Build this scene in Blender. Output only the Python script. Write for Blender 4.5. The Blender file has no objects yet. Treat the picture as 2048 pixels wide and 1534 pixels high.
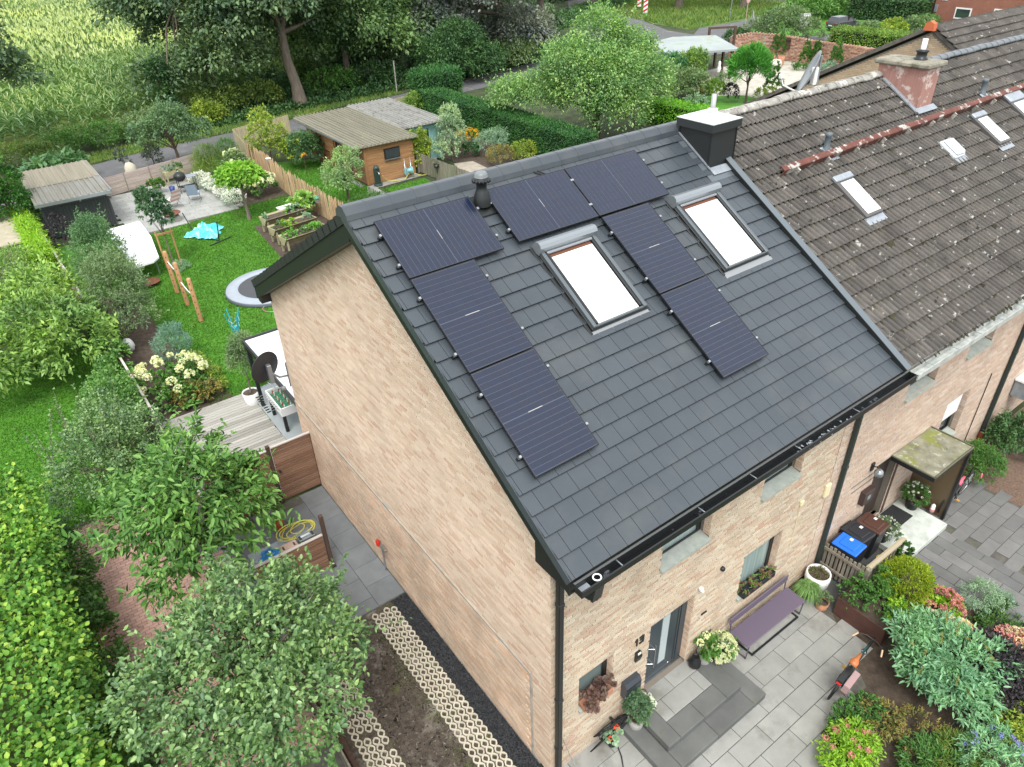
import bpy, math, random
import numpy as np
from mathutils import Vector, Matrix

RND = random.Random(11)
RNG = np.random.default_rng(11)
scene = bpy.context.scene
COL = scene.collection
rad = math.radians

# ---------------------------------------------------------------- camera
def make_camera():
    yaw, pitch, roll = rad(-35.26), rad(33.72), rad(-2.149)
    fw = Vector((math.sin(-yaw) * math.cos(pitch), math.cos(yaw) * math.cos(pitch), -math.sin(pitch)))
    rt = Vector((math.cos(yaw), math.sin(yaw), 0))
    up = rt.cross(fw)
    r2 = rt * math.cos(roll) + up * math.sin(roll)
    u2 = -rt * math.sin(roll) + up * math.cos(roll)
    cam = bpy.data.cameras.new("camera")
    cam.sensor_fit = 'HORIZONTAL'
    cam.sensor_width = 36.0
    cam.lens = 1429.0 / 2048 * 36.0
    cam.clip_start = 0.1
    cam.clip_end = 900
    o = bpy.data.objects.new("camera", cam)
    m = Matrix((r2, u2, -fw)).transposed().to_4x4()
    m.translation = CAM
    o.matrix_world = m
    COL.objects.link(o)
    scene.camera = o

CAM = Vector((-4.369, -5.411, 13.356))
make_camera()

# ---------------------------------------------------------------- sky, sun, exposure (overcast)
SUN_EL, SUN_AZ = rad(58), rad(215)      # azimuth measured clockwise from +Y
world = bpy.data.worlds.new("World")
scene.world = world
world.use_nodes = True
wn, wl = world.node_tree.nodes, world.node_tree.links
wn.clear()
sky = wn.new('ShaderNodeTexSky')
sky.sky_type = 'NISHITA'
sky.sun_disc = False
sky.sun_elevation = SUN_EL
sky.sun_rotation = SUN_AZ
sky.air_density = 1.0
sky.dust_density = 3.0
sky.ozone_density = 1.0
hs = wn.new('ShaderNodeHueSaturation')
hs.inputs['Saturation'].default_value = 0.22
mixw = wn.new('ShaderNodeMix'); mixw.data_type = 'RGBA'
mixw.inputs['Factor'].default_value = 0.55
mixw.inputs['B'].default_value = (9.0, 9.3, 9.7, 1)      # even cloud cover
bg = wn.new('ShaderNodeBackground')
bg.inputs['Strength'].default_value = 0.115
wo = wn.new('ShaderNodeOutputWorld')
wl.new(sky.outputs[0], hs.inputs['Color'])
wl.new(hs.outputs[0], mixw.inputs['A'])
wl.new(mixw.outputs['Result'], bg.inputs['Color'])
wl.new(bg.outputs[0], wo.inputs['Surface'])

sun = bpy.data.lights.new("sun", 'SUN')
sun.energy = 1.3
sun.angle = rad(25)
sun.color = (1.0, 0.97, 0.92)
so = bpy.data.objects.new("sun", sun)
d = Vector((math.sin(SUN_AZ) * math.cos(SUN_EL), math.cos(SUN_AZ) * math.cos(SUN_EL), math.sin(SUN_EL)))
so.rotation_euler = d.to_track_quat('Z', 'Y').to_euler()
COL.objects.link(so)

vs = scene.view_settings
vs.view_transform = 'Standard'
vs.look = 'None'
vs.exposure = 1.12
vs.gamma = 1.0
vs.use_curve_mapping = False
scene.render.engine = 'CYCLES'
scene.cycles.max_bounces = 6
scene.cycles.diffuse_bounces = 3
scene.cycles.glossy_bounces = 3
scene.cycles.transmission_bounces = 3
scene.cycles.transparent_max_bounces = 6
scene.cycles.caustics_reflective = False
scene.cycles.caustics_refractive = False

# ---------------------------------------------------------------- objects
def tag(o, label, cat, group=None):
    o['label'] = label
    o['category'] = cat
    if group:
        o['group'] = group
    return o

def thing(name, label, cat, loc=(0, 0, 0), rz=0.0, group=None):
    o = bpy.data.objects.new(name, None)
    o.empty_display_size = 0.2
    o.location = loc
    o.rotation_euler = (0, 0, rz)
    COL.objects.link(o)
    return tag(o, label, cat, group)

def link(name, me, parent=None):
    o = bpy.data.objects.new(name, me)
    COL.objects.link(o)
    if parent is not None:
        o.parent = parent
    return o

def copy_tree(o, parent=None):
    c = o.copy()
    COL.objects.link(c)
    if parent is not None:
        c.parent = parent
    for ch in list(o.children):
        copy_tree(ch, c)
    return c

def again(o, loc, rz=0.0, label=None, scale=None):
    c = copy_tree(o)
    c.location = loc
    c.rotation_euler = (0, 0, rz)
    if label:
        c['label'] = label
    if scale:
        c.scale = scale if hasattr(scale, '__len__') else (scale,) * 3
    return c

def kind(o, k):
    o['kind'] = k
    return o

class MB:
    """collects faces; build() links them as one mesh object"""
    def __init__(s):
        s.v, s.f, s.m, s.s = [], [], [], []
    def add(s, verts, faces, m=0, smooth=False):
        b = len(s.v)
        s.v.extend([tuple(x) for x in verts])
        for f in faces:
            s.f.append([b + i for i in f])
            s.m.append(m)
            s.s.append(smooth)
        return s
    def box(s, x0, x1, y0, y1, z0, z1, m=0, M=None):
        v = [(x0, y0, z0), (x1, y0, z0), (x1, y1, z0), (x0, y1, z0), (x0, y0, z1), (x1, y0, z1), (x1, y1, z1), (x0, y1, z1)]
        if M is not None:
            v = [M @ Vector(p) for p in v]
        return s.add(v, [(0, 3, 2, 1), (4, 5, 6, 7), (0, 1, 5, 4), (1, 2, 6, 5), (2, 3, 7, 6), (3, 0, 4, 7)], m)
    def bbox(s, x0, x1, y0, y1, z0, z1, b=0.01, m=0, M=None):
        """box with chamfered edges"""
        pts = []
        cs = []
        for z, i in ((z0, b), (z0 + b, 0), (z1 - b, 0), (z1, b)):
            cs.append([(x0 + i + (b if not i else 0), y0 + i), (x1 - i - (b if not i else 0), y0 + i), (x1 - i, y0 + i + (b if not i else 0)), (x1 - i, y1 - i - (b if not i else 0)),
                       (x1 - i - (b if not i else 0), y1 - i), (x0 + i + (b if not i else 0), y1 - i), (x0 + i, y1 - i - (b if not i else 0)), (x0 + i, y0 + i + (b if not i else 0))])
            pts += [(p[0], p[1], z) for p in cs[-1]]
        if M is not None:
            pts = [M @ Vector(p) for p in pts]
        f = [tuple(range(7, -1, -1)), tuple(range(24, 32))]
        for k in range(3):
            for i in range(8):
                j = (i + 1) % 8
                f.append((k * 8 + i, k * 8 + j, k * 8 + 8 + j, k * 8 + 8 + i))
        return s.add(pts, f, m)
    def quad(s, a, b, c, d, m=0):
        return s.add([a, b, c, d], [(0, 1, 2, 3)], m)
    def poly(s, pts, z, m=0):
        return s.add([(p[0], p[1], z) for p in pts], [tuple(range(len(pts)))], m)
    def prism(s, pts, axis, a0, a1, m=0, smooth=False):
        """pts in the plane normal to axis: axis 0 -> (y,z), 1 -> (x,z), 2 -> (x,y)"""
        def mk(p, a):
            return (a, p[0], p[1]) if axis == 0 else (p[0], a, p[1]) if axis == 1 else (p[0], p[1], a)
        n = len(pts)
        v = [mk(p, a0) for p in pts] + [mk(p, a1) for p in pts]
        s.add(v, [tuple(range(n - 1, -1, -1)), tuple(range(n, 2 * n))], m)
        s.add(v, [(i, (i + 1) % n, n + (i + 1) % n, n + i) for i in range(n)], m, smooth)
        return s
    def tube(s, pts, r, n=6, m=0, caps=True, closed=False):
        pts = [Vector(p) for p in pts]
        k = len(pts)
        rs = r if hasattr(r, '__len__') else [r] * k
        v = []
        ref = None
        for i, p in enumerate(pts):
            if closed:
                t = pts[(i + 1) % k] - pts[i - 1]
            else:
                t = pts[min(i + 1, k - 1)] - pts[max(i - 1, 0)]
            t.normalize()
            if ref is None:
                ref = Vector((0, 0, 1)) if abs(t.z) < .9 else Vector((1, 0, 0))
            a = t.cross(ref)
            if a.length < 1e-4:
                a = t.orthogonal()
            a.normalize()
            b = t.cross(a).normalized()
            ref = -b if b.dot(ref) < 0 else b
            for j in range(n):
                q = 2 * math.pi * j / n
                v.append(p + (a * math.cos(q) + b * math.sin(q)) * rs[i])
        f = []
        for i in range(k if closed else k - 1):
            i2 = (i + 1) % k
            for j in range(n):
                f.append((i * n + j, i * n + (j + 1) % n, i2 * n + (j + 1) % n, i2 * n + j))
        s.add(v, f, m, n > 4)
        if caps and not closed:
            s.add(v[:n], [tuple(range(n - 1, -1, -1))], m)
            s.add(v[-n:], [tuple(range(n))], m)
        return s
    def lathe(s, prof, n=14, c=(0, 0, 0), m=0, M=None, smooth=True, caps=True):
        v = []
        for r, z in prof:
            for j in range(n):
                q = 2 * math.pi * j / n
                p = Vector((c[0] + r * math.cos(q), c[1] + r * math.sin(q), c[2] + z))
                v.append(M @ p if M is not None else p)
        f = []
        for i in range(len(prof) - 1):
            for j in range(n):
                f.append((i * n + j, i * n + (j + 1) % n, (i + 1) * n + (j + 1) % n, (i + 1) * n + j))
        s.add(v, f, m, smooth)
        if caps and prof[0][0] > 1e-5:
            s.add(v[:n], [tuple(range(n - 1, -1, -1))], m)
        if caps and prof[-1][0] > 1e-5:
            s.add(v[-n:], [tuple(range(n))], m)
        return s
    def ell(s, c, r, nu=8, nv=5, m=0, jit=0.0, rng=None):
        rng = rng or RND
        v, f = [], []
        for i in range(nv + 1):
            t = math.pi * i / nv
            for j in range(nu):
                q = 2 * math.pi * j / nu
                k = 1 + rng.uniform(-jit, jit)
                v.append((c[0] + r[0] * k * math.sin(t) * math.cos(q), c[1] + r[1] * k * math.sin(t) * math.sin(q), c[2] + r[2] * k * math.cos(t)))
        for i in range(nv):
            for j in range(nu):
                f.append((i * nu + j, (i + 1) * nu + j, (i + 1) * nu + (j + 1) % nu, i * nu + (j + 1) % nu))
        return s.add(v, f, m, True)
    def mesh(s, name, mats):
        me = bpy.data.meshes.new(name)
        me.from_pydata(s.v, [], s.f)
        for mt in (mats if isinstance(mats, (list, tuple)) else [mats]):
            me.materials.append(mt)
        me.polygons.foreach_set('material_index', s.m)
        me.polygons.foreach_set('use_smooth', s.s)
        me.update()
        return me
    def build(s, name, mats, parent=None):
        return link(name, s.mesh(name, mats), parent)

def solo(name, mb, mats, label, cat, group=None, loc=(0, 0, 0), rz=0):
    o = mb.build(name, mats)
    o.location = loc
    o.rotation_euler = (0, 0, rz)
    return tag(o, label, cat, group)

def np_mesh(name, V, F, mats, smooth=False):
    """V (n,3) array, F (m,k) index array"""
    me = bpy.data.meshes.new(name)
    n, (m, k) = len(V), F.shape
    me.vertices.add(n)
    me.vertices.foreach_set('co', np.ascontiguousarray(V, dtype=np.float32).ravel())
    me.loops.add(m * k)
    me.loops.foreach_set('vertex_index', np.ascontiguousarray(F, dtype=np.int32).ravel())
    me.polygons.add(m)
    me.polygons.foreach_set('loop_start', np.arange(m, dtype=np.int32) * k)
    me.polygons.foreach_set('loop_total', np.full(m, k, dtype=np.int32))
    for mt in (mats if isinstance(mats, (list, tuple)) else [mats]):
        me.materials.append(mt)
    me.update(calc_edges=True)
    me.validate()
    return me

def join_copies(name, src, mats_list, mat, parent=None):
    """many transformed copies of one small mesh joined into one object"""
    n = len(src.vertices)
    V = np.empty(n * 3, dtype=np.float32)
    src.vertices.foreach_get('co', V)
    V = V.reshape(-1, 3)
    P = np.concatenate([V, np.ones((n, 1), np.float32)], 1)
    vs_, fs = [], []
    faces = [list(p.vertices) for p in src.polygons]
    for i, M in enumerate(mats_list):
        vs_.append((P @ np.array(M, dtype=np.float32).T)[:, :3])
        fs += [[a + i * n for a in f] for f in faces]
    me = bpy.data.meshes.new(name)
    me.from_pydata(np.concatenate(vs_).tolist(), [], fs)
    for mt in (mat if isinstance(mat, (list, tuple)) else [mat]):
        me.materials.append(mt)
    me.update()
    o = link(name, me, parent)
    o['kind'] = 'stuff'
    return o

# ---------------------------------------------------------------- materials
def nn(nt, t, **kw):
    n = nt.nodes.new(t)
    for k, v in kw.items():
        setattr(n, k, v)
    return n

def piece_random(nt):
    """a random number per object and per loose piece of a joined mesh"""
    oi = nn(nt, 'ShaderNodeObjectInfo')
    ge = nn(nt, 'ShaderNodeNewGeometry')
    a = nn(nt, 'ShaderNodeMath', operation='MULTIPLY_ADD')
    nt.links.new(ge.outputs['Random Per Island'], a.inputs[0])
    a.inputs[1].default_value = 7.31
    nt.links.new(oi.outputs['Random'], a.inputs[2])
    fr = nn(nt, 'ShaderNodeMath', operation='FRACT')
    nt.links.new(a.outputs[0], fr.inputs[0])
    return fr.outputs[0]

def ramp(nt, fac, cols, interp='LINEAR', pos=None):
    r = nn(nt, 'ShaderNodeValToRGB')
    cr = r.color_ramp
    cr.interpolation = interp
    n = len(cols)
    while len(cr.elements) < n:
        cr.elements.new(0.5)
    for i, c in enumerate(cols):
        cr.elements[i].position = pos[i] if pos else (i / (n - 1) if interp == 'LINEAR' else i / n)
        cr.elements[i].color = (*c[:3], 1)
    nt.links.new(fac, r.inputs[0])
    return r.outputs[0]

def noise(nt, scale, detail=4, rough=.55, stretch=None, world=True):
    t = nn(nt, 'ShaderNodeTexNoise')
    t.inputs['Scale'].default_value = scale
    t.inputs['Detail'].default_value = detail
    t.inputs['Roughness'].default_value = rough
    ge = nn(nt, 'ShaderNodeNewGeometry') if world else nn(nt, 'ShaderNodeTexCoord')
    src = ge.outputs['Position'] if world else ge.outputs['Object']
    if stretch:
        mp = nn(nt, 'ShaderNodeMapping')
        mp.inputs['Scale'].default_value = stretch
        nt.links.new(src, mp.inputs['Vector'])
        src = mp.outputs[0]
    nt.links.new(src, t.inputs['Vector'])
    return t.outputs['Fac']

def mixc(nt, fac, a, b, mode='MIX'):
    m = nn(nt, 'ShaderNodeMix', data_type='RGBA', blend_type=mode)
    for k, val in (('Factor', fac), ('A', a), ('B', b)):
        if isinstance(val, (int, float)):
            m.inputs[k].default_value = val
        elif isinstance(val, tuple):
            m.inputs[k].default_value = (*val[:3], 1)
        else:
            nt.links.new(val, m.inputs[k])
    return m.outputs['Result']

def mat(name, col, rough=.6, metal=0.0, pieces=None, spots=None, spots2=None, grain=None, bump=0.0, bump_scale=40, spec=.5, var=.0, var_scale=3.0):
    """pieces: list of colours picked at random per piece; spots: (colour, scale, lo, hi); grain: (stretch, amount)"""
    m = bpy.data.materials.new(name)
    m.use_nodes = True
    nt = m.node_tree
    bs = nt.nodes['Principled BSDF']
    bs.inputs['Roughness'].default_value = rough
    bs.inputs['Metallic'].default_value = metal
    bs.inputs['Specular IOR Level'].default_value = spec
    c = None
    if pieces:
        c = ramp(nt, piece_random(nt), pieces)
    if var:
        f = noise(nt, var_scale, 5, .6)
        r = ramp(nt, f, [(1 - var,) * 3, (1 + var,) * 3], pos=[.3, .7])
        c = mixc(nt, 1.0, c if c is not None else tuple(col), r, 'MULTIPLY')
    if grain:
        st, amt = grain
        f = noise(nt, 1.0, 5, .65, stretch=st)
        r = ramp(nt, f, [(1 - amt,) * 3, (1 + amt * .6,) * 3], pos=[.3, .7])
        c = mixc(nt, 1.0, c if c is not None else tuple(col), r, 'MULTIPLY')
    for sp in (spots, spots2):
        if sp:
            sc, ss, lo, hi = sp
            f = noise(nt, ss, 6, .65)
            fr = ramp(nt, f, [(0, 0, 0), (1, 1, 1)], pos=[lo, hi])
            c = mixc(nt, fr, c if c is not None else tuple(col), tuple(sc))
    if c is None:
        bs.inputs['Base Color'].default_value = (*col[:3], 1)
    else:
        nt.links.new(c, bs.inputs['Base Color'])
    if bump:
        b = nn(nt, 'ShaderNodeBump')
        b.inputs['Strength'].default_value = bump
        b.inputs['Distance'].default_value = 0.02
        nt.links.new(noise(nt, bump_scale, 5, .6), b.inputs['Height'])
        nt.links.new(b.outputs[0], bs.inputs['Normal'])
    return m

def leaf_mat(name, cols, trans=.3, rough=.5, hue=.25, hscale=.8, spec=.3, gain=True):
    m = bpy.data.materials.new(name)
    m.use_nodes = True
    nt = m.node_tree
    bs = nt.nodes['Principled BSDF']
    out = nt.nodes['Material Output']
    bs.inputs['Roughness'].default_value = rough
    bs.inputs['Specular IOR Level'].default_value = spec
    c = ramp(nt, piece_random(nt), [(min(q[0] * 1.3, .8), min(q[1] * 1.6, .8), min(q[2] * 1.35, .8)) for q in cols] if gain else cols)
    f = noise(nt, hscale, 3, .5)
    r = ramp(nt, f, [(1 - hue, 1 - hue * .8, 1 - hue * .4), (1 + hue, 1 + hue * .8, 1 + hue * .1)], pos=[.32, .68])
    c = mixc(nt, 1.0, c, r, 'MULTIPLY')
    nt.links.new(c, bs.inputs['Base Color'])
    tr = nn(nt, 'ShaderNodeBsdfTranslucent')
    c2 = mixc(nt, 1.0, c, (1.15, 1.2, .6), 'MULTIPLY')
    nt.links.new(c2, tr.inputs['Color'])
    mx = nn(nt, 'ShaderNodeMixShader')
    mx.inputs[0].default_value = trans
    nt.links.new(bs.outputs[0], mx.inputs[1])
    nt.links.new(tr.outputs[0], mx.inputs[2])
    nt.links.new(mx.outputs[0], out.inputs['Surface'])
    return m

# ---------------------------------------------------------------- foliage
def unit(a):
    return a / np.maximum(np.linalg.norm(a, axis=-1, keepdims=True), 1e-9)

def leaf_geom(P, D, U, L, W, fold=.25):
    """two folded triangles per leaf; P base, D axis, U up side; L, W arrays or numbers"""
    n = len(P)
    L = np.broadcast_to(np.asarray(L, float).reshape(-1, 1), (n, 1))
    W = np.broadcast_to(np.asarray(W, float).reshape(-1, 1), (n, 1))
    D = unit(D)
    S = unit(np.cross(D, U))
    Un = np.cross(S, D)
    mid = P + D * L * .45 + Un * (W * fold)
    V = np.stack([P, mid + S * W * .5, P + D * L, mid - S * W * .5], 1).reshape(-1, 3)
    b = np.arange(n)[:, None] * 4
    F = np.concatenate([b + np.array([[0, 1, 2]]), b + np.array([[0, 2, 3]])], 1).reshape(-1, 3)
    return V, F

def leaf_ovate(P, D, U, L, W, fold=.25):
    """two folded quads per leaf, with rounded sides and a drooping tip"""
    n = len(P)
    L = np.broadcast_to(np.asarray(L, float).reshape(-1, 1), (n, 1))
    W = np.broadcast_to(np.asarray(W, float).reshape(-1, 1), (n, 1))
    D = unit(D)
    S = unit(np.cross(D, U))
    Un = np.cross(S, D)
    a, b = P + D * L * .28 + Un * (W * fold), P + D * L * .68 + Un * (W * fold * .6)
    tip = P + D * L - Un * (L * .10)
    V = np.stack([P, a + S * W * .48, b + S * W * .40, tip, b - S * W * .40, a - S * W * .48], 1).reshape(-1, 3)
    k = np.arange(n)[:, None] * 6
    F = np.concatenate([k + np.array([[0, 1, 2, 3]]), k + np.array([[0, 3, 4, 5]])], 1).reshape(-1, 4)
    return V, F

def near_camera(parent):
    return parent is not None and (Vector(parent.location) - CAM).length < 24

def leaves(name, P, D, U, L, W, m, parent=None, fold=.25):
    V, F = (leaf_ovate if near_camera(parent) else leaf_geom)(P, D, U, L, W, fold)
    return link(name, np_mesh(name, V, F, m), parent)

def blob_points(n, blobs, ncl, cr, rng, surf=.75, low=-.45):
    """leaf positions in small clumps through a crown made of ellipsoids; returns points and outward directions"""
    B = np.array(blobs, float)
    w = (B[:, 3] * B[:, 4] + B[:, 3] * B[:, 5] + B[:, 4] * B[:, 5])
    bi = rng.choice(len(B), ncl, p=w / w.sum())
    d = unit(rng.normal(size=(ncl, 3)))
    neg = d[:, 2] < low
    d[neg, 2] *= -rng.uniform(.2, 1, neg.sum())
    d = unit(d)
    r = np.where(rng.random(ncl) < surf, 1 - np.abs(rng.normal(0, .13, ncl)), rng.random(ncl) ** .6)
    C = B[bi, :3] + d * B[bi, 3:6] * r[:, None]
    ci = rng.integers(0, ncl, n)
    sz = cr * rng.uniform(.6, 1.25, ncl)
    P = C[ci] + unit(rng.normal(size=(n, 3))) * (sz[ci] * rng.random(n) ** .5)[:, None]
    O = unit(d[ci] + .6 * rng.normal(size=(n, 3)))
    return P, O, C

def foliage(name, parent, blobs, n, L, W, m, seed=1, ncl=None, cr=None, surf=.75, low=-.45, droop=.25, fold=.25, zmin=None, shoots=0):
    rng = np.random.default_rng(seed)
    B = np.array(blobs, float)
    if ncl is None:
        ncl = max(12, n // 22)
    if cr is None:
        cr = float(B[:, 3:6].mean()) * .22
    P, O, C = blob_points(n, blobs, ncl, cr, rng, surf, low)
    if shoots:
        k, q = shoots, 16
        B0 = C[rng.integers(0, len(C), k)]
        ctr = B[:, :3].mean(0)
        dr = unit(unit(B0 - ctr) + rng.normal(0, .35, (k, 3)) + [0, 0, .55])
        ln = cr * rng.uniform(1.6, 3.6, k)
        tt = rng.uniform(.1, 1.0, (k, q))
        SP = (B0[:, None, :] + dr[:, None, :] * (ln[:, None] * tt)[:, :, None]).reshape(-1, 3) + rng.normal(0, L * .12, (k * q, 3))
        P = np.concatenate([P, SP])
        O = np.concatenate([O, unit(np.repeat(dr, q, 0) * .5 + rng.normal(size=(k * q, 3)))])
        n = len(P)
    if zmin is not None:
        P[:, 2] = np.maximum(P[:, 2], zmin + rng.random(n) * .1)
    D = unit(O + np.stack([np.zeros(n), np.zeros(n), -droop + rng.normal(0, .35, n)], 1))
    U = unit(O * .4 + np.array([0, 0, 1.2]) + .45 * rng.normal(size=(n, 3)))
    Ls = L * rng.uniform(.5, 1.4, n)
    o = leaves(name, P, D, U, Ls, Ls * (W / L), m, parent, fold)
    o['kind'] = 'stuff'
    return o, C

def limbs(name, parent, base, top, r0, targets, m, seed=1, r1=None):
    """tapered trunk with limbs reaching to some of the leaf clumps"""
    rng = random.Random(seed)
    mb = MB()
    b, t = Vector(base), Vector(top)
    k = 6
    pts = [b.lerp(t, i / (k - 1)) + Vector((rng.uniform(-1, 1), rng.uniform(-1, 1), 0)) * r0 * .35 * (0 < i) for i in range(k)]
    rs = [r0 * (1.35 if i == 0 else 1 - .55 * i / (k - 1)) for i in range(k)]
    mb.tube(pts, rs, 8)
    for c in targets:
        c = Vector(c)
        s = pts[rng.randint(k // 2, k - 1)]
        mid = s.lerp(c, .5) + Vector((rng.uniform(-.1, .1), rng.uniform(-.1, .1), rng.uniform(0, .15))) * (c - s).length
        rr = r0 * rng.uniform(.28, .45)
        mb.tube([s, mid, c], [rr, rr * .6, rr * .2], 5, caps=False)
    return mb.build(name, m, parent)

def plant(name, label, cat, loc, blobs, n, L, W, m, group=None, seed=None, stem=None, trunk=None, ncl=None, cr=None, surf=.75, droop=.25, low=-.45, part='foliage', nl=10, shoots=0):
    """blobs in local coordinates; trunk = (radius, top_z, material)"""
    seed = seed if seed is not None else RND.randint(1, 99999)
    t = thing(name, label, cat, loc, 0, group)
    o, C = foliage(part, t, blobs, n, L, W, m, seed, ncl, cr, surf, low, droop, shoots=shoots)
    if trunk:
        r, top, tm = trunk[:3]
        lx, ly = trunk[3] if len(trunk) > 3 else (0, 0)
        limbs('trunk', t, (0, 0, -.05), (lx, ly, top), r, C[:nl], tm, seed)
    return t

def hedge(name, label, loc, size, n, L, W, m, rz=0, core=None, seed=3, group=None, cat='hedge', round_=0.12, part='foliage'):
    """clipped hedge: leaves on a box shell round an inner mass of twigs; size (lx, ly, h) centred on loc"""
    rng = np.random.default_rng(seed)
    t = thing(name, label, cat, loc, rz, group)
    lx, ly, h = size
    ar = np.array([lx * ly, lx * h, lx * h, ly * h, ly * h])
    fi = rng.choice(5, n, p=ar / ar.sum())
    a, b = rng.uniform(-.5, .5, n), rng.uniform(-.5, .5, n)
    P = np.zeros((n, 3)); N = np.zeros((n, 3))
    for i, (nx, ny, nz) in enumerate([(0, 0, 1), (0, 1, 0), (0, -1, 0), (1, 0, 0), (-1, 0, 0)]):
        k = fi == i
        N[k] = (nx, ny, nz)
        if i == 0:
            P[k] = np.stack([a[k] * lx, b[k] * ly, np.full(k.sum(), h)], 1)
        elif i < 3:
            P[k] = np.stack([a[k] * lx, np.full(k.sum(), ny * ly / 2), (b[k] + .5) * h], 1)
        else:
            P[k] = np.stack([np.full(k.sum(), nx * lx / 2), a[k] * ly, (b[k] + .5) * h], 1)
    lump = .5 * np.sin(P[:, 0] * 2.3 + 1) + .5 * np.sin(P[:, 1] * 1.9) + .6 * np.sin(P[:, 2] * 3.1)
    P += N * (lump * round_ * .35 + rng.normal(0, round_ * .35, n))[:, None] - N * .05
    D = unit(N + .8 * rng.normal(size=(n, 3)))
    U = unit(N + np.array([0, 0, .8]) + .5 * rng.normal(size=(n, 3)))
    Ls = L * rng.uniform(.7, 1.3, n)
    o = leaves(part, P, D, U, Ls, Ls * W / L, m, t)
    o['kind'] = 'stuff'
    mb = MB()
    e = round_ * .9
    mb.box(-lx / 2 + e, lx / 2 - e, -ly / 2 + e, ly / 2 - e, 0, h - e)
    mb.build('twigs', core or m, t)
    return t
# ---------------------------------------------------------------- shared materials
M_ANTH = mat('anthracite_metal', (.011, .0135, .014), .42, spec=.5)
M_BLACK = mat('black_metal', (.012, .014, .014), .4)
M_BLKWET = mat('wet_gutter_lining', (.006, .007, .008), .12, spots=((.10, .11, .12), 2.2, .60, .64))
M_TILE = mat('slate_grey_roof_tile', (0.0476, 0.0574, 0.0669), .36, pieces=[(0.0438, 0.0539, 0.0626), (0.0466, 0.057, 0.0664), (0.0495, 0.0605, 0.0701)], bump=.12, bump_scale=60, spec=.5, var=.10, var_scale=1.1, spots=((.12, .125, .125), 24, .77, .83), spots2=((.070, .078, .080), .9, .52, .8))
M_TILEEDGE = mat('tile_underlay', (.008, .008, .008), .9)
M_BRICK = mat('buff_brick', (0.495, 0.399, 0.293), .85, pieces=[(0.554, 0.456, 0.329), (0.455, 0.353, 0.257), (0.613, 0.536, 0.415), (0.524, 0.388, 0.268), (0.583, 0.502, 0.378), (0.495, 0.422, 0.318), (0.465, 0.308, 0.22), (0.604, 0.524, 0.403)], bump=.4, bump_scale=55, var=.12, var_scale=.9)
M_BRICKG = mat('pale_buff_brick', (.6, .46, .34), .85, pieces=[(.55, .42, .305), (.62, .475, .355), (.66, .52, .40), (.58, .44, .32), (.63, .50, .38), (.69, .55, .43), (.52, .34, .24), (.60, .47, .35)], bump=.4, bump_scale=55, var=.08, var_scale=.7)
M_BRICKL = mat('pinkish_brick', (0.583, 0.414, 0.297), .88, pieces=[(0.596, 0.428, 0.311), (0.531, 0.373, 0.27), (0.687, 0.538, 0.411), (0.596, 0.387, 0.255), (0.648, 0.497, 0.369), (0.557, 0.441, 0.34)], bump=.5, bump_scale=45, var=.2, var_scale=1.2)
M_MORTAR = mat('mortar', (.21, .185, .15), .95, bump=.4, var=.15, var_scale=2)
M_SILL = mat('pale_stone_sill', (.36, .39, .35), .7, var=.15, var_scale=6, spots=((.25, .28, .22), 9, .58, .7))
M_GLASS = mat('window_glass', (.035, .045, .05), .05, spec=1.0)
M_CURT = mat('curtained_glass', (.30, .38, .37), .08, spec=.9, grain=((14, 1, .6), .25))
M_WHITE = mat('white_paint', (.8, .8, .79), .5)
M_PVC = mat('white_plastic', (.72, .72, .69), .4)
M_STEEL = mat('brushed_steel', (.62, .63, .64), .28, 1.0)
M_ALU = mat('grey_aluminium', (.36, .38, .40), .38, .75)
M_LEAD = mat('lead_flashing', (.30, .33, .36), .5, .3, var=.15, var_scale=8)
M_SLAB = mat('grey_paving_slab', (0.273, 0.272, 0.254), .8, pieces=[(0.251, 0.253, 0.235), (0.279, 0.28, 0.26), (0.298, 0.299, 0.275)], bump=.2, bump_scale=90, var=.12, var_scale=2.2, spots=((.155, .15, .125), 1.3, .54, .74))
M_STEP = mat('dark_step_slab', (0.112, 0.116, 0.11), .7, pieces=[(0.0975, 0.101, 0.0969), (0.124, 0.128, 0.121), (0.112, 0.116, 0.11)], bump=.2, bump_scale=90, var=.18, var_scale=2, spots=((.10, .115, .05), 3.0, .62, .74))
M_SLAB2 = mat('anthracite_paving_slab', (0.148, 0.146, 0.14), .8, pieces=[(0.125, 0.125, 0.121), (0.151, 0.151, 0.143), (0.174, 0.172, 0.164)], bump=.25, bump_scale=80, var=.14, var_scale=2.0)
M_PATIO = mat('blue_grey_patio_tile', (0.159, 0.173, 0.181), .6, pieces=[(0.146, 0.16, 0.169), (0.163, 0.177, 0.185), (0.176, 0.19, 0.199)], bump=.1, bump_scale=90, var=.12, var_scale=2.6, spots=((.12, .13, .135), 3.1, .62, .75))
M_JOINT = mat('joint_sand', (.10, .095, .08), .95, var=.3, var_scale=6, spots=((.07, .09, .03), 2.0, .55, .7))
M_SOIL = mat('bare_soil', (.075, .06, .046), 1.0, var=.5, var_scale=9, spots=((.24, .215, .185), 1.5, .53, .66), spots2=((.10, .11, .035), 1.1, .60, .68), bump=1.0, bump_scale=22)
M_EARTH = mat('dark_garden_soil', (.075, .055, .04), 1.0, var=.4, var_scale=6, bump=.8, bump_scale=30)
M_UNDER = mat('undergrowth_floor', (.035, .05, .018), 1.0, var=.5, var_scale=1.3, spots=((.06, .075, .025), .7, .5, .65), bump=.8, bump_scale=9)
M_MULCH = mat('bark_mulch', (.16, .105, .075), 1.0, var=.4, var_scale=25, bump=1.0, bump_scale=70)
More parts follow.
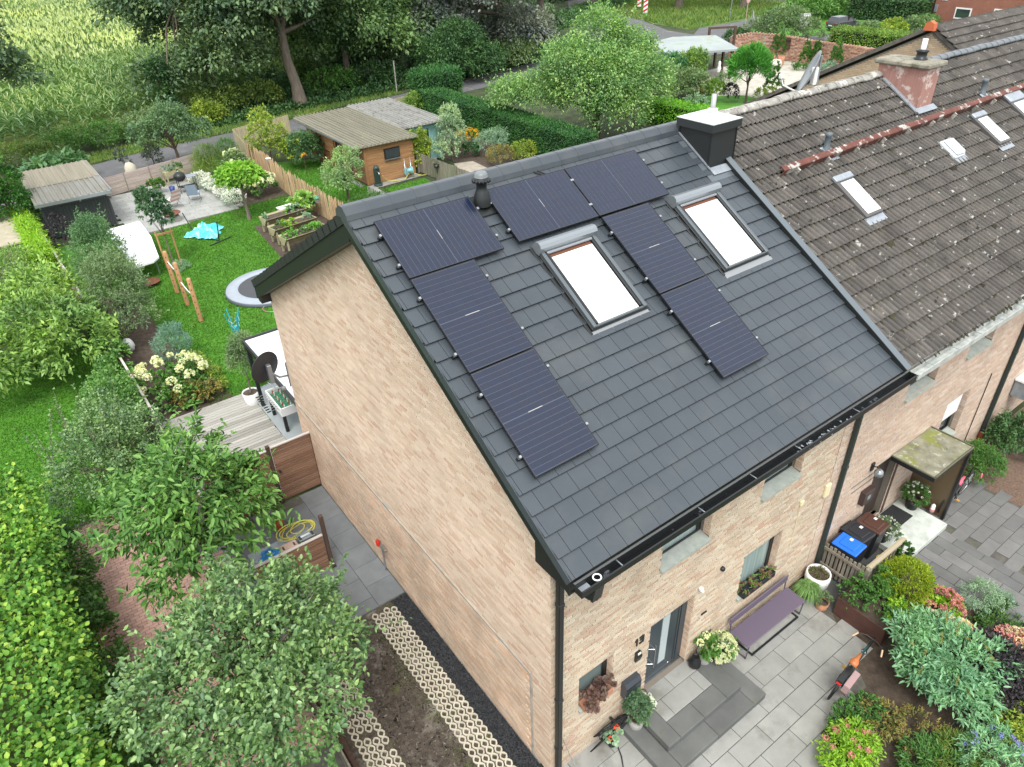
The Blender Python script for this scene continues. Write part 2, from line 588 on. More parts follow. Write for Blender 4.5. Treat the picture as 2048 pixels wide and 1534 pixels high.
M_GRAVEL = mat('basalt_chippings', (.035, .038, .042), .8, pieces=[(.02, .022, .025), (.045, .048, .053), (.07, .073, .08), (.03, .032, .036)])
M_ASPH = mat('asphalt', (0.112, 0.112, 0.115), .9, var=.14, var_scale=.8, bump=.3, bump_scale=60, spots=((.20, .195, .18), .5, .55, .75))
M_LAWN = mat('lawn', (0.0607, 0.199, 0.0104), .95, var=.22, var_scale=1.2, spots=((.19, .21, .06), .42, .60, .72), bump=.9, bump_scale=60)
M_VERGE = mat('verge_grass', (.075, .14, .025), .95, var=.3, var_scale=.6, spots=((.14, .13, .05), .4, .55, .72), bump=1, bump_scale=25)
M_GRID = mat('cream_grid_stone', (0.48, 0.44, 0.344), .85, pieces=[(0.44, 0.4, 0.312), (0.496, 0.456, 0.36), (0.528, 0.488, 0.392)], var=.12, var_scale=5, spots=((.35, .33, .22), 6, .66, .76))
M_BARK = mat('bark', (.12, .09, .065), .95, grain=((8, 8, 1.2), .45), bump=.8, bump_scale=25)
M_BARKG = mat('grey_bark', (.19, .155, .12), .95, grain=((8, 8, 1.2), .4), bump=.8, bump_scale=25)
M_WOODB = mat('brown_board', (0.221, 0.119, 0.0734), .75, pieces=[(0.189, 0.0986, 0.0616), (0.243, 0.135, 0.0831), (0.287, 0.171, 0.112), (0.211, 0.109, 0.0636)], grain=((1.2, 1.2, 26), .35), bump=.3, bump_scale=35)
M_WOODD = mat('dark_post', (.085, .05, .035), .8, grain=((14, 14, 1), .35))
M_WOODG = mat('weathered_board', (.36, .345, .31), .85, pieces=[(.28, .265, .235), (.36, .345, .31), (.43, .415, .375), (.33, .315, .28), (.39, .37, .33)], grain=((1.2, 30, 30), .3), bump=.2)
M_WOODT = mat('tan_stake', (.45, .30, .16), .8, pieces=[(.40, .26, .135), (.48, .33, .18), (.43, .32, .19), (.5, .37, .22), (.35, .26, .16)], grain=((18, 18, 1.5), .35))
M_WOODP = mat('grey_picket', (.22, .19, .15), .9, pieces=[(.19, .165, .13), (.24, .21, .165), (.27, .245, .2), (.2, .19, .14)], grain=((20, 20, 1.5), .4))
M_LARCH = mat('larch_cladding', (.36, .185, .075), .75, pieces=[(.32, .16, .065), (.38, .20, .085), (.42, .235, .11), (.35, .17, .07)], grain=((1.4, 1.4, 30), .3))
M_FWOOD = mat('pale_rose_slat', (.42, .34, .30), .8, pieces=[(.38, .305, .27), (.44, .36, .32), (.48, .40, .355)], grain=((1.3, 1.3, 26), .25))
M_TERRA = mat('terracotta', (.40, .19, .11), .85, var=.2, var_scale=9)
M_CONC = mat('concrete_pot', (.30, .29, .27), .85, var=.2, var_scale=8)
M_RUST = mat('rusty_steel', (.15, .055, .03), .85, var=.35, var_scale=5, spots=((.26, .10, .05), 6, .58, .7))
M_CORTEN = mat('weathering_steel', (.085, .036, .026), .7, var=.25, var_scale=4)
M_BLUE = mat('blue_plastic', (.02, .16, .72), .35)
M_RUBBER = mat('tyre_rubber', (.015, .015, .016), .7)

# ---------------------------------------------------------------- ground
def sheet(name, pts, z, m, parent=None):
    o = MB().poly(pts, z).build(name, m, parent)
    if parent is None:
        o['kind'] = 'structure'
    return o

ground = sheet('ground', [(-250, -150), (350, -150), (350, 420), (-250, 420)], -.06, M_UNDER)
road_pts_near = [(-40, 26), (-14, 37.5), (-4.9, 42.4), (1.2, 44.7), (6.3, 45.6), (10, 46.9), (18, 48.6), (28, 50.2), (40, 51.6), (48, 51.0), (56, 48.2), (64, 45.6), (68, 44.2), (71.5, 42.6), (79, 41.0), (90, 38)]
road_pts_far = [(90, 42), (80, 45.4), (74, 47.6), (71.5, 50.6), (72.5, 55.2), (82, 57.3), (100, 62), (100, 66), (88, 62.2), (80, 60.5), (73.3, 60.8), (68.6, 57.6), (69, 62), (73, 70), (80, 80), (95, 100), (88, 104), (70, 82), (58, 66), (46, 58.8), (37, 55.4), (27, 53.9), (16.2, 52), (11.6, 51.4), (5.2, 50.8), (1.1, 49.5), (-6, 46.4), (-16, 41.5), (-42, 30)]
sheet('road', road_pts_near + road_pts_far, -.04, M_ASPH)
sheet('verge', [(-6, 46.8), (1, 50), (9, 51.9), (16.2, 52.4), (27, 54.4), (27, 56), (9, 53.6), (0, 51.6), (-8, 48.2)], -.036, M_VERGE)
sheet('near_verge', [(-.4, 41.7), (6.1, 43.0), (9.7, 44.4), (9.7, 46.6), (6.3, 45.3), (1.2, 44.4), (-.6, 43.7)], -.036, M_VERGE)
sheet('grass_island', [(72.2, 68), (71.2, 61), (73.4, 60.4), (82, 60.8), (90, 63), (92, 92), (84, 86), (76, 74)], -.036, M_VERGE)
sheet('roadside_lawn', [(74.2, 48), (81, 45.8), (92, 43), (98, 44), (98, 56), (84, 57), (73.2, 54.6), (72, 51)], -.036, M_LAWN)
sheet('corner_lawn', [(69, 41.6), (79, 40.2), (90, 37.6), (90, 28), (70, 30)], -.036, M_LAWN)
rear_lawn = sheet('rear_lawn', [(-2.9, 14.0), (9.0, 14.0), (8.9, 31), (8.6, 35), (-3.2, 35), (-3.2, 25)], -.03, M_LAWN)
sheet('neighbour_lawn', [(-12, 9), (-5.2, 10.8), (-5.0, 12.6), (-3.4, 12.6), (-3.4, 24), (-12, 24)], -.03, M_LAWN)
shed_lawn = sheet('allotment_lawn', [(9.6, 28.5), (13.0, 28.5), (13.0, 40.5), (9.6, 42)], -.03, M_LAWN)
sheet('allotment_path', [(12.6, 33.2), (12.95, 33.2), (12.95, 36), (12.6, 36)], -.026, M_SLAB)
sheet('shed_path', [(11.9, 28), (13.0, 28), (13.3, 32.4), (16.4, 32.6), (16.4, 33.2), (13.0, 33.1), (12.2, 31.5)], -.024, M_SLAB)
sheet('shed_grass', [(13.3, 28), (16.2, 28), (16.3, 32.2), (13.6, 32.0)], -.028, M_LAWN)
sheet('flower_bed', [(-3.0, 16.2), (-.5, 16.2), (-.9, 19), (-1.3, 22.5), (-1.2, 27), (-1.0, 27.6), (-3.2, 27.6)], -.022, M_EARTH)
sheet('hydrangea_bed', [(6.1, 42.6), (4.9, 40.4), (6.0, 36.6), (6.3, 34.6), (9.0, 34.6), (9.4, 42.8)], -.022, M_EARTH)
sheet('bed_under_troughs', [(5.0, 25.0), (9, 25), (9, 31.2), (5.5, 31.2)], -.026, M_EARTH)
sheet('right_plot_bed', [(17.0, 28), (24, 28), (24, 40), (19.6, 40), (19.4, 33.2)], -.028, M_EARTH)
sheet('right_plot_path', [(17.6, 28), (20.0, 28), (20.4, 33.0), (19.2, 33.4)], -.022, mat('beige_block_path', (.34, .30, .24), .9, var=.2, var_scale=3))
sheet('right_plot_grass', [(16.9, 28), (17.6, 28), (19.0, 33.2), (17.0, 33.2)], -.022, M_LAWN)
sheet('front_bed', [(3.9, -2.5), (5.0, -2.32), (6.2, -2.5), (7.25, -1.05), (8.05, -1.2), (10.2, -1.5), (10.6, -3.8), (12, -12), (2, -12)], -.02, M_EARTH)
sheet('mulch_bed', [(14.05, -.1), (22, -.1), (22, -9), (14.0, -9)], -.016, M_MULCH)
sheet('driveway_soil', [(-2.75, -3), (-.42, -3), (-.42, 5.4), (-2.75, 5.4)], -.03, M_SOIL)
sheet('gravel_bed', [(-.42, -.2), (-.02, -.2), (-.02, 5.4), (-.42, 5.4)], -.028, M_GRAVEL)
sheet('sand_bed', [(-.1, -12), (7.3, -12), (7.3, 0), (-.1, 0)], -.024, M_JOINT)
sheet('drive_bed', [(9.8, -12), (14.05, -12), (14.05, -.1), (9.8, -.1)], -.023, M_JOINT)
sheet('bin_yard', [(7.3, -1.15), (9.8, -1.15), (9.8, -.02), (7.3, -.02)], -.012, M_STEP)
sheet('patio_bed', [(-3.2, 5.4), (0, 5.4), (0, 10.15), (-3.2, 10.15)], -.024, M_JOINT)
sheet('brick_bed', [(-8, -6), (-2.75, -6), (-2.75, 12.7), (-6.7, 12.9), (-8, 10)], -.024, M_JOINT)
sheet('terrace_bed', [(.3, 33.6), (6.3, 34.6), (6.2, 42.6), (.2, 41.4)], -.024, M_JOINT)
sheet('porch_tile_floor', [(-.02, 10.2), (3, 10.2), (3, 16.2), (-.02, 16.2)], .0, mat('pale_grey_tile', (.33, .36, .37), .55, var=.06, var_scale=2))
sheet('cobbled_yard', [(44, 28), (64, 28), (64, 42), (52, 42), (46, 38)], -.03, mat('pale_stone_yard', (.42, .39, .33), .95, var=.25, var_scale=1.6, spots=((.16, .2, .08), .5, .58, .7)))
sheet('villa_lawn', [(38, 26), (47, 26), (47, 33), (44, 35.5), (40, 34)], -.026, M_LAWN)

# basalt chippings and short grass that nobody could count
def chips():
    n = 9000
    P = np.stack([RNG.uniform(-.42, -.02, n), RNG.uniform(-.2, 5.4, n), np.full(n, -.02)], 1)
    V = P[:, None, :] + RNG.normal(0, .011, (n, 4, 3)) + np.array([0, 0, .004])
    b = np.arange(n)[:, None] * 4
    F = np.concatenate([b + np.array([[0, 1, 2]]), b + np.array([[0, 2, 3]]), b + np.array([[0, 3, 1]])], 1).reshape(-1, 3)
    o = link('gravel', np_mesh('gravel', V.reshape(-1, 3), F, M_GRAVEL))
    kind(o, 'stuff')
chips()

def blades(name, inside, box, n, h, m, z=-.03, w=.012):
    x0, x1, y0, y1 = box
    P = np.stack([RNG.uniform(x0, x1, n), RNG.uniform(y0, y1, n), np.full(n, z)], 1)
    P = P[inside(P[:, 0], P[:, 1])]
    n = len(P)
    a = RNG.uniform(0, 2 * math.pi, n)
    S = np.stack([np.cos(a), np.sin(a), np.zeros(n)], 1)
    hh = h * RNG.uniform(.6, 1.4, n)
    T = P + np.stack([RNG.normal(0, .45, n) * hh, RNG.normal(0, .45, n) * hh, hh], 1)
    V = np.stack([P - S * w, P + S * w, T], 1).reshape(-1, 3)
    F = np.arange(3 * n).reshape(-1, 3)
    return kind(link(name, np_mesh(name, V, F, m)), 'stuff')

L_GRASS = leaf_mat('grass_blade', [(.045, .15, .012), (.07, .20, .018), (.095, .235, .025), (.13, .25, .04)], .3, gain=False, hue=.18, hscale=.9)
L_WILD = leaf_mat('wild_grass', [(.08, .14, .025), (.12, .17, .04), (.20, .19, .08), (.07, .12, .02)], .3, hue=.3, hscale=.5)
blades('grass', lambda x, y: (x > -1.3) & (y > 16.1) & ~((x > 5 + .08 * (y - 25)) & (y > 25) & (y < 31.2)) & (y < 33.6 + .16 * x), (-2.9, 8.9, 14, 35), 125000, .05, L_GRASS, w=.02)
blades('grass', lambda x, y: x > 0, (13.3, 16.2, 28, 32.2), 4000, .05, L_GRASS, w=.025)
blades('grass', lambda x, y: x < -3.5, (-9, -3.4, 11, 24), 40000, .05, L_GRASS, w=.02)
blades('grass', lambda x, y: x > 0, (9.6, 13, 28.5, 40), 14000, .05, L_GRASS, w=.025)
blades('grass', lambda x, y: np.abs(y - (50.9 + .16 * x)) < 1.3, (-7, 27, 46, 57), 26000, .22, L_WILD, w=.04)
blades('grass', lambda x, y: (y < 44.2 + .12 * x + .7) & (y > 41.9 + .19 * x), (-.4, 9.6, 41, 47), 5000, .12, L_GRASS, w=.03)
blades('grass', lambda x, y: (y > 60.6 + .1 * (x - 72)) & (x > 71.6 + .25 * np.maximum(y - 64, 0)), (70, 100, 58, 92), 20000, .4, L_WILD, w=.07)

# ---------------------------------------------------------------- paving pieces
def slab_mesh(name, lx, ly, h, m, b=.006):
    return MB().bbox(-lx / 2, lx / 2, -ly / 2, ly / 2, -h, 0, b).mesh(name, m)

def pave(root, name, me, spots, jit=.002):
    for (x, y, rz) in spots:
        o = link(name, me, root)
        o.location = (x, y, RND.uniform(-jit, jit))
        o.rotation_euler = (0, 0, rz)

def struct_root(name):
    o = bpy.data.objects.new(name, None)
    COL.objects.link(o)
    o['kind'] = 'structure'
    return o

fp = struct_root('front_paving')
me_slab = slab_mesh('paving_slab', .828, .413, .05, M_SLAB)
half = slab_mesh('paving_slab', .408, .413, .05, M_SLAB)
sp = []
rows = {-.61: 5.01, -1.03: 5.43, -1.45: 5.02, -1.875: 4.61, -2.3: 5.04, -2.72: 4.61, -3.14: 5.04, -3.56: 4.61, -3.98: 5.04, -.19: 5.43}
for yc, xj in rows.items():
    for k in range(-8, 4):
        xc = xj + .84 * k + .42
        if xc < -.3 or xc > 7.6:
            continue
        if yc > -1.3 and 1.75 < xc < 4.15:
            continue                                     # under the steps
        lim = 7.2 if yc > -2.2 else 5.9 if yc > -2.5 else 4.6
        if xc > lim:
            continue
        sp.append((xc, yc, 0))
pave(fp, 'paving_slab', me_slab, sp)

pp = struct_root('side_patio')
me_p = slab_mesh('patio_tile', .668, .668, .04, M_PATIO, .004)
sp = []
for c in range(5):
    for k in range(-1, 9):
        xc, yc = -.37 - .675 * c, 5.76 - (.0 if c % 2 == 0 else -.34) + .675 * k
        if 5.42 < yc - .3 and yc + .3 < 10.2:
            sp.append((xc, yc, 0))
pave(pp, 'patio_tile', me_p, sp, .001)
me_ph = slab_mesh('patio_tile', .668, .33, .04, M_PATIO, .004)
pave(pp, 'patio_tile', me_ph, [(-1.045 - 1.35 * i, 5.59, 0) for i in range(2)] + [(-.37 - 1.35 * i, 9.98, 0) for i in range(2)])

rp = struct_root('drive_paving')
me_r = slab_mesh('paving_slab', .655, .302, .05, M_SLAB2)
sp = []
for r in range(-1, 26):
    yc = -.34 - .31 * r
    for k in range(5):
        xc = 11.95 + (.33 if r % 2 else 0) + .665 * k
        if xc < 14.0 and yc < -.12:
            sp.append((xc, yc, 0))
for c in range(6):
    xc = 9.98 + .31 * c
    for k in range(0, 12):
        yc = -1.6 - .665 * k + (.33 if c % 2 else 0)
        if xc < 11.7 and (xc > 11.45 or yc < -1.25):
            sp.append((xc, yc, math.pi / 2))
pave(rp, 'paving_slab', me_r, sp, .003)

bp = struct_root('red_brick_paving')
M_RED = mat('red_paver', (.5, .3, .24), .9, pieces=[(.44, .27, .22), (.50, .31, .25), (.55, .35, .285), (.42, .265, .215)], var=.12, var_scale=3, bump=.3)
me_b = slab_mesh('paver', .192, .091, .05, M_RED, .004)
sp = []
for r in range(0, 95):
    for k in range(0, 24):
        x, y = -6.75 + .2 * k + (.1 if r % 2 else 0), 12.6 - .1 * r
        if x > -6.6 + .1 * (12.6 - y) and x < -3.0 and not (y > 9.6 and x > -4.2):
            d = (Vector((x, y, 0)) - CAM).length
            sp.append((d + (20 if y < 6.5 and RND.random() < .4 else 0), x, y))
near = [s_ for s_ in sp if 7.6 < s_[2] < 12.7 and s_[1] < -4.3]
near.sort(key=lambda s_: -s_[2] + abs(s_[1] + 5.2))
chosen = set(id(s_) for s_ in near[:250])
pave(bp, 'paver', me_b, [(s_[1], s_[2], 0) for s_ in sp if id(s_) in chosen])
join_copies('paver', me_b, [Matrix.Translation((s_[1], s_[2], 0)) for s_ in sp if id(s_) not in chosen], M_RED, bp)

tp = struct_root('rear_terrace')
M_TERR = mat('pale_terrace_slab', (0.304, 0.308, 0.288), .8, pieces=[(0.28, 0.288, 0.268), (0.316, 0.32, 0.296), (0.344, 0.344, 0.324)], var=.14, var_scale=1.4, bump=.2, bump_scale=60)
me_t = slab_mesh('terrace_slab', .79, .39, .04, M_TERR)
sp = []
for r in range(22):
    for k in range(-1, 9):
        x, y = .65 + .8 * k + (.4 if r % 2 else 0), 33.8 + .4 * r
        if y > 33.75 + .16 * (x - .3) and .2 < x < 6.1 and y < 41.2 + .2 * x:
            sp.append((x, y, 0))
pave(tp, 'terrace_slab', me_t, sp)

# grass-grid stones along the house
gp = struct_root('grass_grid')
def grid_mesh():
    mb = MB()
    o = [(.0, .098), (.052, .062), (.078, .0), (.052, -.062), (0, -.098), (-.052, -.062), (-.078, 0), (-.052, .062)]
    i_ = [(p[0] * .77, p[1] * .77) for p in [(0, .085), (.04, .045), (.068, 0), (.04, -.045), (0, -.085), (-.04, -.045), (-.068, 0), (-.04, .045)]]
    n = 8
    v = [(*p, 0) for p in o] + [(*p, 0) for p in i_] + [(*p, -.05) for p in o] + [(*p, -.05) for p in i_]
    f = []
    for k in range(n):
        j = (k + 1) % n
        f += [(k, n + k, n + j, j), (k, j, 2 * n + j, 2 * n + k), (n + k, 3 * n + k, 3 * n + j, n + j)]
    return mb.add(v, [tuple(reversed(q)) for q in f]).mesh('grid_stone', M_GRID)
me_g = grid_mesh()
for x0, ncol, y0 in ((-.98, 4, -.9), (-2.62, 4, -.9)):
    for k in range(38):
        for c in range(ncol):
            x, y = x0 + .148 * c + .06, y0 + .165 * k + (.0825 if c % 2 else 0)
            if y > 5.28 or (x0 < -2 and RND.random() < .06):
                continue
            o = link('grid_stone', me_g, gp)
            o.location = (x, y, RND.uniform(-.008, .008))
            o.rotation_euler = (RND.uniform(-.02, .02), RND.uniform(-.02, .02), RND.uniform(-.04, .04))
L_MOSS = leaf_mat('moss', [(.09, .12, .03), (.13, .15, .045), (.07, .10, .02)], .15, hue=.4, hscale=2)
def moss():
    n = 16000
    x = np.where(RNG.random(n) < .5, RNG.uniform(-1.02, -.42, n), RNG.uniform(-2.66, -2.02, n))
    k = RNG.random(n) < .22
    x[k] = RNG.normal(-1.1, .1, k.sum())
    y = RNG.uniform(-.9, 5.38, n)
    keep = np.sin(x * 7 + 1.3) * np.sin(y * 3.3) + np.sin(y * 5.1 + 2) * .5 + RNG.normal(0, .5, n) > -.1
    P = np.stack([x, y, np.full(n, -.028)], 1)[keep]
    n = len(P)
    D = RNG.normal(size=(n, 3)) + np.array([0, 0, .9])
    kind(leaves('moss', P, D, RNG.normal(size=(n, 3)), .022, .014, L_MOSS), 'stuff')
moss()
def clods():
    n = 5200
    P = np.stack([RNG.uniform(-2.05, -1.0, n), RNG.uniform(-.6, 5.3, n), np.full(n, -.026)], 1)
    V = P[:, None, :] + RNG.normal(0, 1, (n, 4, 3)) * RNG.gamma(1.6, .006, (n, 1, 1)) + np.array([0, 0, .004])
    b = np.arange(n)[:, None] * 4
    F = np.concatenate([b + np.array([[0, 1, 2]]), b + np.array([[0, 2, 3]]), b + np.array([[0, 3, 1]])], 1).reshape(-1, 3)
    kind(link('soil_clods', np_mesh('soil_clods', V.reshape(-1, 3), F, mat('clod', (.1, .08, .06), 1.0, pieces=[(.05, .04, .03), (.09, .075, .06), (.14, .12, .095), (.26, .235, .20)]))), 'stuff')
clods()
# ---------------------------------------------------------------- roofs
AL = rad(31.5)
EX, EY, EN = Vector((1, 0, 0)), Vector((0, math.cos(AL), math.sin(AL))), Vector((0, -math.sin(AL), math.cos(AL)))
YR, ZR = 4.676, 9.547

def RP(x, s, off=0.0):
    return Vector((x, YR, ZR)) - EY * s + EN * off

def RM(x, s, off=0.0, tilt=0.0):
    """matrix of a piece lying on the front slope: local x along the ridge, y up the slope, z outward"""
    m = Matrix((EX, EY, EN)).transposed().to_4x4()
    m.translation = RP(x, s, off)
    return m @ Matrix.Rotation(tilt, 4, 'X') if tilt else m

def on_roof(name, me, x, s, off=0, parent=None, tilt=0):
    o = link(name, me, parent)
    o.matrix_local = RM(x, s, off, tilt)
    return o

GAUGE, TW = .3165, .3055
house = thing('brick_house', 'buff brick end-of-terrace house with slate grey tiled roof and anthracite front door', 'house')

# mortar shells with openings ------------------------------------------------
def wall_boxes(mb, fn, u0, u1, z0, top, holes, m=0):
    """cells of a wall in (u, z) between openings; fn(u0,u1,z0,z1) adds a box; top(u) slope handled by caller"""
    us = sorted({u0, u1} | {h[0] for h in holes} | {h[1] for h in holes})
    zs = sorted({z0, top} | {h[2] for h in holes} | {h[3] for h in holes})
    for a, b in zip(us, us[1:]):
        for c, d in zip(zs, zs[1:]):
            if not any(h[0] <= (a + b) / 2 <= h[1] and h[2] <= (c + d) / 2 <= h[3] for h in holes):
                fn(a, b, c, d)

H_FRONT = [(.62, 1.42, 1.46, 2.40), (2.34, 3.52, .36, 2.42), (4.96, 6.18, 1.2, 2.46), (2.4, 3.64, 3.84, 5.15), (5.08, 6.29, 3.93, 5.15)]
mb = MB()
wall_boxes(mb, lambda a, b, c, d: mb.box(a, b, 0, .3, c, d), 0, 7.62, 0, 6.2, H_FRONT)
D_H = 10.85
SL_R = (ZR - 6.05) / (11.05 - YR)
def gable_top(y):
    return ZR - .14 - abs(y - YR) * (math.tan(AL) if y < YR else SL_R)
mb.prism([(.3, 0), (D_H, 0), (D_H, gable_top(D_H)), (YR, gable_top(YR)), (.3, gable_top(.3))], 0, 0, .3)
mb.box(.3, 7.62, D_H - .3, D_H, 0, 5.9)
mb.box(.3, 7.62, .32, 10.5, .0, .05)
mb.build('wall', M_MORTAR, house)
MB().box(-.012, .3, .31, D_H, -.05, .06).box(.0, 2.3, -.012, 0, -.05, .03).build('plinth', mat('cement_plinth', (.38, .35, .31), .95, var=.2, var_scale=4), house)

# bricks -----------------------------------------------------------------
BC, BL, BJ = .0625, .25, .010
def brick_runs(u0, u1, z0, z1, holes, clip=None, seed=5):
    """(u_start, u_end, z) of every brick in a wall with openings"""
    rng = random.Random(seed)
    out = []
    k = 0
    z = z0
    while z < z1 - .02:
        zc = z + BC / 2
        a, b = (u0, u1) if clip is None else clip(zc)
        u = u0 - (BL / 2 if k % 2 else 0) - (.0625 if k % 4 > 1 else 0)
        while u < b:
            segs = [(max(u, a) , min(u + BL - BJ, b))]
            for h in holes:
                if h[2] < zc < h[3]:
                    ns = []
                    for s0, s1 in segs:
                        if s1 <= h[0] or s0 >= h[1]:
                            ns.append((s0, s1))
                        else:
                            if s0 < h[0]: ns.append((s0, h[0]))
                            if s1 > h[1]: ns.append((h[1], s1))
                    segs = ns
            out += [(s0, s1, z) for s0, s1 in segs if s1 - s0 > .03]
            u += BL
        z += BC
        k += 1
    return out

def brick_unit():
    mb = MB()
    v = [(0, 0, 0), (1, 0, 0), (1, 0, 1), (0, 0, 1), (0, 1, 0), (1, 1, 0), (1, 1, 1), (0, 1, 1)]
    return mb.add(v, [(0, 1, 2, 3), (1, 5, 6, 2), (4, 0, 3, 7), (3, 2, 6, 7), (4, 5, 1, 0)])

def lay_bricks(parent, runs, to_m, m, nmax=300, score=None, name='brick'):
    """runs -> the nmax that show largest as parts, the others joined"""
    me = brick_unit().mesh(name, m)
    items = []
    for (a, b, z) in runs:
        M = to_m(a, b, z)
        c = M @ Vector((.5, 0, .5))
        items.append(((c - CAM).length + (score(c) if score else 0), M))
    items.sort(key=lambda t: t[0])
    for _, M in items[:nmax]:
        o = link(name, me, parent)
        o.matrix_local = M
    if len(items) > nmax:
        join_copies(name, me, [M for _, M in items[nmax:]], m, parent)

PR = .007
def front_m(a, b, z, y=0.0):
    p = PR + RND.uniform(-.002, .002)
    return Matrix.Translation((a, y - p, z + .003)) @ Matrix.Diagonal((b - a, p + .01, BC - BJ + .002, 1))
def gable_m(a, b, z, x=0.0, pr=PR):
    p = pr + RND.uniform(-.002, .002)
    # wall looks towards -x: local x -> -y, local y -> +x
    R_ = Matrix(((0, 1, 0), (-1, 0, 0), (0, 0, 1))).to_4x4()
    return Matrix.Translation((x - p, b, z + .003)) @ R_ @ Matrix.Diagonal((b - a, p + .01, BC - BJ + .002, 1))

def reveals(par, holes, m, dep=.14):
    for h in holes:
        me = MB().bbox(-.008, .01, .0, dep, 0, BC - .008, .003).mesh('reveal_brick', m)
        z = h[2] + .06
        while z < min(h[3], 5.75):
            o = link('reveal_brick', me, par)
            o.location = (h[1], .001, z)
            z += BC
reveals(house, H_FRONT, M_BRICKL)
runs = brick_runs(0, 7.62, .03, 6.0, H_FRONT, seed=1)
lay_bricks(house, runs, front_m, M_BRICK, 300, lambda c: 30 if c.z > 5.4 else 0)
def gclip(z):
    lo, hi = -.007, D_H
    while gable_top(lo) < z + .05 and lo < YR: lo += .05
    while gable_top(hi) < z + .05 and hi > YR: hi -= .05
    return lo, hi
LEDGE = 2.5
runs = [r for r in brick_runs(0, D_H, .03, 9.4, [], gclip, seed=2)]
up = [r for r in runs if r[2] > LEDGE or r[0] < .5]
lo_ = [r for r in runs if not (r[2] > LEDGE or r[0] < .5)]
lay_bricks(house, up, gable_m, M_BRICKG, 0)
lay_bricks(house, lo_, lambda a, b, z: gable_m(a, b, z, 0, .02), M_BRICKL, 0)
MB().box(-.032, 0, .5, D_H, LEDGE - .01, LEDGE + .035).box(-.03, 0, .48, .53, .06, LEDGE - .012).build('mortar_ledge', mat('grey_render_ledge', (.36, .32, .27), .95, var=.25, var_scale=3, spots=((.24, .27, .26), 2.5, .56, .64)), house)

# roof deck, tiles ------------------------------------------------------------
def slab_between(mb, pts, th):
    n = len(pts)
    mb.add(pts + [p + th for p in pts], [tuple(range(n)), tuple(range(2 * n - 1, n - 1, -1))] + [(i, n + i, n + (i + 1) % n, (i + 1) % n) for i in range(n)])
mb = MB()
slab_between(mb, [RP(-.27, 0, -.03), RP(-.27, 6.36, -.03), RP(7.62, 6.36, -.03), RP(7.62, 0, -.03)], EN * -.08)
yR, zR = 11.05, 6.05
slab_between(mb, [Vector((-.24, YR, ZR - .01)), Vector((7.62, YR, ZR - .01)), Vector((7.62, yR, zR)), Vector((-.24, yR, zR))], Vector((0, 0, -.1)))
mb.build('roof', M_TILEEDGE, house)

def flat_tile(w, name='roof_tile', flap=False):
    mb = MB()
    L = .37
    t = .046
    c = .004
    v = [(0, 0, .034), (w, 0, .034), (w, L, -.008), (0, L, -.008), (0, c, t), (c, 0, t - c), (w - c, 0, t - c), (w, c, t), (w, L, .006), (0, L, .006)]
    mb.add(v, [(4, 7, 8, 9), (5, 6, 7, 4), (0, 1, 6, 5), (0, 5, 4), (1, 7, 6), (1, 2, 8, 7), (0, 4, 9, 3), (3, 2, 1, 0)])
    if flap:
        mb.box(-.018, 0, 0, L, -.13, .022)
    return mb.mesh(name, M_TILE)
me_full = flat_tile(TW - .007)
cut_cache = {}
PANELS = []      # filled below: (x0, x1, s0, s1)
XA, SA, XB, SB, XC, SC = .008, .413, 2.049, .381, 3.801, 1.555
PW, PH = 1.722, 1.134
for x, s, w, h in [(XA, SA, PW, PH), (XA, SA + PH + .02, PH, PW), (XA, SA + PH + PW + .04, PH, PW), (XB, SB, PW, PH), (XB + PW + .02, SB, PW, PH), (XC, SC, PH, PW), (XC, SC + PW + .02, PH, PW)]:
    PANELS.append((x, s, w, h))
SKY = [(2.27, 3.47, 1.62, 3.40), (5.44, 6.66, 1.58, 3.34)]
tiles = []
for k in range(20):
    s1 = .07 + GAUGE * (k + 1)
    j0 = .068 if k % 2 else -.085
    x = j0 - TW * 2
    while x < 7.46:
        a, b = max(x, -.295), min(x + TW - .007, 7.46)
        x += TW
        if b - a < .04:
            continue
        c0, c1 = (a + b) / 2, s1 - GAUGE / 2
        if any(h[0] + .05 < a and b < h[1] - .05 and h[2] + .05 < s1 - GAUGE and s1 < h[3] - .05 for h in SKY):
            continue
        if 6.95 < a and s1 < 1.3:
            if a > 6.98 and s1 < 1.2: continue
        hid = any(p[0] - .02 < a and b < p[0] + p[2] + .02 and p[1] - .1 < s1 - GAUGE and s1 < p[1] + p[3] for p in PANELS)
        tiles.append((hid, (RP(c0, c1) - CAM).length, a, b, s1))
tiles.sort(key=lambda t: (t[0], t[1]))
for i, (hid, dist, a, b, s1) in enumerate(tiles):
    w = round(b - a, 3)
    edge = a < -.29
    key = (w, edge)
    if key not in cut_cache:
        cut_cache[key] = me_full if abs(w - (TW - .007)) < .003 and not edge else flat_tile(w, flap=edge)
tl = tiles[:300]
for hid, dist, a, b, s1 in tl:
    on_roof('roof_tile', cut_cache[(round(b - a, 3), a < -.29)], a, s1, 0, house)
rest = {}
for hid, dist, a, b, s1 in tiles[300:]:
    rest.setdefault((round(b - a, 3), a < -.29), []).append(RM(a, s1))
bm_v = MB()
for key, ms in rest.items():
    src = cut_cache[key]
    vv = [v.co.copy() for v in src.vertices]
    ff = [tuple(p.vertices) for p in src.polygons]
    for M in ms:
        bm_v.add([M @ v for v in vv], ff)
kind(bm_v.build('roof_tile', M_TILE, house), 'stuff')
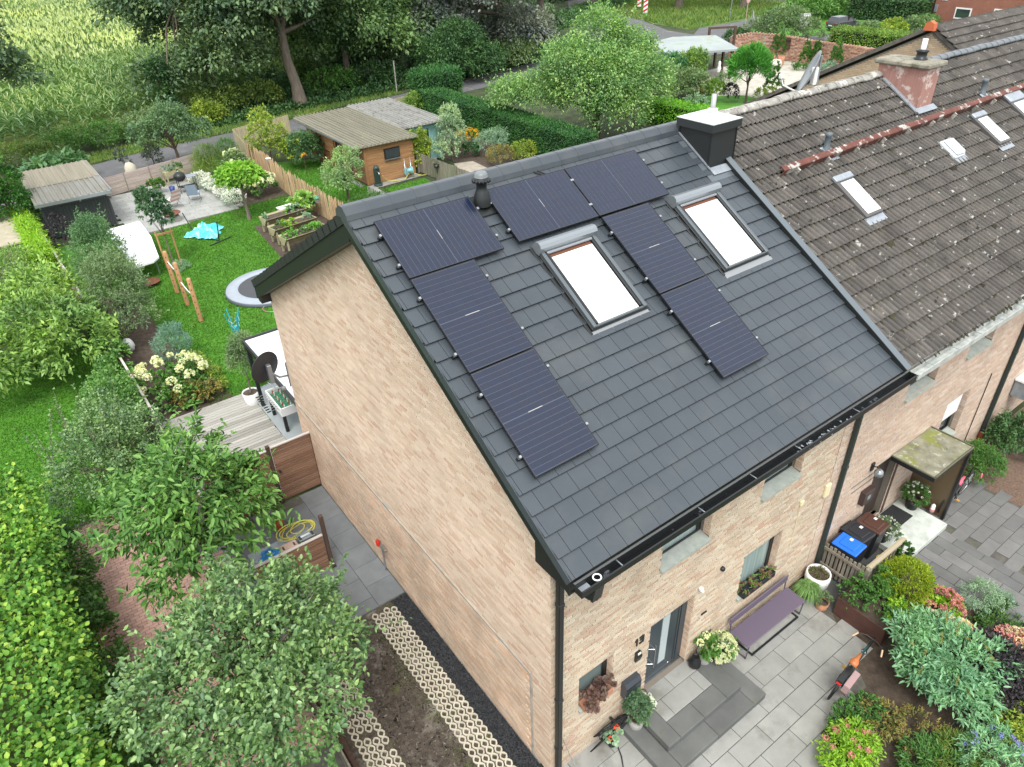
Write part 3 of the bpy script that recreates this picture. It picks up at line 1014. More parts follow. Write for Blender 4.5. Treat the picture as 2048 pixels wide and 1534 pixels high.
# verge tiles of the rear slope, seen edge on
U_R = Vector((0, yR - YR, zR - ZR)); LR = U_R.length; U_R.normalize()
N_R = Vector((0, -U_R.z, U_R.y))
def VR(x, s, off): return Vector((x, YR, ZR)) + U_R * s + N_R * off
nv = 21
for k in range(nv):
    mb = MB()
    s0, s1 = .1 + (LR - .1) * k / nv, .1 + (LR - .1) * (k + 1) / nv + .03
    v = [VR(x, s, o_) for x in (-.29, .1) for s, o_ in ((s0, -.15), (s1, -.15), (s1, .035), (s0, .012))]
    mb.add(v, [(0, 1, 2, 3), (7, 6, 5, 4), (3, 2, 6, 7), (1, 5, 6, 2), (0, 4, 5, 1), (0, 3, 7, 4)])
    mb.build('verge_tile', mat('black_verge_tile', (.02, .022, .024), .5) if k == 0 else bpy.data.materials['black_verge_tile'], house)

# ridge tiles
prof = []
for a in range(0, 9):
    q = math.pi * (a / 8)
    prof.append((.185 * math.cos(q), .105 * math.sin(q)))
def ridge_mesh(L):
    pts = [(-.205, -.12), (-.185, -.035), (-.085, .058), (-.05, .07), (.05, .07), (.085, .058), (.185, -.035), (.205, -.12)]
    mb = MB()
    mb.prism(pts, 0, 0, L - .006)
    mb.prism([(p[0] * 1.012, p[1] + .004) for p in pts], 0, L - .04, L - .003)
    return mb.mesh('ridge_tile', M_TILE)
me_rt = ridge_mesh(.425)
for k in range(18):
    o = link('ridge_tile', me_rt, house)
    o.location = (-.32 + .425 * k, YR, ZR + .035)
MB().prism([(-.215, -.22), (-.19, .0), (-.09, .10), (.09, .10), (.19, .0), (.215, -.22)], 0, -.345, -.322).build('ridge_end_cap', M_ANTH, house)

# barge boards, eaves boxes, gutters --------------------------------------------
mb = MB()
def board(mb, a, b, drop, x0, x1, top=-.03):
    v = []
    for x in (x0, x1):
        v += [Vector((x, a[0], a[1] + top)), Vector((x, b[0], b[1] + top)), Vector((x, b[0], b[1] + top - drop)), Vector((x, a[0], a[1] + top - drop))]
    mb.add(v, [(0, 1, 2, 3), (7, 6, 5, 4), (0, 4, 5, 1), (1, 5, 6, 2), (2, 6, 7, 3), (3, 7, 4, 0)])
e = RP(0, 6.36, -.05)
ap = (YR, ZR - .06)
board(mb, ap, (e.y, e.z), .30, -.272, -.245)
board(mb, ap, (yR, zR - .04), .40, -.262, -.235)
mb.build('barge_board', M_ANTH, house)
mb = MB()
board(mb, (YR, ZR - .33), (e.y, e.z - .27), .02, -.25, .02)
board(mb, (YR, ZR - .43), (yR, zR - .41), .02, -.24, .02)
mb.build('soffit', M_ANTH, house)
mb = MB()
mb.prism([(e.y, e.z - .02), (0.02, e.z + .1), (0.02, 5.86), (e.y + .08, 5.86), (e.y, 5.93)], 0, -.25, 7.62)
mb.prism([(yR, zR - .06), (D_H - .1, zR + .05), (D_H - .1, 5.55), (yR - .1, 5.55), (yR, 5.7)], 0, -.25, 7.62)
mb.build('eaves_box', M_BLACK, house)
gy0, gy1, gz = -.955, -.81, 6.12
mb = MB()
mb.box(-.25, 7.7, gy0, gy0 + .008, gz - .11, gz).box(-.25, 7.7, gy1 - .008, gy1, gz - .11, gz + .02)
mb.box(-.25, 7.7, gy0 - .012, gy0 + .012, gz, gz + .014)
mb.box(-.258, -.25, gy0, gy1, gz - .11, gz + .01).box(7.7, 7.71, gy0, gy1, gz - .11, gz + .01)
mb.build('gutter', M_BLACK, house)
g2 = bpy.data.objects['gutter']
MB().box(-.25, 7.7, gy0 + .008, gy1 - .008, gz - .11, gz - .085).build('gutter_bed', M_BLKWET, g2)
MB().box(-.25, 7.6, gy1, gy1 + .035, gz + .012, gz + .02).build('drip_edge', mat('zinc_edge', (.4, .42, .43), .35, .7), g2)
for x in (.45, 2.05, 3.2, 4.3, 5.9):
    MB().box(x, x + .016, gy0, gy1, gz + .001, gz + .01).build('gutter_bracket', M_ALU, g2)
mb = MB()
mb.box(-.24, -.06, gy0 + .01, gy1 - .01, gz - .084, gz - .06)
mb.build('gutter_end', M_LEAD, g2)
ring = MB()
ring.tube([(.06 + .055 * math.cos(a * math.pi / 8), (gy0 + gy1) / 2 + .055 * math.sin(a * math.pi / 8), gz + .012) for a in range(16)], .011, 6, closed=True)
ring.build('outlet_ring', M_WHITE, g2)
mb = MB()
mb.prism([(-.95, 6.0), (-.83, 6.0), (-.84, 5.72), (-.90, 5.70)], 0, -.02, .14)
mb.build('outlet_box', M_BLACK, g2)
kind(join_copies('leaf_litter', MB().quad((0, 0, 0), (.05, .01, .01), (.04, .04, 0), (0, .03, .008)).mesh('l', M_LEAD),
     [Matrix.Translation((x, RND.uniform(gy0 + .02, gy1 - .05), gz - .08)) @ Matrix.Rotation(RND.uniform(0, 6), 4, 'Z') for x in [RND.uniform(4.3, 5.8) for _ in range(40)]], M_LEAD, g2), 'stuff')

def square_pipe(name, x, y, zs, w, m, parent, bands=()):
    mb = MB()
    mb.bbox(x - w / 2, x + w / 2, y - w / 2, y + w / 2, zs[0], zs[1], .012)
    for z in bands:
        mb.bbox(x - w / 2 - .008, x + w / 2 + .008, y - w / 2 - .008, y + w / 2 + .008, z, z + .07, .008)
    return mb.build(name, m, parent)
dp = square_pipe('downpipe', .11, -.085, (0, 5.9), .1, M_BLACK, house, (4.75, 2.35, .9))
mb = MB()
mb.tube([(.06, -.88, 5.74), (.07, -.75, 5.62), (.1, -.2, 5.45), (.11, -.085, 5.3)], .05, 8)
mb.build('downpipe_elbow', M_BLACK, dp)

# raised capping at the party wall
mb = MB()
slab_between(mb, [RP(7.45, .02, .10), RP(7.45, 6.42, .10), RP(7.60, 6.42, .12), RP(7.60, .02, .12)], EN * -.16)
mb.build('parapet_capping', mat('capping_metal', (.16, .185, .2), .35, .6), house)
mb = MB()
slab_between(mb, [RP(7.441, .02, .115), RP(7.441, 6.43, .115), RP(7.452, 6.43, .115), RP(7.452, .02, .115)], EN * -.15)
mb.build('parapet_side', M_BLACK, house)

# chimney -----------------------------------------------------------------------
def box_at(mb, x0, x1, y0, y1, z0, z1, m=0): mb.box(x0, x1, y0, y1, z0, z1, m)
cx0, cx1, cy0, cy1 = 6.94, 7.68, 3.66, 4.46
mb = MB()
mb.box(cx0, cx1, cy0, cy1, 8.6, 9.68)
chim = mb.build('chimney', mat('dark_chimney_cladding', (.015, .017, .0175), .55), house)
mb = MB()
for x, y in ((cx0, cy0), (cx1, cy0), (cx0, cy1)):
    mb.box(x - .012, x + .012, y - .012, y + .012, 8.6, 9.66)
mb.build('corner_trim', M_BLACK, chim)
mb = MB()
mb.box(cx0 - .05, cx1 + .06, cy0 - .06, cy1 + .06, 9.64, 9.79)
mb.build('chimney_cap', mat('cap_sheet_metal', (.02, .023, .0235), .5), chim)
mb = MB()
mb.box(cx0 - .055, cx1 + .065, cy0 - .065, cy1 + .065, 9.79, 9.803)
mb.box(cx0 + .2, cx0 + .45, cy0 + .4, cy0 + .65, 9.803, 9.82)
mb.build('cap_top', mat('pale_metal_sheet', (.62, .66, .67), .35, .3), chim)
mb = MB()
px_, py_ = cx0 + .5, cy0 + .45
mb.lathe([(.12, 9.80), (.09, 9.82), (.085, 9.88), (.10, 9.89), (.10, 9.93), (.07, 9.94)], 14, (px_, py_, 0))
mb.build('flue_collar', M_PVC, chim)
MB().lathe([(.05, 9.9), (.05, 10.2), (.035, 10.2), (.035, 10.1)], 12, (px_, py_, 0)).build('flue_pipe', mat('grey_flue', (.42, .42, .42), .4, .5), chim)
mb = MB()
slab_between(mb, [RP(cx0 - .16, .2, .03), RP(cx0 - .16, 1.5, .03), RP(7.44, 1.5, .03), RP(7.44, .2, .03)], EN * -.01)
mb.build('chimney_flashing', mat('dark_lead_sheet', (.13, .15, .165), .4, .4), house)
mb = MB()
slab_between(mb, [RP(cx0 - .02, .2, .05), RP(cx0 - .02, 1.24, .05), RP(cx0 + .0, 1.24, .05), RP(cx0 + .0, .2, .05)], EN * .03)
slab_between(mb, [RP(cx0, 1.2, .045), RP(cx0, 1.38, .045), RP(7.44, 1.38, .045), RP(7.44, 1.2, .045)], EN * .01)
mb.build('flashing_edge', M_LEAD, house)

# roof windows -------------------------------------------------------------------
M_BLINDG = mat('white_blind_and_sky_reflection', (.72, .74, .75), .07, spec=1.0)  # white blind, with the bright sky reflection also put into the pane colour
def roof_window(x0, x1, s0, s1):
    base = MB()
    def rb(mb, a, b, c, d, o0, o1, m=0):
        M = RM(0, 0)
        mb.bbox(a, b, -d, -c, o0, o1, min(.012, (o1 - o0) * .3), m, M)
    rb(base, x0, x1, s0, s1, -.02, .075)
    w = base.build('roof_window', M_BLACK, house)
    fr = MB()
    rb(fr, x0 + .02, x0 + .09, s0 + .1, s1 - .02, .06, .125)
    rb(fr, x1 - .09, x1 - .02, s0 + .1, s1 - .02, .06, .13)
    rb(fr, x0 + .09, x1 - .09, s1 - .06, s1 - .02, .06, .115)
    fr.build('frame', mat('window_cladding', (.13, .15, .16), .3, .5) if 'window_cladding' not in bpy.data.materials else bpy.data.materials['window_cladding'], w)
    for xx in (x0 + .10, x1 - .145):
        g = MB(); rb(g, xx, xx + .045, s0 + .22, s1 - .07, .07, .122); g.build('guide_rail', M_BLACK, w)
    hood = MB()
    pr = [(0, -.02), (.0, .12), (.03, .19), (.09, .235), (.15, .235), (.20, .20), (.22, .13), (.22, .06)]
    M = RM(0, 0)
    v = [M @ Vector((x, -(s0 + p[0]), p[1])) for x in (x0 - .01, x1 + .01) for p in pr]
    n = len(pr)
    hood.add(v, [tuple(range(n)), tuple(range(2 * n - 1, n - 1, -1))] + [(i, n + i, n + i + 1, i + 1) for i in range(n - 1)])
    hood.build('blind_hood', mat('light_aluminium', (.26, .285, .30), .32, .5) if 'light_aluminium' not in bpy.data.materials else bpy.data.materials['light_aluminium'], w)
    bar = MB(); rb(bar, x0 + .115, x1 - .115, s0 + .22, s0 + .27, .08, .13); bar.build('hood_rail', M_ALU, w)
    gap = MB(); rb(gap, x0 + .16, x1 - .16, s0 + .27, s0 + .33, .074, .08); gap.build('inner_jamb', mat('brown_jamb', (.12, .04, .015), .5) if 'brown_jamb' not in bpy.data.materials else bpy.data.materials['brown_jamb'], w)
    p = MB(); rb(p, x0 + .16, x1 - .16, s0 + .33, s1 - .16, .074, .088); p.build('pane', M_BLINDG, w)
    p = MB(); rb(p, x0 + .16, x1 - .16, s1 - .16, s1 - .07, .074, .092); p.build('bottom_rail', M_PVC, w)
    a = MB(); rb(a, x0 - .03, x1 + .03, s1, s1 + .15, .028, .036); a.build('apron_flashing', mat('apron_metal', (.27, .285, .29), .4, .4) if 'apron_metal' not in bpy.data.materials else bpy.data.materials['apron_metal'], w)
    for xa in (x0 - .06, x1):
        a = MB(); rb(a, xa, xa + .055, s0 - .02, s1 + .05, .0, .045); a.build('side_flashing', M_ANTH, w)
for h in SKY:
    roof_window(*h)

# soil vent pipe
vx, vs_ = 1.93, .60
b = RP(vx, vs_, .03)
mb = MB()
v = MB()
M = RM(0, 0)
v.bbox(vx - .19, vx + .2, -vs_ - .22, -vs_ + .2, .03, .06, .01, 0, M)
vent = v.build('roof_vent', M_BLACK, house)
MB().lathe([(.15, .02), (.145, .1), (.135, .17), (.10, .26), (.085, .30), (.085, .40), (.14, .415), (.145, .45), (.12, .475), (.118, .49)], 16, (b.x, b.y, b.z)).build('vent_pipe', M_ANTH, vent)
mb = MB()
for k in range(16):
    q = k * math.pi / 8
    mb.ell((b.x + .142 * math.cos(q), b.y + .142 * math.sin(q), b.z + .43), (.02, .02, .03), 5, 3)
mb.build('vent_louvres', M_ANTH, vent)
MB().lathe([(.118, .49), (.11, .50), (.112, .53), (.08, .565), (.03, .58), (0, .582)], 16, (b.x, b.y, b.z)).build('vent_cap', mat('grey_vent_cap', (.16, .175, .18), .4), vent)
mb = MB()
mb.tube([RP(3.15, .02, .03), RP(3.25, .2, .04), RP(3.38, .34, .05), RP(3.4, .5, .06)], .014, 6)
mb.tube([RP(3.12, .02, .03), RP(3.3, .16, .04), RP(3.44, .32, .05), RP(3.46, .5, .06)], .010, 6)
mb.build('roof_cable', M_RUBBER, house)

# solar panels --------------------------------------------------------------------
M_CELL = mat('solar_cell', (.02, .03, .055), .2, pieces=[(.006, .012, .03), (.008, .014, .034), (.010, .014, .031), (.007, .014, .037)], spec=.6)
M_BACK = mat('cell_backsheet', (.058, .066, .085), .25, spec=.6)
M_FRAME = mat('black_panel_frame', (.02, .021, .024), .35, .4)
M_BUS = mat('silver_busbar', (.42, .40, .38), .4, .3)
places = ['leftmost in the top row, against the gable verge', 'upright below the leftmost top panel, beside the verge', 'lowest by the gable verge, nearest the eaves', 'lying just right of the black vent pipe',
          'rightmost of the top row, below the ridge cable', 'upright between the two roof windows', 'lowest between the roof windows, jutting towards the gutter']
cell_cache = {}
def cells(w, h, land):
    nx, ny = (18, 6) if land else (6, 18)
    mx, my, gap = .018, .018, .008
    lx, ly = w - 2 * mx - (gap if land else 0), h - 2 * my - (0 if land else gap)
    dx, dy = lx / nx, ly / ny
    out = []
    for i in range(nx):
        for j in range(ny):
            x = mx + dx * i + (gap if land and i >= nx / 2 else 0)
            y = my + dy * j + (gap if not land and j >= ny / 2 else 0)
            out.append((x, y))
    return dx, dy, out
for i, (x, s, w, h) in enumerate(PANELS):
    land = w > h
    t = thing('solar_panel', 'black solar panel ' + places[i], 'solar panel', RP(x, s + h, .10), 0, 'black solar panels on the house roof')
    t.matrix_world = RM(x, s + h, .10)
    mb = MB()
    f = .011
    mb.box(0, w, 0, f, -.0, .034).box(0, w, h - f, h, 0, .034).box(0, f, f, h - f, 0, .034).box(w - f, w, f, h - f, 0, .034)
    mb.build('frame', M_FRAME, t)
    bk = MB().box(f, w - f, f, h - f, .018, .029).build('back_sheet', M_BACK, t)
    dx, dy, cs = cells(w, h, land)
    key = land
    if key not in cell_cache:
        cell_cache[key] = (MB().box(.0035, dx - .0035, .0005, dy - .0005, .029, .0305) if land else MB().box(.0005, dx - .0005, .0035, dy - .0035, .029, .0305)).mesh('solar_cell', M_CELL)
    for cx_, cy_ in cs:
        o = link('solar_cell', cell_cache[key], bk)
        o.location = (cx_, cy_, 0)
    if i != 4:
        mb = MB()
        if land: mb.box(w * .50 - .004, w * .50 + .004, h * .44, h * .60, .0306, .0312)
        else: mb.box(w * .40, w * .62, h * .498, h * .504, .0306, .0312)
        mb.build('busbar', M_BUS, bk)
    cl = MB()
    rail = MB()
    for q in ((.24, .76) if land else (.2, .8)):
        yy = h * q
        rail.box(-.06, w + .05, yy - .02, yy + .02, -.075, -.004)
        for xx in (-.045, w + .005):
            cl.bbox(xx, xx + .04, yy - .022, yy + .022, -.02, .042, .006)
    rail.build('mounting_rail', M_BLACK, t)
    cl.build('end_clamp', M_ALU, t)

# windows and door ------------------------------------------------------------------
def window(parent, x0, x1, z0, z1, y=.16, glass=None, split=None, sill=True, fw=.07, tilt=False, frame=None, sill_m=None):
    mb = MB()
    fr = frame or M_ANTH
    mb.box(x0, x1, y, y + .07, z0, z0 + fw).box(x0, x1, y, y + .07, z1 - fw, z1).box(x0, x0 + fw, y, y + .07, z0 + fw, z1 - fw).box(x1 - fw, x1, y, y + .07, z0 + fw, z1 - fw)
    mb.box(x0 + fw, x1 - fw, y - .012, y, z0 + fw, z0 + fw + .05).box(x0 + fw, x1 - fw, y - .012, y, z1 - fw - .05, z1 - fw).box(x0 + fw, x0 + fw + .05, y - .012, y, z0 + fw + .05, z1 - fw - .05).box(x1 - fw - .05, x1 - fw, y - .012, y, z0 + fw + .05, z1 - fw - .05)
    if split:
        mb.box(split - .05, split + .05, y - .014, y + .05, z0 + fw + .05, z1 - fw - .05)
    w = mb.build('window', fr, parent)
    MB().box(x0 + fw, x1 - fw, y + .02, y + .035, z0 + fw, z1 - fw).build('pane', glass or M_GLASS, w)
    if sill:
        sl = MB()
        v = [(x0 + .002, -.06, z0 - .045), (x1 - .002, -.06, z0 - .045), (x1 - .002, -.06, z0 + .008), (x0 + .002, -.06, z0 + .008), (x0 + .002, y + .0, z0 + .001), (x1 - .002, y + .0, z0 + .001), (x1 - .002, y + .0, z0 + .055), (x0 + .002, y + .0, z0 + .055)]
        sl.add(v, [(0, 1, 2, 3), (3, 2, 6, 7), (1, 5, 6, 2), (4, 0, 3, 7), (5, 4, 7, 6), (4, 5, 1, 0)])
        sl.build('sill', sill_m or M_SILL, w)
    return w
window(house, .62, 1.42, 1.46, 2.40, .15, mat('frosted_glass', (.16, .20, .19), .25, spec=.8))
window(house, 4.96, 6.18, 1.2, 2.46, .15, M_CURT)
window(house, 2.4, 3.64, 3.84, 5.15, .2, M_CURT)
window(house, 5.08, 6.29, 3.93, 5.15, .2, M_CURT)
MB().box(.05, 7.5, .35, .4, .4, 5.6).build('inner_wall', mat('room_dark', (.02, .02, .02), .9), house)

dx0, dx1, dz0, dz1, dy = 2.34, 3.52, .37, 2.42, .13
mb = MB()
mb.box(dx0, dx0 + .05, dy, dy + .08, dz0, dz1).box(dx1 - .16, dx1, dy, dy + .08, dz0, dz1).box(dx0 + .05, dx1 - .16, dy, dy + .08, dz1 - .06, dz1)
mb.bbox(dx0 + .05, dx1 - .165, dy + .01, dy + .06, dz0 + .03, dz1 - .06, .01)
door = mb.build('door', mat('anthracite_door', (.035, .05, .06), .35), house)
MB().box(2.84, 3.03, dy - .004, dy + .012, .72, 2.12).build('glass_panel', mat('frosted_strip', (.42, .48, .48), .2), door)
mb = MB()
hx = 2.62
mb.tube([(hx, dy - .075, .88), (hx, dy - .075, 1.56)], .014, 8)
for z in (.98, 1.44):
    mb.tube([(hx, dy - .075, z), (hx, dy + .01, z), ], .011, 6).tube([(hx, dy - .07, z), (hx - .1, dy + .005, z)], .011, 6)
mb.build('handle', M_STEEL, door)
MB().box(dx0, dx1, dy - .03, dy + .02, dz0, dz0 + .022).build('threshold', M_STEEL, door)
MB().box(2.66 + .62, 2.66 + .635, dy + .004, dy + .012, dz0 + .06, dz1 - .1).build('door_groove', M_BLACK, door)
mb = MB()
mb.lathe([(.0, 0), (.02, 0), (.02, .03), (0, .03)], 8, (3.15, dy, .5)); mb.build('door_stop', M_STEEL, door)
# ---------------------------------------------------------------- neighbouring terrace
def old_tile_mat(name, seed_scale):
    m = mat(name, (.1, .09, .08), .95, pieces=[(.072, .065, .058), (.09, .082, .072), (.108, .099, .088), (.096, .085, .075), (.12, .108, .094)], var=.25, var_scale=1.4, grain=((22, 5, 5), .22),
            spots=((.42, .42, .38), 5.4, .62, .68), spots2=((.025, .023, .018), 5.2, .63, .66), bump=.6, bump_scale=40)
    return m
M_OLD = old_tile_mat('old_concrete_tile', 1)
M_RIDGE = mat('lichen_ridge', (.27, .26, .23), .95, var=.3, var_scale=5, spots=((.52, .50, .45), 4, .52, .62), spots2=((.08, .08, .07), 6, .58, .66), bump=.8, bump_scale=25)
M_RIDGEN = mat('grey_ridge', (.13, .145, .155), .5)
OW, OG = .30, .33

def wave_tile(w=OW, L=OG + .05, n=16):
    mb = MB()
    xs = [w * i / n for i in range(n + 1)]
    def hgt(x):
        q = (x / w * 2) % 1.0
        return .05 * (math.sin(math.pi * min(q / .68, 1)) ** .7 if q < .68 else 0) + .004
    v = []
    for yy, off in ((0, .046), (.004, .056), (L, -.008)):
        v += [(x, yy, off + hgt(x)) for x in xs]
    v += [(x, .05, .036 + hgt(x)) for x in xs]
    f = []
    k = n + 1
    for i in range(n):
        f += [(k + i, k + i + 1, 2 * k + i + 1, 2 * k + i), (i, i + 1, k + i + 1, k + i), (3 * k + i, 3 * k + i + 1, i + 1, i)]
    mb.add(v, f)
    return mb.mesh('roof_tile', M_OLD)
me_old = wave_tile()

def row_roof(parent, x0, x1, nrow, s0, to_m, nmax=300, skip=None):
    items = []
    for k in range(nrow):
        s1 = s0 + OG * (k + 1)
        for i in range(int((x1 - x0) / OW + .02)):
            x = x0 + OW * i
            if skip and skip(x + OW / 2, s1 - OG / 2):
                continue
            M = to_m(x + RND.uniform(-.004, .004), s1 + RND.uniform(-.006, .006), RND.uniform(-.003, .003)) @ Matrix.Rotation(RND.uniform(-.008, .008), 4, 'Z')
            items.append(((M.translation - CAM).length, M))
    items.sort(key=lambda t: t[0])
    for _, M in items[:nmax]:
        o = link('roof_tile', me_old, parent)
        o.matrix_local = M
    if len(items) > nmax:
        join_copies('roof_tile', me_old, [M for _, M in items[nmax:]], M_OLD, parent)

def old_ridge(parent, x0, x1, z, m, L=.36, y=YR, name='ridge_tile', r=.15):
    mb = MB()
    pts = [(r * math.cos(q), r * .75 * math.sin(q)) for q in [math.pi * a / 8 for a in range(9)]]
    mb.prism(pts, 0, 0, L - .01, 0, True)
    mb.prism([(p[0] * 1.1, p[1] * 1.1) for p in pts], 0, L - .07, L - .005, 0, True)
    me = mb.mesh(name, m)
    x = x0
    while x < x1:
        o = link(name, me, parent)
        o.location = (x, y, z + RND.uniform(-.012, .012))
        o.rotation_euler = (RND.uniform(-.03, .03), RND.uniform(-.02, .02), RND.uniform(-.02, .02))
        x += L

XN = 7.64
XM = XN + .3 * 28
nb1 = thing('terraced_house', 'middle terraced house with lichen spotted brown tiles, mossy porch roof and pink chimney', 'house', (0, 0, 0), 0, 'old terraced houses with brown tiled roofs')
nb2 = thing('terraced_house', 'far terraced house with grey ridge tiles beyond the long downpipe', 'house', (0, 0, 0), 0, 'old terraced houses with brown tiled roofs')
NH1 = [(8.75 + .9, 10.6, 0, 2.2), (10.7, 11.55, 0, 2.2), (12.75, 13.95, 1.3, 2.72), (10.0, 11.3, 4.0, 5.3), (12.75, 14.0, 4.05, 5.3)]
NH1 = [(9.75, 10.75, .2, 2.25), (12.7, 13.9, 1.3, 2.72), (10.05, 11.32, 4.0, 5.3), (12.75, 14.0, 4.05, 5.3)]
NH2 = [(18.0, 19.2, 4.05, 5.3)]
mb = MB(); wall_boxes(mb, lambda a, b, c, d_: mb.box(a, b, .0, .3, c, d_), 7.64, XM, 0, 6.1, NH1); mb.box(XM - .1, XM, .3, 10, 0, 6.0); mb.box(7.64, XM, 9.8, 10, 0, 6); mb.build('wall', M_MORTAR, nb1)
mb = MB(); wall_boxes(mb, lambda a, b, c, d_: mb.box(a, b, .02, .3, c, d_), XM, 24.2, 0, 6.1, NH2); mb.box(XM, 24.2, 9.8, 10, 0, 6); mb.build('wall', M_MORTAR, nb2)
M_BRN = mat('neighbour_brick', (0.5, 0.376, 0.292), .88, pieces=[(0.54, 0.422, 0.329), (0.46, 0.342, 0.267), (0.59, 0.49, 0.401), (0.51, 0.365, 0.267), (0.55, 0.456, 0.365), (0.49, 0.342, 0.256)], var=.14, var_scale=1.1, bump=.4, bump_scale=50)
runs = brick_runs(7.64, XM, .03, 6.0, NH1, seed=3)
lay_bricks(nb1, [r for r in runs if not (8.75 < r[0] < 9.6 and 1.55 < r[2] < 2.35 and int(r[2] / BC) % 3 == 0 and int(r[0] / .125) % 2 == 0)], front_m, M_BRN, 150)
reveals(nb1, NH1[1:], M_BRN)
lay_bricks(nb2, brick_runs(XM, 24, .03, 6.0, NH2, seed=4), lambda a, b, z: front_m(a, b, z, .02), M_BRN, 60)
for h in NH1[2:]:
    window(nb1, *h, .2, M_GLASS)
window(nb1, *NH1[1], .2, M_GLASS)
window(nb2, *NH2[0], .2, M_GLASS)
wv = bpy.data.objects.new('roller_blind', MB().bbox(12.78, 13.82, .10, .13, 1.95, 2.70, .01).mesh('roller_blind', M_WHITE)); COL.objects.link(wv); wv.parent = nb1
# brown front door, deep in shade
mb = MB(); mb.bbox(9.77, 10.73, .14, .2, .2, 2.23, .01); dn = mb.build('door', mat('dark_brown_door', (.045, .03, .024), .5), nb1)
MB().box(9.75, 10.75, .05, .13, .17, .2).build('threshold', M_LEAD, dn)
for nb, xa, xb in ((nb1, XN, XM), (nb2, XM, 24.2)):
    mb = MB()
    slab_between(mb, [RP(xa, 0, -.03), RP(xa, 6.36, -.03), RP(xb, 6.36, -.03), RP(xb, 0, -.03)], EN * -.08)
    slab_between(mb, [Vector((xa, YR, ZR - .01)), Vector((xb, YR, ZR - .01)), Vector((xb, 10.4, 6.2)), Vector((xa, 10.4, 6.2))], Vector((0, 0, -.1)))
    mb.build('roof', M_TILEEDGE, nb)
    mb = MB(); mb.prism([(-.74, 6.12), (0, 6.25), (0, 5.95), (-.7, 5.95)], 0, xa + .02, xb).build('eaves_box', mat('white_eaves', (.6, .6, .57), .7) if nb is nb1 else bpy.data.materials['white_eaves'], nb)
    g = MB(); g.box(xa + .1, xb, -.97, -.955, 6.0, 6.12).box(xa + .1, xb, -.955, -.80, 6.0, 6.012).box(xa + .1, xb, -.81, -.80, 6.012, 6.13)
    gg = g.build('gutter', mat('weathered_zinc_gutter', (.46, .48, .45), .6, .2, var=.3, var_scale=5) if nb is nb1 else bpy.data.materials['weathered_zinc_gutter'], nb)
    for x in np.arange(xa + .6, xb, .9):
        MB().box(x, x + .02, -.97, -.8, 6.122, 6.13).build('gutter_bracket', M_LEAD, gg)
CH = (14.37, 15.03, 3.5, 4.3)
SKN = [(9.68, 10.28, 2.36, 3.46), (16.02, 16.62, 2.02, 3.05), (18.1, 18.95, 1.75, 3.1)]
HATCH = (13.98, 14.46, 2.4, 2.95)
skipf = lambda x, s: (CH[0] + .1 < x < CH[1] - .1 and .55 < s < 1.15) or any(h[0] + .15 < x < h[1] - .15 and h[2] + .2 < s < h[3] - .2 for h in SKN)
to_m = lambda x, s, o: RM(x, s, o - .012)
row_roof(nb1, XN, XM, 19, .14, to_m, 300, skipf)
row_roof(nb2, XM, 24.2, 19, .14, to_m, 300, skipf)
def roof_moss(par, x0, x1, n, seed):
    rng = np.random.default_rng(seed)
    x = x0 + np.round(rng.uniform(0, x1 - x0, n) / .15) * .15 + .13 + rng.normal(0, .014, n)
    s = .14 + OG * (1 + rng.integers(0, 19, n)) + np.where(rng.random(n) < .6, .02 + np.abs(rng.normal(0, .02, n)), rng.uniform(-.3, 0, n))
    r = rng.gamma(3, .008, n) + .008
    c = np.array([[*RP(a, b, .0)] for a, b in zip(x, s)]) + np.array(EN) * (.012 + .02 * rng.random((n, 1)))
    base = np.array([(1, 0, 0), (.3, .95, 0), (-.8, .6, 0), (-.8, -.6, 0), (.3, -.95, 0), (0, 0, .75)])
    lx, ly, lz = np.array(EX), np.array(EY), np.array(EN)
    D3 = base[:, :1] * lx * .8 + base[:, 1:2] * ly * 1.25 + base[:, 2:] * lz
    V = (c[:, None, :] + D3[None] * r[:, None, None]).reshape(-1, 3)
    F = np.concatenate([np.arange(n)[:, None] * 6 + np.array([[a, (a + 1) % 5, 5]]) for a in range(5)])
    kind(link('moss', np_mesh('moss', V, F, M_RMOSS), par), 'stuff')
M_RMOSS = mat('roof_moss', (.03, .026, .016), 1.0, pieces=[(.022, .019, .012), (.035, .031, .017), (.05, .048, .022)])
roof_moss(nb1, XN + .1, XM - .1, 3600, 5)
roof_moss(nb2, XM, 24, 3000, 6)
old_ridge(nb1, XN - .2, 14.3, ZR - .02, M_RIDGE)
old_ridge(nb2, 15.1, 24.1, ZR + .0, M_RIDGEN, r=.14)
# snow guard: a rusty trough along the slope
def guard(xa, xb, parent, sa, sb):
    n = int((xb - xa) / .95)
    for k in range(n):
        mb = MB()
        a, b = xa + (xb - xa) * k / n, xa + (xb - xa) * (k + 1) / n
        s = sa + (sb - sa) * k / n
        M = RM(0, 0)
        for q in ((-s - .0, -s - .015, .05, .20), (-s, -s + .12, .19, .205), (-s + .105, -s + .12, .14, .2)):
            mb.box(a + .006, b - .006, min(q[0], q[1]), max(q[0], q[1]), q[2], q[3], 0, M)
        mb.build('snow_guard', M_GUARD, parent)
        br = MB()
        br.box(a + .45, a + .49, -s - .1, -s + .05, .02, .17, 0, M)
        br.build('guard_bracket', M_RIDGE, parent)
M_GUARD = mat('flaking_red_metal', (.12, .04, .028), .8, var=.3, var_scale=4, spots=((.42, .40, .36), 3.2, .54, .60), spots2=((.10, .04, .03), 7, .6, .68))
guard(8.5, XM, nb1, 1.86, 1.79)
guard(XM, 21.0, nb2, 1.79, 1.74)
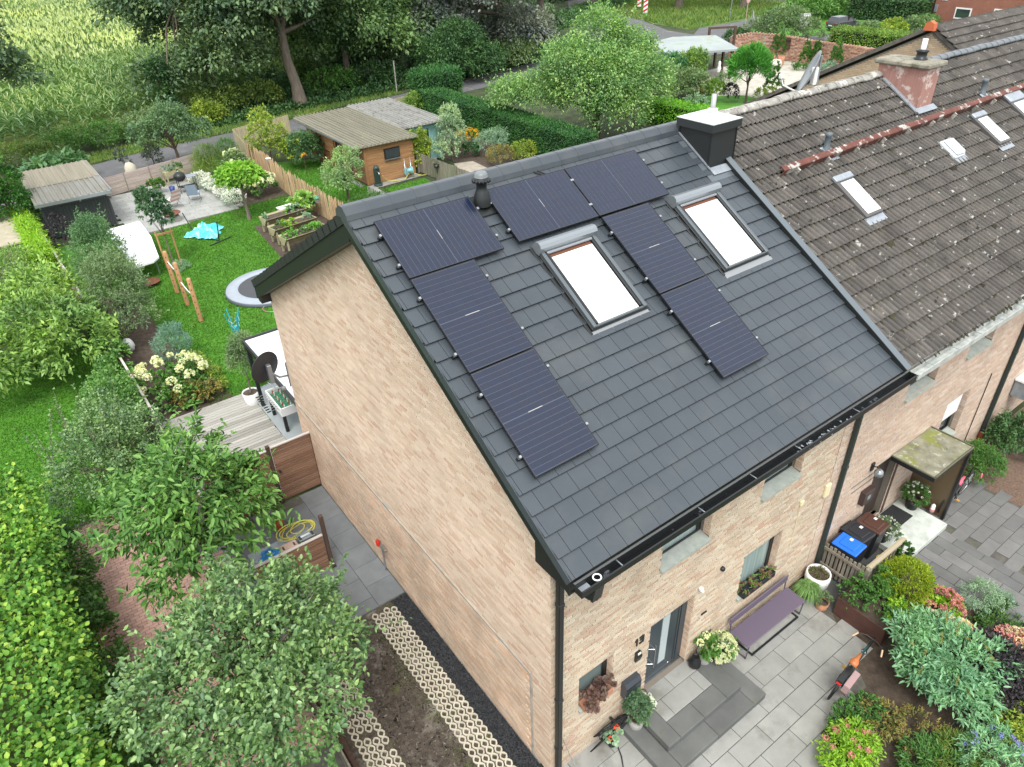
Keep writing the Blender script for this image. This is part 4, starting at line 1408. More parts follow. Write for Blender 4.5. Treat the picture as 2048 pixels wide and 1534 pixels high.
# pink plastered chimney
mb = MB(); mb.box(CH[0], CH[1], CH[2], CH[3] + .4, 8.6, 9.82)
ch = mb.build('chimney', mat('pink_plaster', (.36, .19, .155), .9, pieces=None, grain=((16, 16, 2.2), .2), spots=((.55, .46, .41), 3.0, .56, .62), bump=.4), nb1)
mb = MB(); mb.bbox(CH[0] - .1, CH[1] + .1, CH[2] - .1, CH[3] + .5, 9.82, 9.94, .03); mb.build('chimney_cap', mat('mossy_concrete', (.24, .225, .175), .95, var=.35, var_scale=6, spots=((.09, .09, .05), 5, .55, .66), bump=1, bump_scale=25), ch)
MB().lathe([(.16, 9.94), (.16, 9.97), (.125, 9.99), (.12, 10.1), (.15, 10.12), (.15, 10.15), (.06, 10.17)], 14, (CH[0] + .42, CH[2] + .42, 0)).build('flue_collar', M_ANTH, ch)
MB().lathe([(.06, 10.13), (.06, 10.4), (.04, 10.4), (.04, 10.3)], 12, (CH[0] + .42, CH[2] + .42, 0)).build('flue_pipe', M_PVC, ch)
mb = MB()
slab_between(mb, [RP(CH[0] - .13, .2, .06), RP(CH[0] - .13, 1.42, .06), RP(CH[0] + .02, 1.42, .06), RP(CH[0] + .02, .2, .06)], EN * .03)
slab_between(mb, [RP(CH[0] - .1, 1.33, .07), RP(CH[0] - .1, 1.5, .07), RP(CH[1] + .1, 1.5, .07), RP(CH[1] + .1, 1.33, .07)], EN * .03)
mb.build('chimney_flashing', M_LEAD, nb1)
def small_skylight(par, x0, x1, s0, s1, hood=.13, pane=None):
    M = RM(0, 0)
    w = MB().bbox(x0, x1, -s1, -s0, .0, .13, .012, 0, M).build('roof_window', mat('old_window_frame', (.09, .085, .08), .6) if 'old_window_frame' not in bpy.data.materials else bpy.data.materials['old_window_frame'], par)
    MB().bbox(x0 + .09, x1 - .04, -s1 + .06, -s0 - hood - .04, .128, .142, .004, 0, M).build('pane', pane or M_BLINDG, w)
    MB().bbox(x0 - .01, x1 + .01, -s0 - hood, -s0 + .02, .10, .17, .015, 0, M).build('hood', M_LEAD, w)
    MB().box(x0 - .03, x1 + .03, -s1 - .17, -s1 + .01, .055, .066, 0, M).build('apron_flashing', M_LEAD, w)
small_skylight(nb1, *SKN[0])
small_skylight(nb2, *SKN[1])
small_skylight(nb2, *SKN[2], .3, mat('shutter_slats', (.55, .58, .6), .4, .3, grain=((.5, 22, 22), .3)))
M = RM(0, 0)
mb = MB()
mb.bbox(HATCH[0], HATCH[1], -HATCH[3], -HATCH[2], .03, .14, .035, 0, M).bbox(HATCH[0] + .04, HATCH[1] - .04, -HATCH[3] + .03, -HATCH[2] - .04, .13, .2, .035, 0, M)
hm = mb.build('roof_hatch', mat('hatch_plastic', (.56, .60, .61), .45), nb1)
MB().box(HATCH[0] + .02, HATCH[1] + .05, -HATCH[3] - .14, -HATCH[3] + .02, .06, .07, 0, M).build('apron_flashing', M_LEAD, hm)
for i, (par, x, s) in enumerate(((nb1, 10.37, 1.62), (nb2, 17.55, 1.46))):
    b = RP(x, s, .02)
    v = MB().lathe([(.13, -.05), (.09, .05), (.065, .10), (.06, .30), (.075, .32), (.075, .38), (.0, .39)], 12, tuple(b)).build('vent_pipe', mat('blue_grey_vent', (.10, .125, .14), .5) if i == 0 else bpy.data.materials['blue_grey_vent'], par)
    MB().bbox(x - .15, x + .16, -s - .3, -s + .1, .03, .06, .01, 0, M).build('vent_flange', M_LEAD, v)
# porch canopy with side screen and step
can = MB()
can.bbox(10.32, 12.12, -1.05, -.02, 2.17, 2.30, .01)
cn = can.build('porch_canopy', M_BLACK, nb1)
M_FELT = mat('mossy_roof_felt', (.22, .215, .155), .95, var=.4, var_scale=3.5, spots=((.20, .23, .04), 1.8, .50, .64), spots2=((.44, .43, .36), 5.5, .57, .66), bump=.6, bump_scale=30)
MB().box(10.36, 12.08, -1.01, -.02, 2.3, 2.312).build('canopy_felt', M_FELT, cn)
MB().box(10.32, 12.12, -1.06, -1.03, 2.3, 2.33).box(12.1, 12.13, -1.06, -.02, 2.3, 2.33).box(10.31, 10.34, -1.06, -.02, 2.3, 2.33).build('canopy_edge', mat('mossy_edge', (.13, .13, .08), .9), cn)
MB().box(12.0, 12.06, -1.0, -.02, .05, 2.17).build('porch_screen', mat('brown_screen', (.11, .075, .04), .5), nb1)
MB().box(11.98, 12.08, -1.06, -1.0, .0, 2.17).build('porch_post', M_BLACK, nb1)
MB().box(10.80, 10.9, -.02, .02, .1, 2.2).build('door_jamb', M_WOODD, nb1)
stp = MB().bbox(9.85, 11.75, -1.26, -.02, .0, .17, .012).build('step', mat('pale_marble_slab', (.52, .55, .50), .6, var=.22, var_scale=3.5, spots=((.28, .30, .2), 2.5, .6, .75)), nb1)
dm = solo('doormat', MB().bbox(-.42, .42, -.27, .27, 0, .018, .006), mat('charcoal_mat', (.02, .021, .023), .95, bump=.5, bump_scale=200), 'charcoal doormat on the pale step under the mossy canopy', 'doormat', None, (10.92, -.32, .172), 0)
square_pipe('downpipe', 8.0, -.07, (0, 5.95), .09, mat('dark_green_pipe', (.022, .034, .03), .5), nb1, (3.2,))
square_pipe('downpipe', 15.9, -.07, (.35, 5.95), .1, bpy.data.materials['dark_green_pipe'], nb2, (3.0,))
MB().lathe([(.07, 0), (.07, .38)], 10, (15.9, -.07, 0)).build('pipe_foot', mat('brick_red_pipe', (.33, .10, .05), .6), nb2)
MB().tube([(14.9, -.03, .1), (14.9, -.03, 2.75)], .012, 5).build('wall_cable', M_RUBBER, nb1)
lantern = thing('wall_lamp', 'dark outdoor wall lamp with glass globe left of the canopied brown door', 'wall lamp', (9.45, 0, 2.45))
MB().bbox(-.06, .06, -.05, 0, -.12, .1, .01).tube([(0, -.03, .0), (0, -.16, .06), (0, -.2, .0)], .014, 6).build('bracket', M_BLACK, lantern)
MB().ell((0, -.2, -.09), (.11, .11, .11), 12, 8).build('globe', mat('globe_glass', (.30, .33, .34), .05, .6), lantern)
lb = thing('mailbox', 'brown wall letter box beside the canopied brown door', 'mailbox', (9.5, -.01, 1.55))
MB().bbox(-.2, .2, -.13, 0, -.2, .2, .01).build('box', mat('dark_brown_box', (.05, .03, .025), .5), lb)
MB().box(-.06, .06, -.137, -.13, -.06, .06).build('emblem', M_LEAD, lb)

# staggered terrace behind: gable wall and one visible slope
nb3 = thing('terraced_house', 'set-back terraced house with tan gable and orange ridge end behind the long roof', 'house', (0, 0, 0))
GX, GYR, GZR = 24.0, 8.25, 9.43
ta, tb = math.tan(rad(27.3)), math.tan(rad(31.5))
mb = MB()
mb.prism([(18.5, 0), (18.5, GZR - .25 - 10.25 * ta), (GYR, GZR - .22), (2.0, GZR - .22 - 6.25 * tb), (2.0, 0)], 0, GX, GX + .3)
mb.box(GX + .3, 50, 17, 17.3, 0, 4.5)
mb.build('wall', M_MORTAR, nb3)
M_BRT = mat('tan_gable_brick', (0.46, 0.341, 0.216), .88, pieces=[(0.47, 0.352, 0.228), (0.42, 0.308, 0.198), (0.51, 0.396, 0.264), (0.46, 0.319, 0.192)], var=.14, var_scale=.8)
def clip3(z):
    return GYR - max(0, (GZR - .3 - z)) / tb, GYR + max(0, (GZR - .3 - z)) / ta
rr = [r for r in brick_runs(2, 18.4, 4.2, 9.2, [], clip3, seed=9)]
lay_bricks(nb3, rr, lambda a, b, z: gable_m(a, b, z, GX), M_BRT, 0)
def RM3(x, s, off=0):
    ey = Vector((0, math.cos(rad(31.5)), math.sin(rad(31.5))))
    en = Vector((0, -ey.z, ey.y))
    m = Matrix((EX, ey, en)).transposed().to_4x4()
    m.translation = Vector((x, GYR, GZR)) - ey * s + en * off
    return m
row_roof(nb3, GX - .15, 44, 11, .1, RM3, 160)
mb = MB()
slab_between(mb, [RM3(GX - .1, 0, -.03).translation, RM3(GX - .1, 6.3, -.03).translation, RM3(44, 6.3, -.03).translation, RM3(44, 0, -.03).translation], Vector((0, .05, -.1)))
slab_between(mb, [Vector((GX - .12, GYR, GZR + .04)), Vector((44, GYR, GZR + .04)), Vector((44, 18.6, GZR - 10.35 * ta + .04)), Vector((GX - .12, 18.6, GZR - 10.35 * ta + .04))], Vector((0, 0, -.16)))
mb.build('roof', mat('mossy_tile_edge', (.11, .10, .085), .95, var=.4, var_scale=5), nb3)
old_ridge(nb3, GX - .1, 44, GZR, M_RIDGE)
MB().prism([(GYR - .19, GZR - .15), (GYR - .15, GZR + .08), (GYR, GZR + .16), (GYR + .15, GZR + .08), (GYR + .19, GZR - .15)], 0, GX - .32, GX - .1).build('ridge_end_tile', mat('orange_clay', (.50, .13, .05), .8), nb3)

# ---------------------------------------------------------------- dish on the long roof
def dish(name, label, loc, rz, tilt, r, face, back):
    t = thing(name, label, 'satellite dish', loc, rz)
    M = Matrix.Rotation(tilt, 4, 'X')
    mb = MB()
    mb.lathe([(0, .10), (r * .4, .085), (r * .75, .045), (r, 0), (r * 1.02, .0), (r * 1.02, -.012), (r * .75, .033), (r * .4, .073), (0, .09)], 28, (0, 0, 0), 0, M @ Matrix.Rotation(math.pi / 2, 4, 'X') @ Matrix.Diagonal((.95, 1.05, 1, 1)))
    mb.build('reflector', face, t)
    return t, M
ds = thing('satellite_dish', 'large light grey satellite dish on a bent mast at the old roof ridge', 'satellite dish', (11.62, 4.85, 9.95), rad(-8))
Mr = Vector((.68, -.62, -.38)).to_track_quat('Z', 'Y').to_matrix().to_4x4()
mb = MB()
mb.lathe([(0, .10), (.2, .085), (.36, .045), (.46, 0), (.47, 0), (.47, -.012), (.36, .033), (.2, .073), (0, .088)], 28, (0, 0, 0), 0, Mr @ Matrix.Diagonal((.92, 1.06, 1, 1)))
mb.build('reflector', mat('dish_grey', (.27, .29, .30), .5), ds)
mb = MB()
mb.tube([(.34, .0, -.5), (.34, 0, .32)], .028, 8)
mb.tube([(.30, .0, .0), (.1, .02, .0)], .03, 6)
mb.build('mast', M_ALU, ds)
mb = MB()
mb.bbox(.08, .2, -.12, .0, -.28, .1, .015)
mb.tube([(.1, -.1, -.45), (-.15, .1, -.44), (-.42, .32, -.28), (-.46, .36, -.12)], .022, 8).bbox(-.51, -.42, .31, .41, -.14, -.04, .012)
mb.build('feed_arm', M_PVC, ds)

# ---------------------------------------------------------------- things on and by the front wall
lamp = thing('wall_lamp', 'small dark bulkhead lamp beside the house number 13', 'wall lamp', (2.03, 0, 1.84))
MB().prism([(0, -.13), (-.05, -.13), (-.09, .03), (-.06, .13), (0, .13)], 0, -.06, .06).build('housing', M_ANTH, lamp)
MB().box(-.04, .04, -.075, -.06, .09, .135).build('top_light', M_PVC, lamp)
num = thing('house_number', 'black house number 13 on the buff bricks left of the door', 'house number', (2.06, -.006, 2.16))
def digit(name, segs):
    mb = MB()
    for x0, x1, z0, z1 in segs:
        mb.box(x0, x1, -.02, 0, z0, z1)
    mb.build(name, M_BLACK, num)
digit('digit_one', [(-.09, -.055, 0, .19), (-.12, -.09, .13, .165)])
digit('digit_three', [(.07, .105, 0, .19), (-.01, .07, 0, .035), (.01, .07, .08, .112), (-.01, .07, .155, .19)])
mbx = thing('mailbox', 'anthracite wall mailbox between the small window and the door', 'mailbox', (1.87, -.008, 1.12))
MB().prism([(0, -.2), (-.15, -.2), (-.15, .14), (-.10, .22), (0, .22)], 0, -.19, .19).build('box', mat('slate_box', (.038, .045, .055), .4), mbx)
MB().box(-.18, .18, -.156, -.15, .1, .112).build('slot', M_BLACK, mbx)
solo('door_plaque', MB().bbox(-.17, .17, -.02, 0, -.17, .17, .006), mat('slate_plaque', (.06, .075, .082), .4), 'dark square slate plaque low on the wall right of the door', 'plaque', None, (4.08, -.006, .66))
bell = thing('doorbell', 'slim black doorbell on the wall right of the front door', 'doorbell', (3.84, -.006, 1.56))
MB().bbox(-.035, .12, -.025, 0, .03, .07, .005).build('name_plate', M_BLACK, bell)
MB().bbox(-.13, -.07, -.02, 0, -.06, -.03, .005).build('button', M_LEAD, bell)
spot = thing('wall_sensor', 'tiny round black sensor high on the buff wall', 'sensor', (4.22, -.006, 2.66))
MB().lathe([(.05, 0), (.05, .05), (.03, .07), (0, .07)], 12, (0, 0, 0), 0, Matrix.Rotation(rad(90), 4, 'X')).build('sensor_body', M_BLACK, spot)
pir = thing('motion_sensor', 'small white motion sensor at the upper corner of the front door', 'sensor', (3.62, -.006, 2.52))
MB().bbox(-.04, .04, -.07, 0, -.03, .05, .012).ell((0, -.08, -.02), (.035, .03, .035), 8, 5).build('sensor_body', M_PVC, pir)
pl = thing('wall_light', 'cream rectangular wall light under the eaves beside the green downpipe', 'wall lamp', (7.55, -.006, 2.8))
MB().bbox(-.09, .09, -.06, 0, -.17, .17, .012).build('cover', mat('cream_plastic', (.75, .66, .42), .45), pl)
pk = thing('junction_box', 'small cream junction box on the buff wall', 'junction box', (6.62, -.006, 2.98))
MB().bbox(-.05, .05, -.05, 0, -.07, .05, .01).tube([(0, -.015, -.07), (0, -.012, -1.4)], .007, 4).build('box', bpy.data.materials['cream_plastic'], pk)

# steps ------------------------------------------------------------------
steps = thing('front_steps', 'two grey stone entrance steps in front of the anthracite door', 'steps', (0, 0, 0))
MB().box(1.64, 4.33, -1.38, -.012, -.04, .12).box(1.98, 3.99, -1.03, -.012, .12, .295).build('step_base', M_STEP, steps)
M_LSL = M_SLAB
def lay(x0, x1, y0, y1, z, h, m, name='step_slab'):
    MB().bbox(x0 + .003, x1 - .003, y0 + .003, y1 - .003, z - h, z, .01).build(name, m, steps)
for a in [(1.6, 1.95, -1.42, -.012), (4.0, 4.37, -1.42, -.012), (1.95, 2.95, -1.42, -1.03), (2.95, 4.0, -1.42, -1.03)]:
    lay(*a, .175, .18, M_STEP)
for a in [(1.95, 2.27, -1.07, -.012), (3.58, 4.02, -1.07, -.012), (2.27, 2.92, -1.07, -.69), (2.92, 3.58, -1.07, -.69)]:
    lay(*a, .345, .17, M_STEP)
for a in [(2.27, 2.52, -.69, -.29), (2.52, 3.34, -.69, -.29), (3.34, 3.58, -.69, -.29), (2.27, 2.93, -.29, .1), (2.93, 3.58, -.29, .1)]:
    lay(*a, .352, .06, M_LSL, 'top_slab')

# bench -------------------------------------------------------------------
M_BENCH = mat('mauve_powder_coat', (.125, .10, .14), .45)
bn = thing('bench', 'mauve metal bench with low backrest against the brick wall', 'bench', (5.72, -.36, 0))
MB().bbox(-.98, .98, -.27, .22, .425, .455, .012).build('seat', M_BENCH, bn)
MB().bbox(-.98, .98, .235, .262, .64, .84, .01).build('backrest', M_BENCH, bn)
for s in (-1, 1):
    fr = MB()
    x = s * .93
    fr.tube([(x, .25, .8), (x, .235, .44), (x, .2, .015), (x, -.24, .015), (x, -.26, .43)], .018, 6)
    fr.build('leg_frame', M_BENCH, bn)
solo('picture_frame_tray', MB().box(-.8, .8, -.27, -.235, 0, .04).box(-.8, .8, .17, .2, 0, .04).box(-.8, -.77, -.235, .17, 0, .04).box(.77, .8, -.235, .17, 0, .04).box(-.77, .77, -.235, .17, .0, .012, 1), [M_BLACK, M_SLAB], 'black edged mat on the paving under the mauve bench', 'mat', None, (5.75, -.38, .004))

# foliage materials ------------------------------------------------------------
L_MID = leaf_mat('mid_green_leaf', [(.045, .09, .022), (.06, .12, .03), (.08, .15, .04), (.11, .19, .05)], .3)
L_APPLE = leaf_mat('apple_leaf', [(.045, .082, .03), (.066, .112, .042), (.098, .15, .058), (.15, .205, .085), (.23, .275, .145)], .2, .42, hue=.28, hscale=1.6, spec=.5)
L_CHERRY = leaf_mat('cherry_leaf', [(.035, .082, .018), (.06, .122, .028), (.085, .158, .04), (.125, .205, .058), (.19, .265, .09)], .25, hue=.2, hscale=1.2)
L_IVY = leaf_mat('creeper_leaf', [(.045, .105, .02), (.075, .155, .03), (.11, .20, .04), (.17, .27, .055), (.30, .34, .07)], .3, hue=.4, hscale=.45)
L_IVYD = leaf_mat('dark_ivy_leaf', [(.025, .055, .015), (.035, .075, .02), (.05, .095, .025), (.08, .13, .03)], .25, hue=.3)
L_LAUREL = leaf_mat('laurel_leaf', [(.08, .135, .035), (.13, .195, .05), (.185, .25, .068), (.27, .33, .10), (.07, .12, .035)], .25, .35, hue=.35, hscale=.6)
L_GREY = leaf_mat('silver_leaf', [(.15, .20, .16), (.20, .25, .20), (.26, .31, .26), (.12, .17, .13)], .25, hue=.2)
L_BLUE = leaf_mat('blue_grey_leaf', [(.11, .17, .15), (.15, .22, .19), (.20, .27, .24), (.09, .14, .12)], .25, hue=.2)
L_OLIVE = leaf_mat('olive_leaf', [(.09, .12, .06), (.13, .16, .085), (.17, .20, .11), (.11, .14, .07)], .25, hue=.2)
L_LIME = leaf_mat('lime_leaf', [(.17, .27, .02), (.23, .33, .03), (.30, .39, .05), (.13, .22, .02)], .35, hue=.25)
L_GOLD = leaf_mat('golden_conifer', [(.17, .20, .015), (.23, .25, .02), (.29, .30, .03), (.12, .15, .012)], .25, hue=.3, hscale=2)
L_DARK = leaf_mat('dark_evergreen', [(.032, .066, .03), (.045, .086, .038), (.06, .105, .046), (.085, .135, .055)], .2, hue=.3)
L_YEW = leaf_mat('hedge_needles', [(.022, .065, .022), (.03, .085, .026), (.042, .105, .03), (.06, .13, .035)], .15, hue=.3, hscale=.6)
L_YEL = leaf_mat('yellowing_leaf', [(.10, .16, .03), (.17, .21, .04), (.27, .28, .05), (.33, .30, .06), (.08, .13, .025)], .35, hue=.25)
L_PURP = leaf_mat('dark_purple_leaf', [(.018, .012, .016), (.028, .018, .024), (.04, .026, .034), (.055, .04, .05)], .15, hue=.2)
L_BRONZE = leaf_mat('bronze_leaf', [(.16, .10, .05), (.22, .13, .055), (.28, .19, .06), (.13, .13, .04), (.10, .12, .03)], .3, hue=.3, hscale=2)
L_PINKL = leaf_mat('pink_petal', [(.42, .12, .14), (.50, .18, .19), (.58, .27, .26), (.36, .09, .11)], .25, hue=.2, hscale=3)
L_PEACH = leaf_mat('peach_petal', [(.60, .33, .24), (.66, .42, .32), (.70, .50, .40), (.52, .26, .19)], .25, hue=.15, hscale=3)
L_CREAM = leaf_mat('cream_petal', [(.60, .60, .32), (.66, .66, .40), (.70, .71, .48), (.54, .56, .26)], .25, hue=.1, hscale=3)
L_WHITE = leaf_mat('white_petal', [(.68, .68, .62), (.74, .74, .70), (.60, .61, .55)], .25, hue=.08, hscale=3)
L_ORANGE = leaf_mat('orange_petal', [(.62, .26, .01), (.68, .34, .02), (.55, .20, .01)], .25, hue=.1)
L_VIOLET = leaf_mat('violet_petal', [(.16, .13, .42), (.22, .18, .5), (.30, .26, .55)], .25, hue=.1)
L_BUDD = leaf_mat('butterfly_bush_leaf', [(.11, .20, .12), (.15, .25, .155), (.21, .32, .21), (.28, .38, .27), (.09, .165, .09)], .3, hue=.2, hscale=2)
L_COPPER = leaf_mat('copper_leaf', [(.05, .055, .05), (.07, .07, .065), (.10, .095, .09), (.04, .05, .04)], .2, hue=.2)
L_OAK = leaf_mat('oak_leaf', [(.062, .088, .058), (.082, .112, .07), (.108, .14, .085), (.16, .195, .105)], .25, hue=.35, hscale=.35)  # lightened greyish tones put distance haze into the leaf colour
L_PEAR = leaf_mat('pear_leaf', [(.09, .155, .062), (.125, .20, .078), (.17, .25, .105), (.23, .30, .14), (.30, .31, .14)], .3, hue=.3, hscale=.6)

def bloom_mesh(name, m, n=46, r=1.0, seed=4, size=.5):
    """a ball of small petals"""
    rng = np.random.default_rng(seed)
    P = unit(rng.normal(size=(n, 3)))
    P[:, 2] = np.abs(P[:, 2]) * 1.0 - .25
    P = unit(P)
    V, F = leaf_geom(P * r * .72, P + .35 * rng.normal(size=(n, 3)), rng.normal(size=(n, 3)), size * r, size * r, .2)
    V2, F2 = leaf_geom(P * r * .8 - np.cross(P, [0, 0, 1.0]) * size * .4, np.cross(P, [0, 0, 1.0]) + .2 * P, P, size * r, size * r * .9, .1)
    return np_mesh(name, np.concatenate([V, V2]), np.concatenate([F, F2 + len(V)]), m)
ME_PINK = bloom_mesh('flower_head', L_PINKL)
ME_PEACH = bloom_mesh('flower_head', L_PEACH)
ME_CREAM = bloom_mesh('flower_head', L_CREAM)
ME_WHITE = bloom_mesh('flower_head', L_WHITE)
ME_ORANGE = bloom_mesh('flower_head', L_ORANGE, 20)
ME_VIOLET = bloom_mesh('flower_head', L_VIOLET, 20)

def heads(t, me, pts, r, jit=.25):
    for p in pts:
        o = link('flower_head', me, t)
        o.location = p
        o.scale = (r * RND.uniform(1 - jit, 1 + jit),) * 3
        o.rotation_euler = (RND.uniform(-.4, .4), RND.uniform(-.4, .4), RND.uniform(0, 6))

def dome_pts(n, rx, ry, h, z0=0, seed=1, top=.35):
    rng = random.Random(seed)
    out = []
    for _ in range(n):
        a, q = rng.uniform(0, 2 * math.pi), math.acos(rng.uniform(top, 1) if top < 1 else 1)
        out.append((rx * math.sin(q) * math.cos(a), ry * math.sin(q) * math.sin(a), z0 + h * math.cos(q)))
    return out

def pot(name, label, loc, r, h, m, soil=True, taper=.8, lip=.03, group=None, cat='flower pot'):
    t = thing(name, label, cat, loc, 0, group)
    MB().lathe([(r * taper, 0), (r, h), (r, h + .0), (r - lip, h), (r - lip, h - .06)], 18).build('pot', m, t)
    if soil:
        MB().lathe([(r - lip, h - .05), (0, h - .03)], 14).build('soil', M_EARTH, t)
    return t

# pots by the front door
t = pot('potted_chrysanthemum', 'big round cream chrysanthemum in a dark pot right of the door', (4.2, -.3, .175), .17, .26, M_ANTH)
foliage('foliage', t, [(0, 0, .42, .34, .32, .24)], 700, .07, .03, L_MID, 5)
heads(t, ME_CREAM, dome_pts(150, .37, .35, .30, .36, 3, .05), .035)
t = pot('potted_hydrangea', 'grey pot with yellow edged hydrangea next to the black jug', (3.86, -.22, .345), .155, .27, M_CONC)
foliage('foliage', t, [(0, 0, .42, .20, .20, .19)], 420, .11, .065, L_MID, 6)
heads(t, ME_CREAM, [(.05, -.16, .55), (-.14, .05, .62), (.1, .1, .6)], .085)
jug = thing('watering_jug', 'black round watering jug beside the door frame', 'jug', (3.60, -.2, .355))
MB().lathe([(.08, 0), (.125, .06), (.12, .17), (.07, .25), (.06, .3), (.075, .31), (.06, .31), (.05, .26)], 16).build('body', M_BLACK, jug)
MB().tube([(.06, 0, .29), (.14, 0, .33), (.17, 0, .24), (.12, 0, .14)], .012, 6).build('handle', M_BLACK, jug)
t = pot('potted_shrub', 'grey pot with dark bushy shrub left of the steps', (1.86, -.3, .175), .17, .26, M_CONC)
foliage('foliage', t, [(0, 0, .5, .27, .25, .34), (-.02, .1, .75, .16, .14, .2)], 1800, .055, .03, leaf_mat('myrtle_leaf', [(.05, .085, .05), (.075, .115, .065), (.10, .14, .085)], .25), 7)
t = pot('potted_daisy', 'terracotta pot with white daisies on the steps by the shrub', (2.13, -.28, .345), .12, .18, M_TERRA)
foliage('foliage', t, [(0, 0, .25, .15, .15, .10)], 200, .06, .03, L_MID, 8)
heads(t, ME_WHITE, dome_pts(38, .17, .17, .17, .22, 4, .1), .032)
t = pot('empty_basket', 'small wicker pot holder by the left edge of the door', (2.2, -.1, .35), .10, .16, M_TERRA)
MB().tube([(.12 * math.cos(a / 3), .12 * math.sin(a / 3), .2 + .02 * math.sin(a)) for a in range(19)], .012, 5).build('wire_ring', M_WOODD, t)
t = thing('window_flower_box', 'dark red coral-bell plants in a box on the small window sill', 'flower box', (1.02, -.03, 1.47))
MB().bbox(-.34, .34, -.09, .1, -.0, .13, .01).build('box', M_TERRA, t)
foliage('foliage', t, [(-.2, -.05, .2, .2, .17, .16), (.2, -.04, .22, .2, .16, .17), (0, -.05, .2, .2, .15, .16)], 900, .075, .065, leaf_mat('coral_bell_leaf', [(.09, .035, .04), (.13, .06, .06), (.17, .10, .09), (.06, .025, .03)], .2), 9)
t = thing('window_flower_box', 'long dark flower box with heather on the sill above the bench', 'flower box', (5.58, -.03, 1.21))
MB().bbox(-.52, .52, -.09, .09, 0, .15, .01).build('box', M_ANTH, t)
foliage('foliage', t, [(-.33, 0, .19, .2, .1, .1), (0, 0, .19, .2, .1, .1), (.33, 0, .19, .2, .1, .1)], 900, .06, .018, leaf_mat('heather', [(.07, .13, .03), (.12, .2, .04), (.22, .06, .08), (.16, .05, .07)], .2, hue=.3, hscale=9), 10)
hose = thing('garden_hose', 'black garden hose coiled by the wall and trailing over the paving', 'hose', (1.42, -.14, 0))
mb = MB()
mb.tube([(.16 * math.cos(a * .42) + .01 * a * math.sin(a), .05 * math.sin(a * .9) - .02, .36 + .17 * math.sin(a * .42)) for a in range(60)], .013, 5)
mb.tube([(0, -.02, .2), (-.05, -.15, .04), (-.15, -.4, .018), (-.3, -.62, .018), (-.2, -.85, .018), (.05, -.9, .018), (.2, -1.05, .018), (.1, -1.4, .018)], .013, 5)
mb.build('hose', M_RUBBER, hose)
MB().tube([(0, .1, .5), (0, -.06, .5)], .03, 8).build('hose_holder', M_BLACK, hose)
gv = pot('geranium_pot', 'small red geranium beside the coiled hose', (1.3, -.25, .0), .09, .13, M_BLACK)
foliage('foliage', gv, [(0, 0, .3, .16, .14, .15)], 320, .06, .05, L_GREY, 12)
heads(gv, bloom_mesh('flower_head', leaf_mat('red_petal', [(.6, .05, .02), (.7, .08, .03)], .2), 20), [(-.12, -.05, .40), (.1, .02, .43)], .05)
solo('garden_cane', MB().tube([(0, 0, 0), (-.22, .2, 1.15)], .012, 5), M_WOODG, 'thin wooden cane leaning on the wall by the corner downpipe', 'cane', None, (.42, -.3, 0))
wp = thing('white_planter', 'big white round planter with withered plant by the fence', 'flower pot', (7.62, -.34, 0))
MB().lathe([(.19, 0), (.26, .12), (.28, .3), (.27, .46), (.24, .46), (.24, .38)], 22).build('pot', M_WHITE, wp)
MB().lathe([(.24, .39), (0, .4)], 14).build('soil', M_EARTH, wp)
foliage('foliage', wp, [(0, 0, .42, .17, .17, .06)], 220, .09, .012, leaf_mat('withered', [(.10, .09, .04), (.16, .13, .07), (.07, .06, .03)], .2), 13)
def grass_tuft(name, label, loc, r, h, n, m, group=None):
    t = thing(name, label, 'ornamental grass', loc, 0, group)
    rng = np.random.default_rng(int(abs(loc[0]) * 100))
    a = rng.uniform(0, 2 * math.pi, n); q = rng.uniform(.1, 1, n)
    P0 = np.stack([np.cos(a) * .05, np.sin(a) * .05, np.zeros(n)], 1)
    P1 = np.stack([np.cos(a) * r * q * .6, np.sin(a) * r * q * .6, h * (1 - .25 * q)], 1)
    P2 = np.stack([np.cos(a) * r * q, np.sin(a) * r * q, h * (1.0 - .75 * q)], 1)
    S = np.stack([-np.sin(a), np.cos(a), np.zeros(n)], 1) * .006
    V = np.stack([P0 - S, P0 + S, P1 + S, P1 - S, P2], 1).reshape(-1, 3)
    b = np.arange(n)[:, None] * 5
    F = np.concatenate([b + np.array([[0, 1, 2]]), b + np.array([[0, 2, 3]]), b + np.array([[3, 2, 4]])], 1).reshape(-1, 3)
    kind(link('blade', np_mesh('blade', V, F, m), t), 'stuff')
    return t
grass_tuft('ornamental_grass', 'arching green grass tuft beside the white planter', (7.18, -.42, 0), .42, .5, 700, leaf_mat('grass_tuft', [(.10, .17, .05), (.16, .24, .08), (.26, .31, .14)], .3, hue=.1))
t = pot('terracotta_pot', 'small terracotta pot of herbs in front of the rusty planter', (7.2, -.78, 0), .15, .2, M_TERRA)
foliage('foliage', t, [(0, 0, .3, .16, .16, .14)], 450, .05, .02, L_OLIVE, 14)

# little picket enclosure with the three bins
pf = thing('picket_enclosure', 'low grey picket fence round the bins with a slanting rail', 'fence', (8.1, 0, 0))
for k in range(11):
    y = -.05 - .098 * k
    MB().bbox(-.012, .012, y - .034, y + .034, .06, .92 + RND.uniform(-.03, .03), .006).build('picket', M_WOODP, pf)
for z in (.25, .76):
    MB().box(-.045, -.013, -1.1, -.02, z, z + .07).build('rail', M_WOODP, pf)
MB().bbox(-.05, .05, -1.2, -1.1, 0, .95, .008).build('post', M_WOODP, pf)
MB().box(.05, 1.5, -1.18, -1.1, .9, .96).box(.05, 1.5, -1.09, -1.06, .86, .93).build('top_rail', mat('pale_rail', (.42, .36, .25), .85), pf)
MB().box(1.42, 1.5, -1.18, -1.1, 0, .9).build('post', M_WOODP, pf)
for k in range(9):
    x = .14 + .15 * k
    MB().bbox(x - .034, x + .034, -1.14, -1.115, .06, .86, .006).build('picket', M_WOODP, pf)
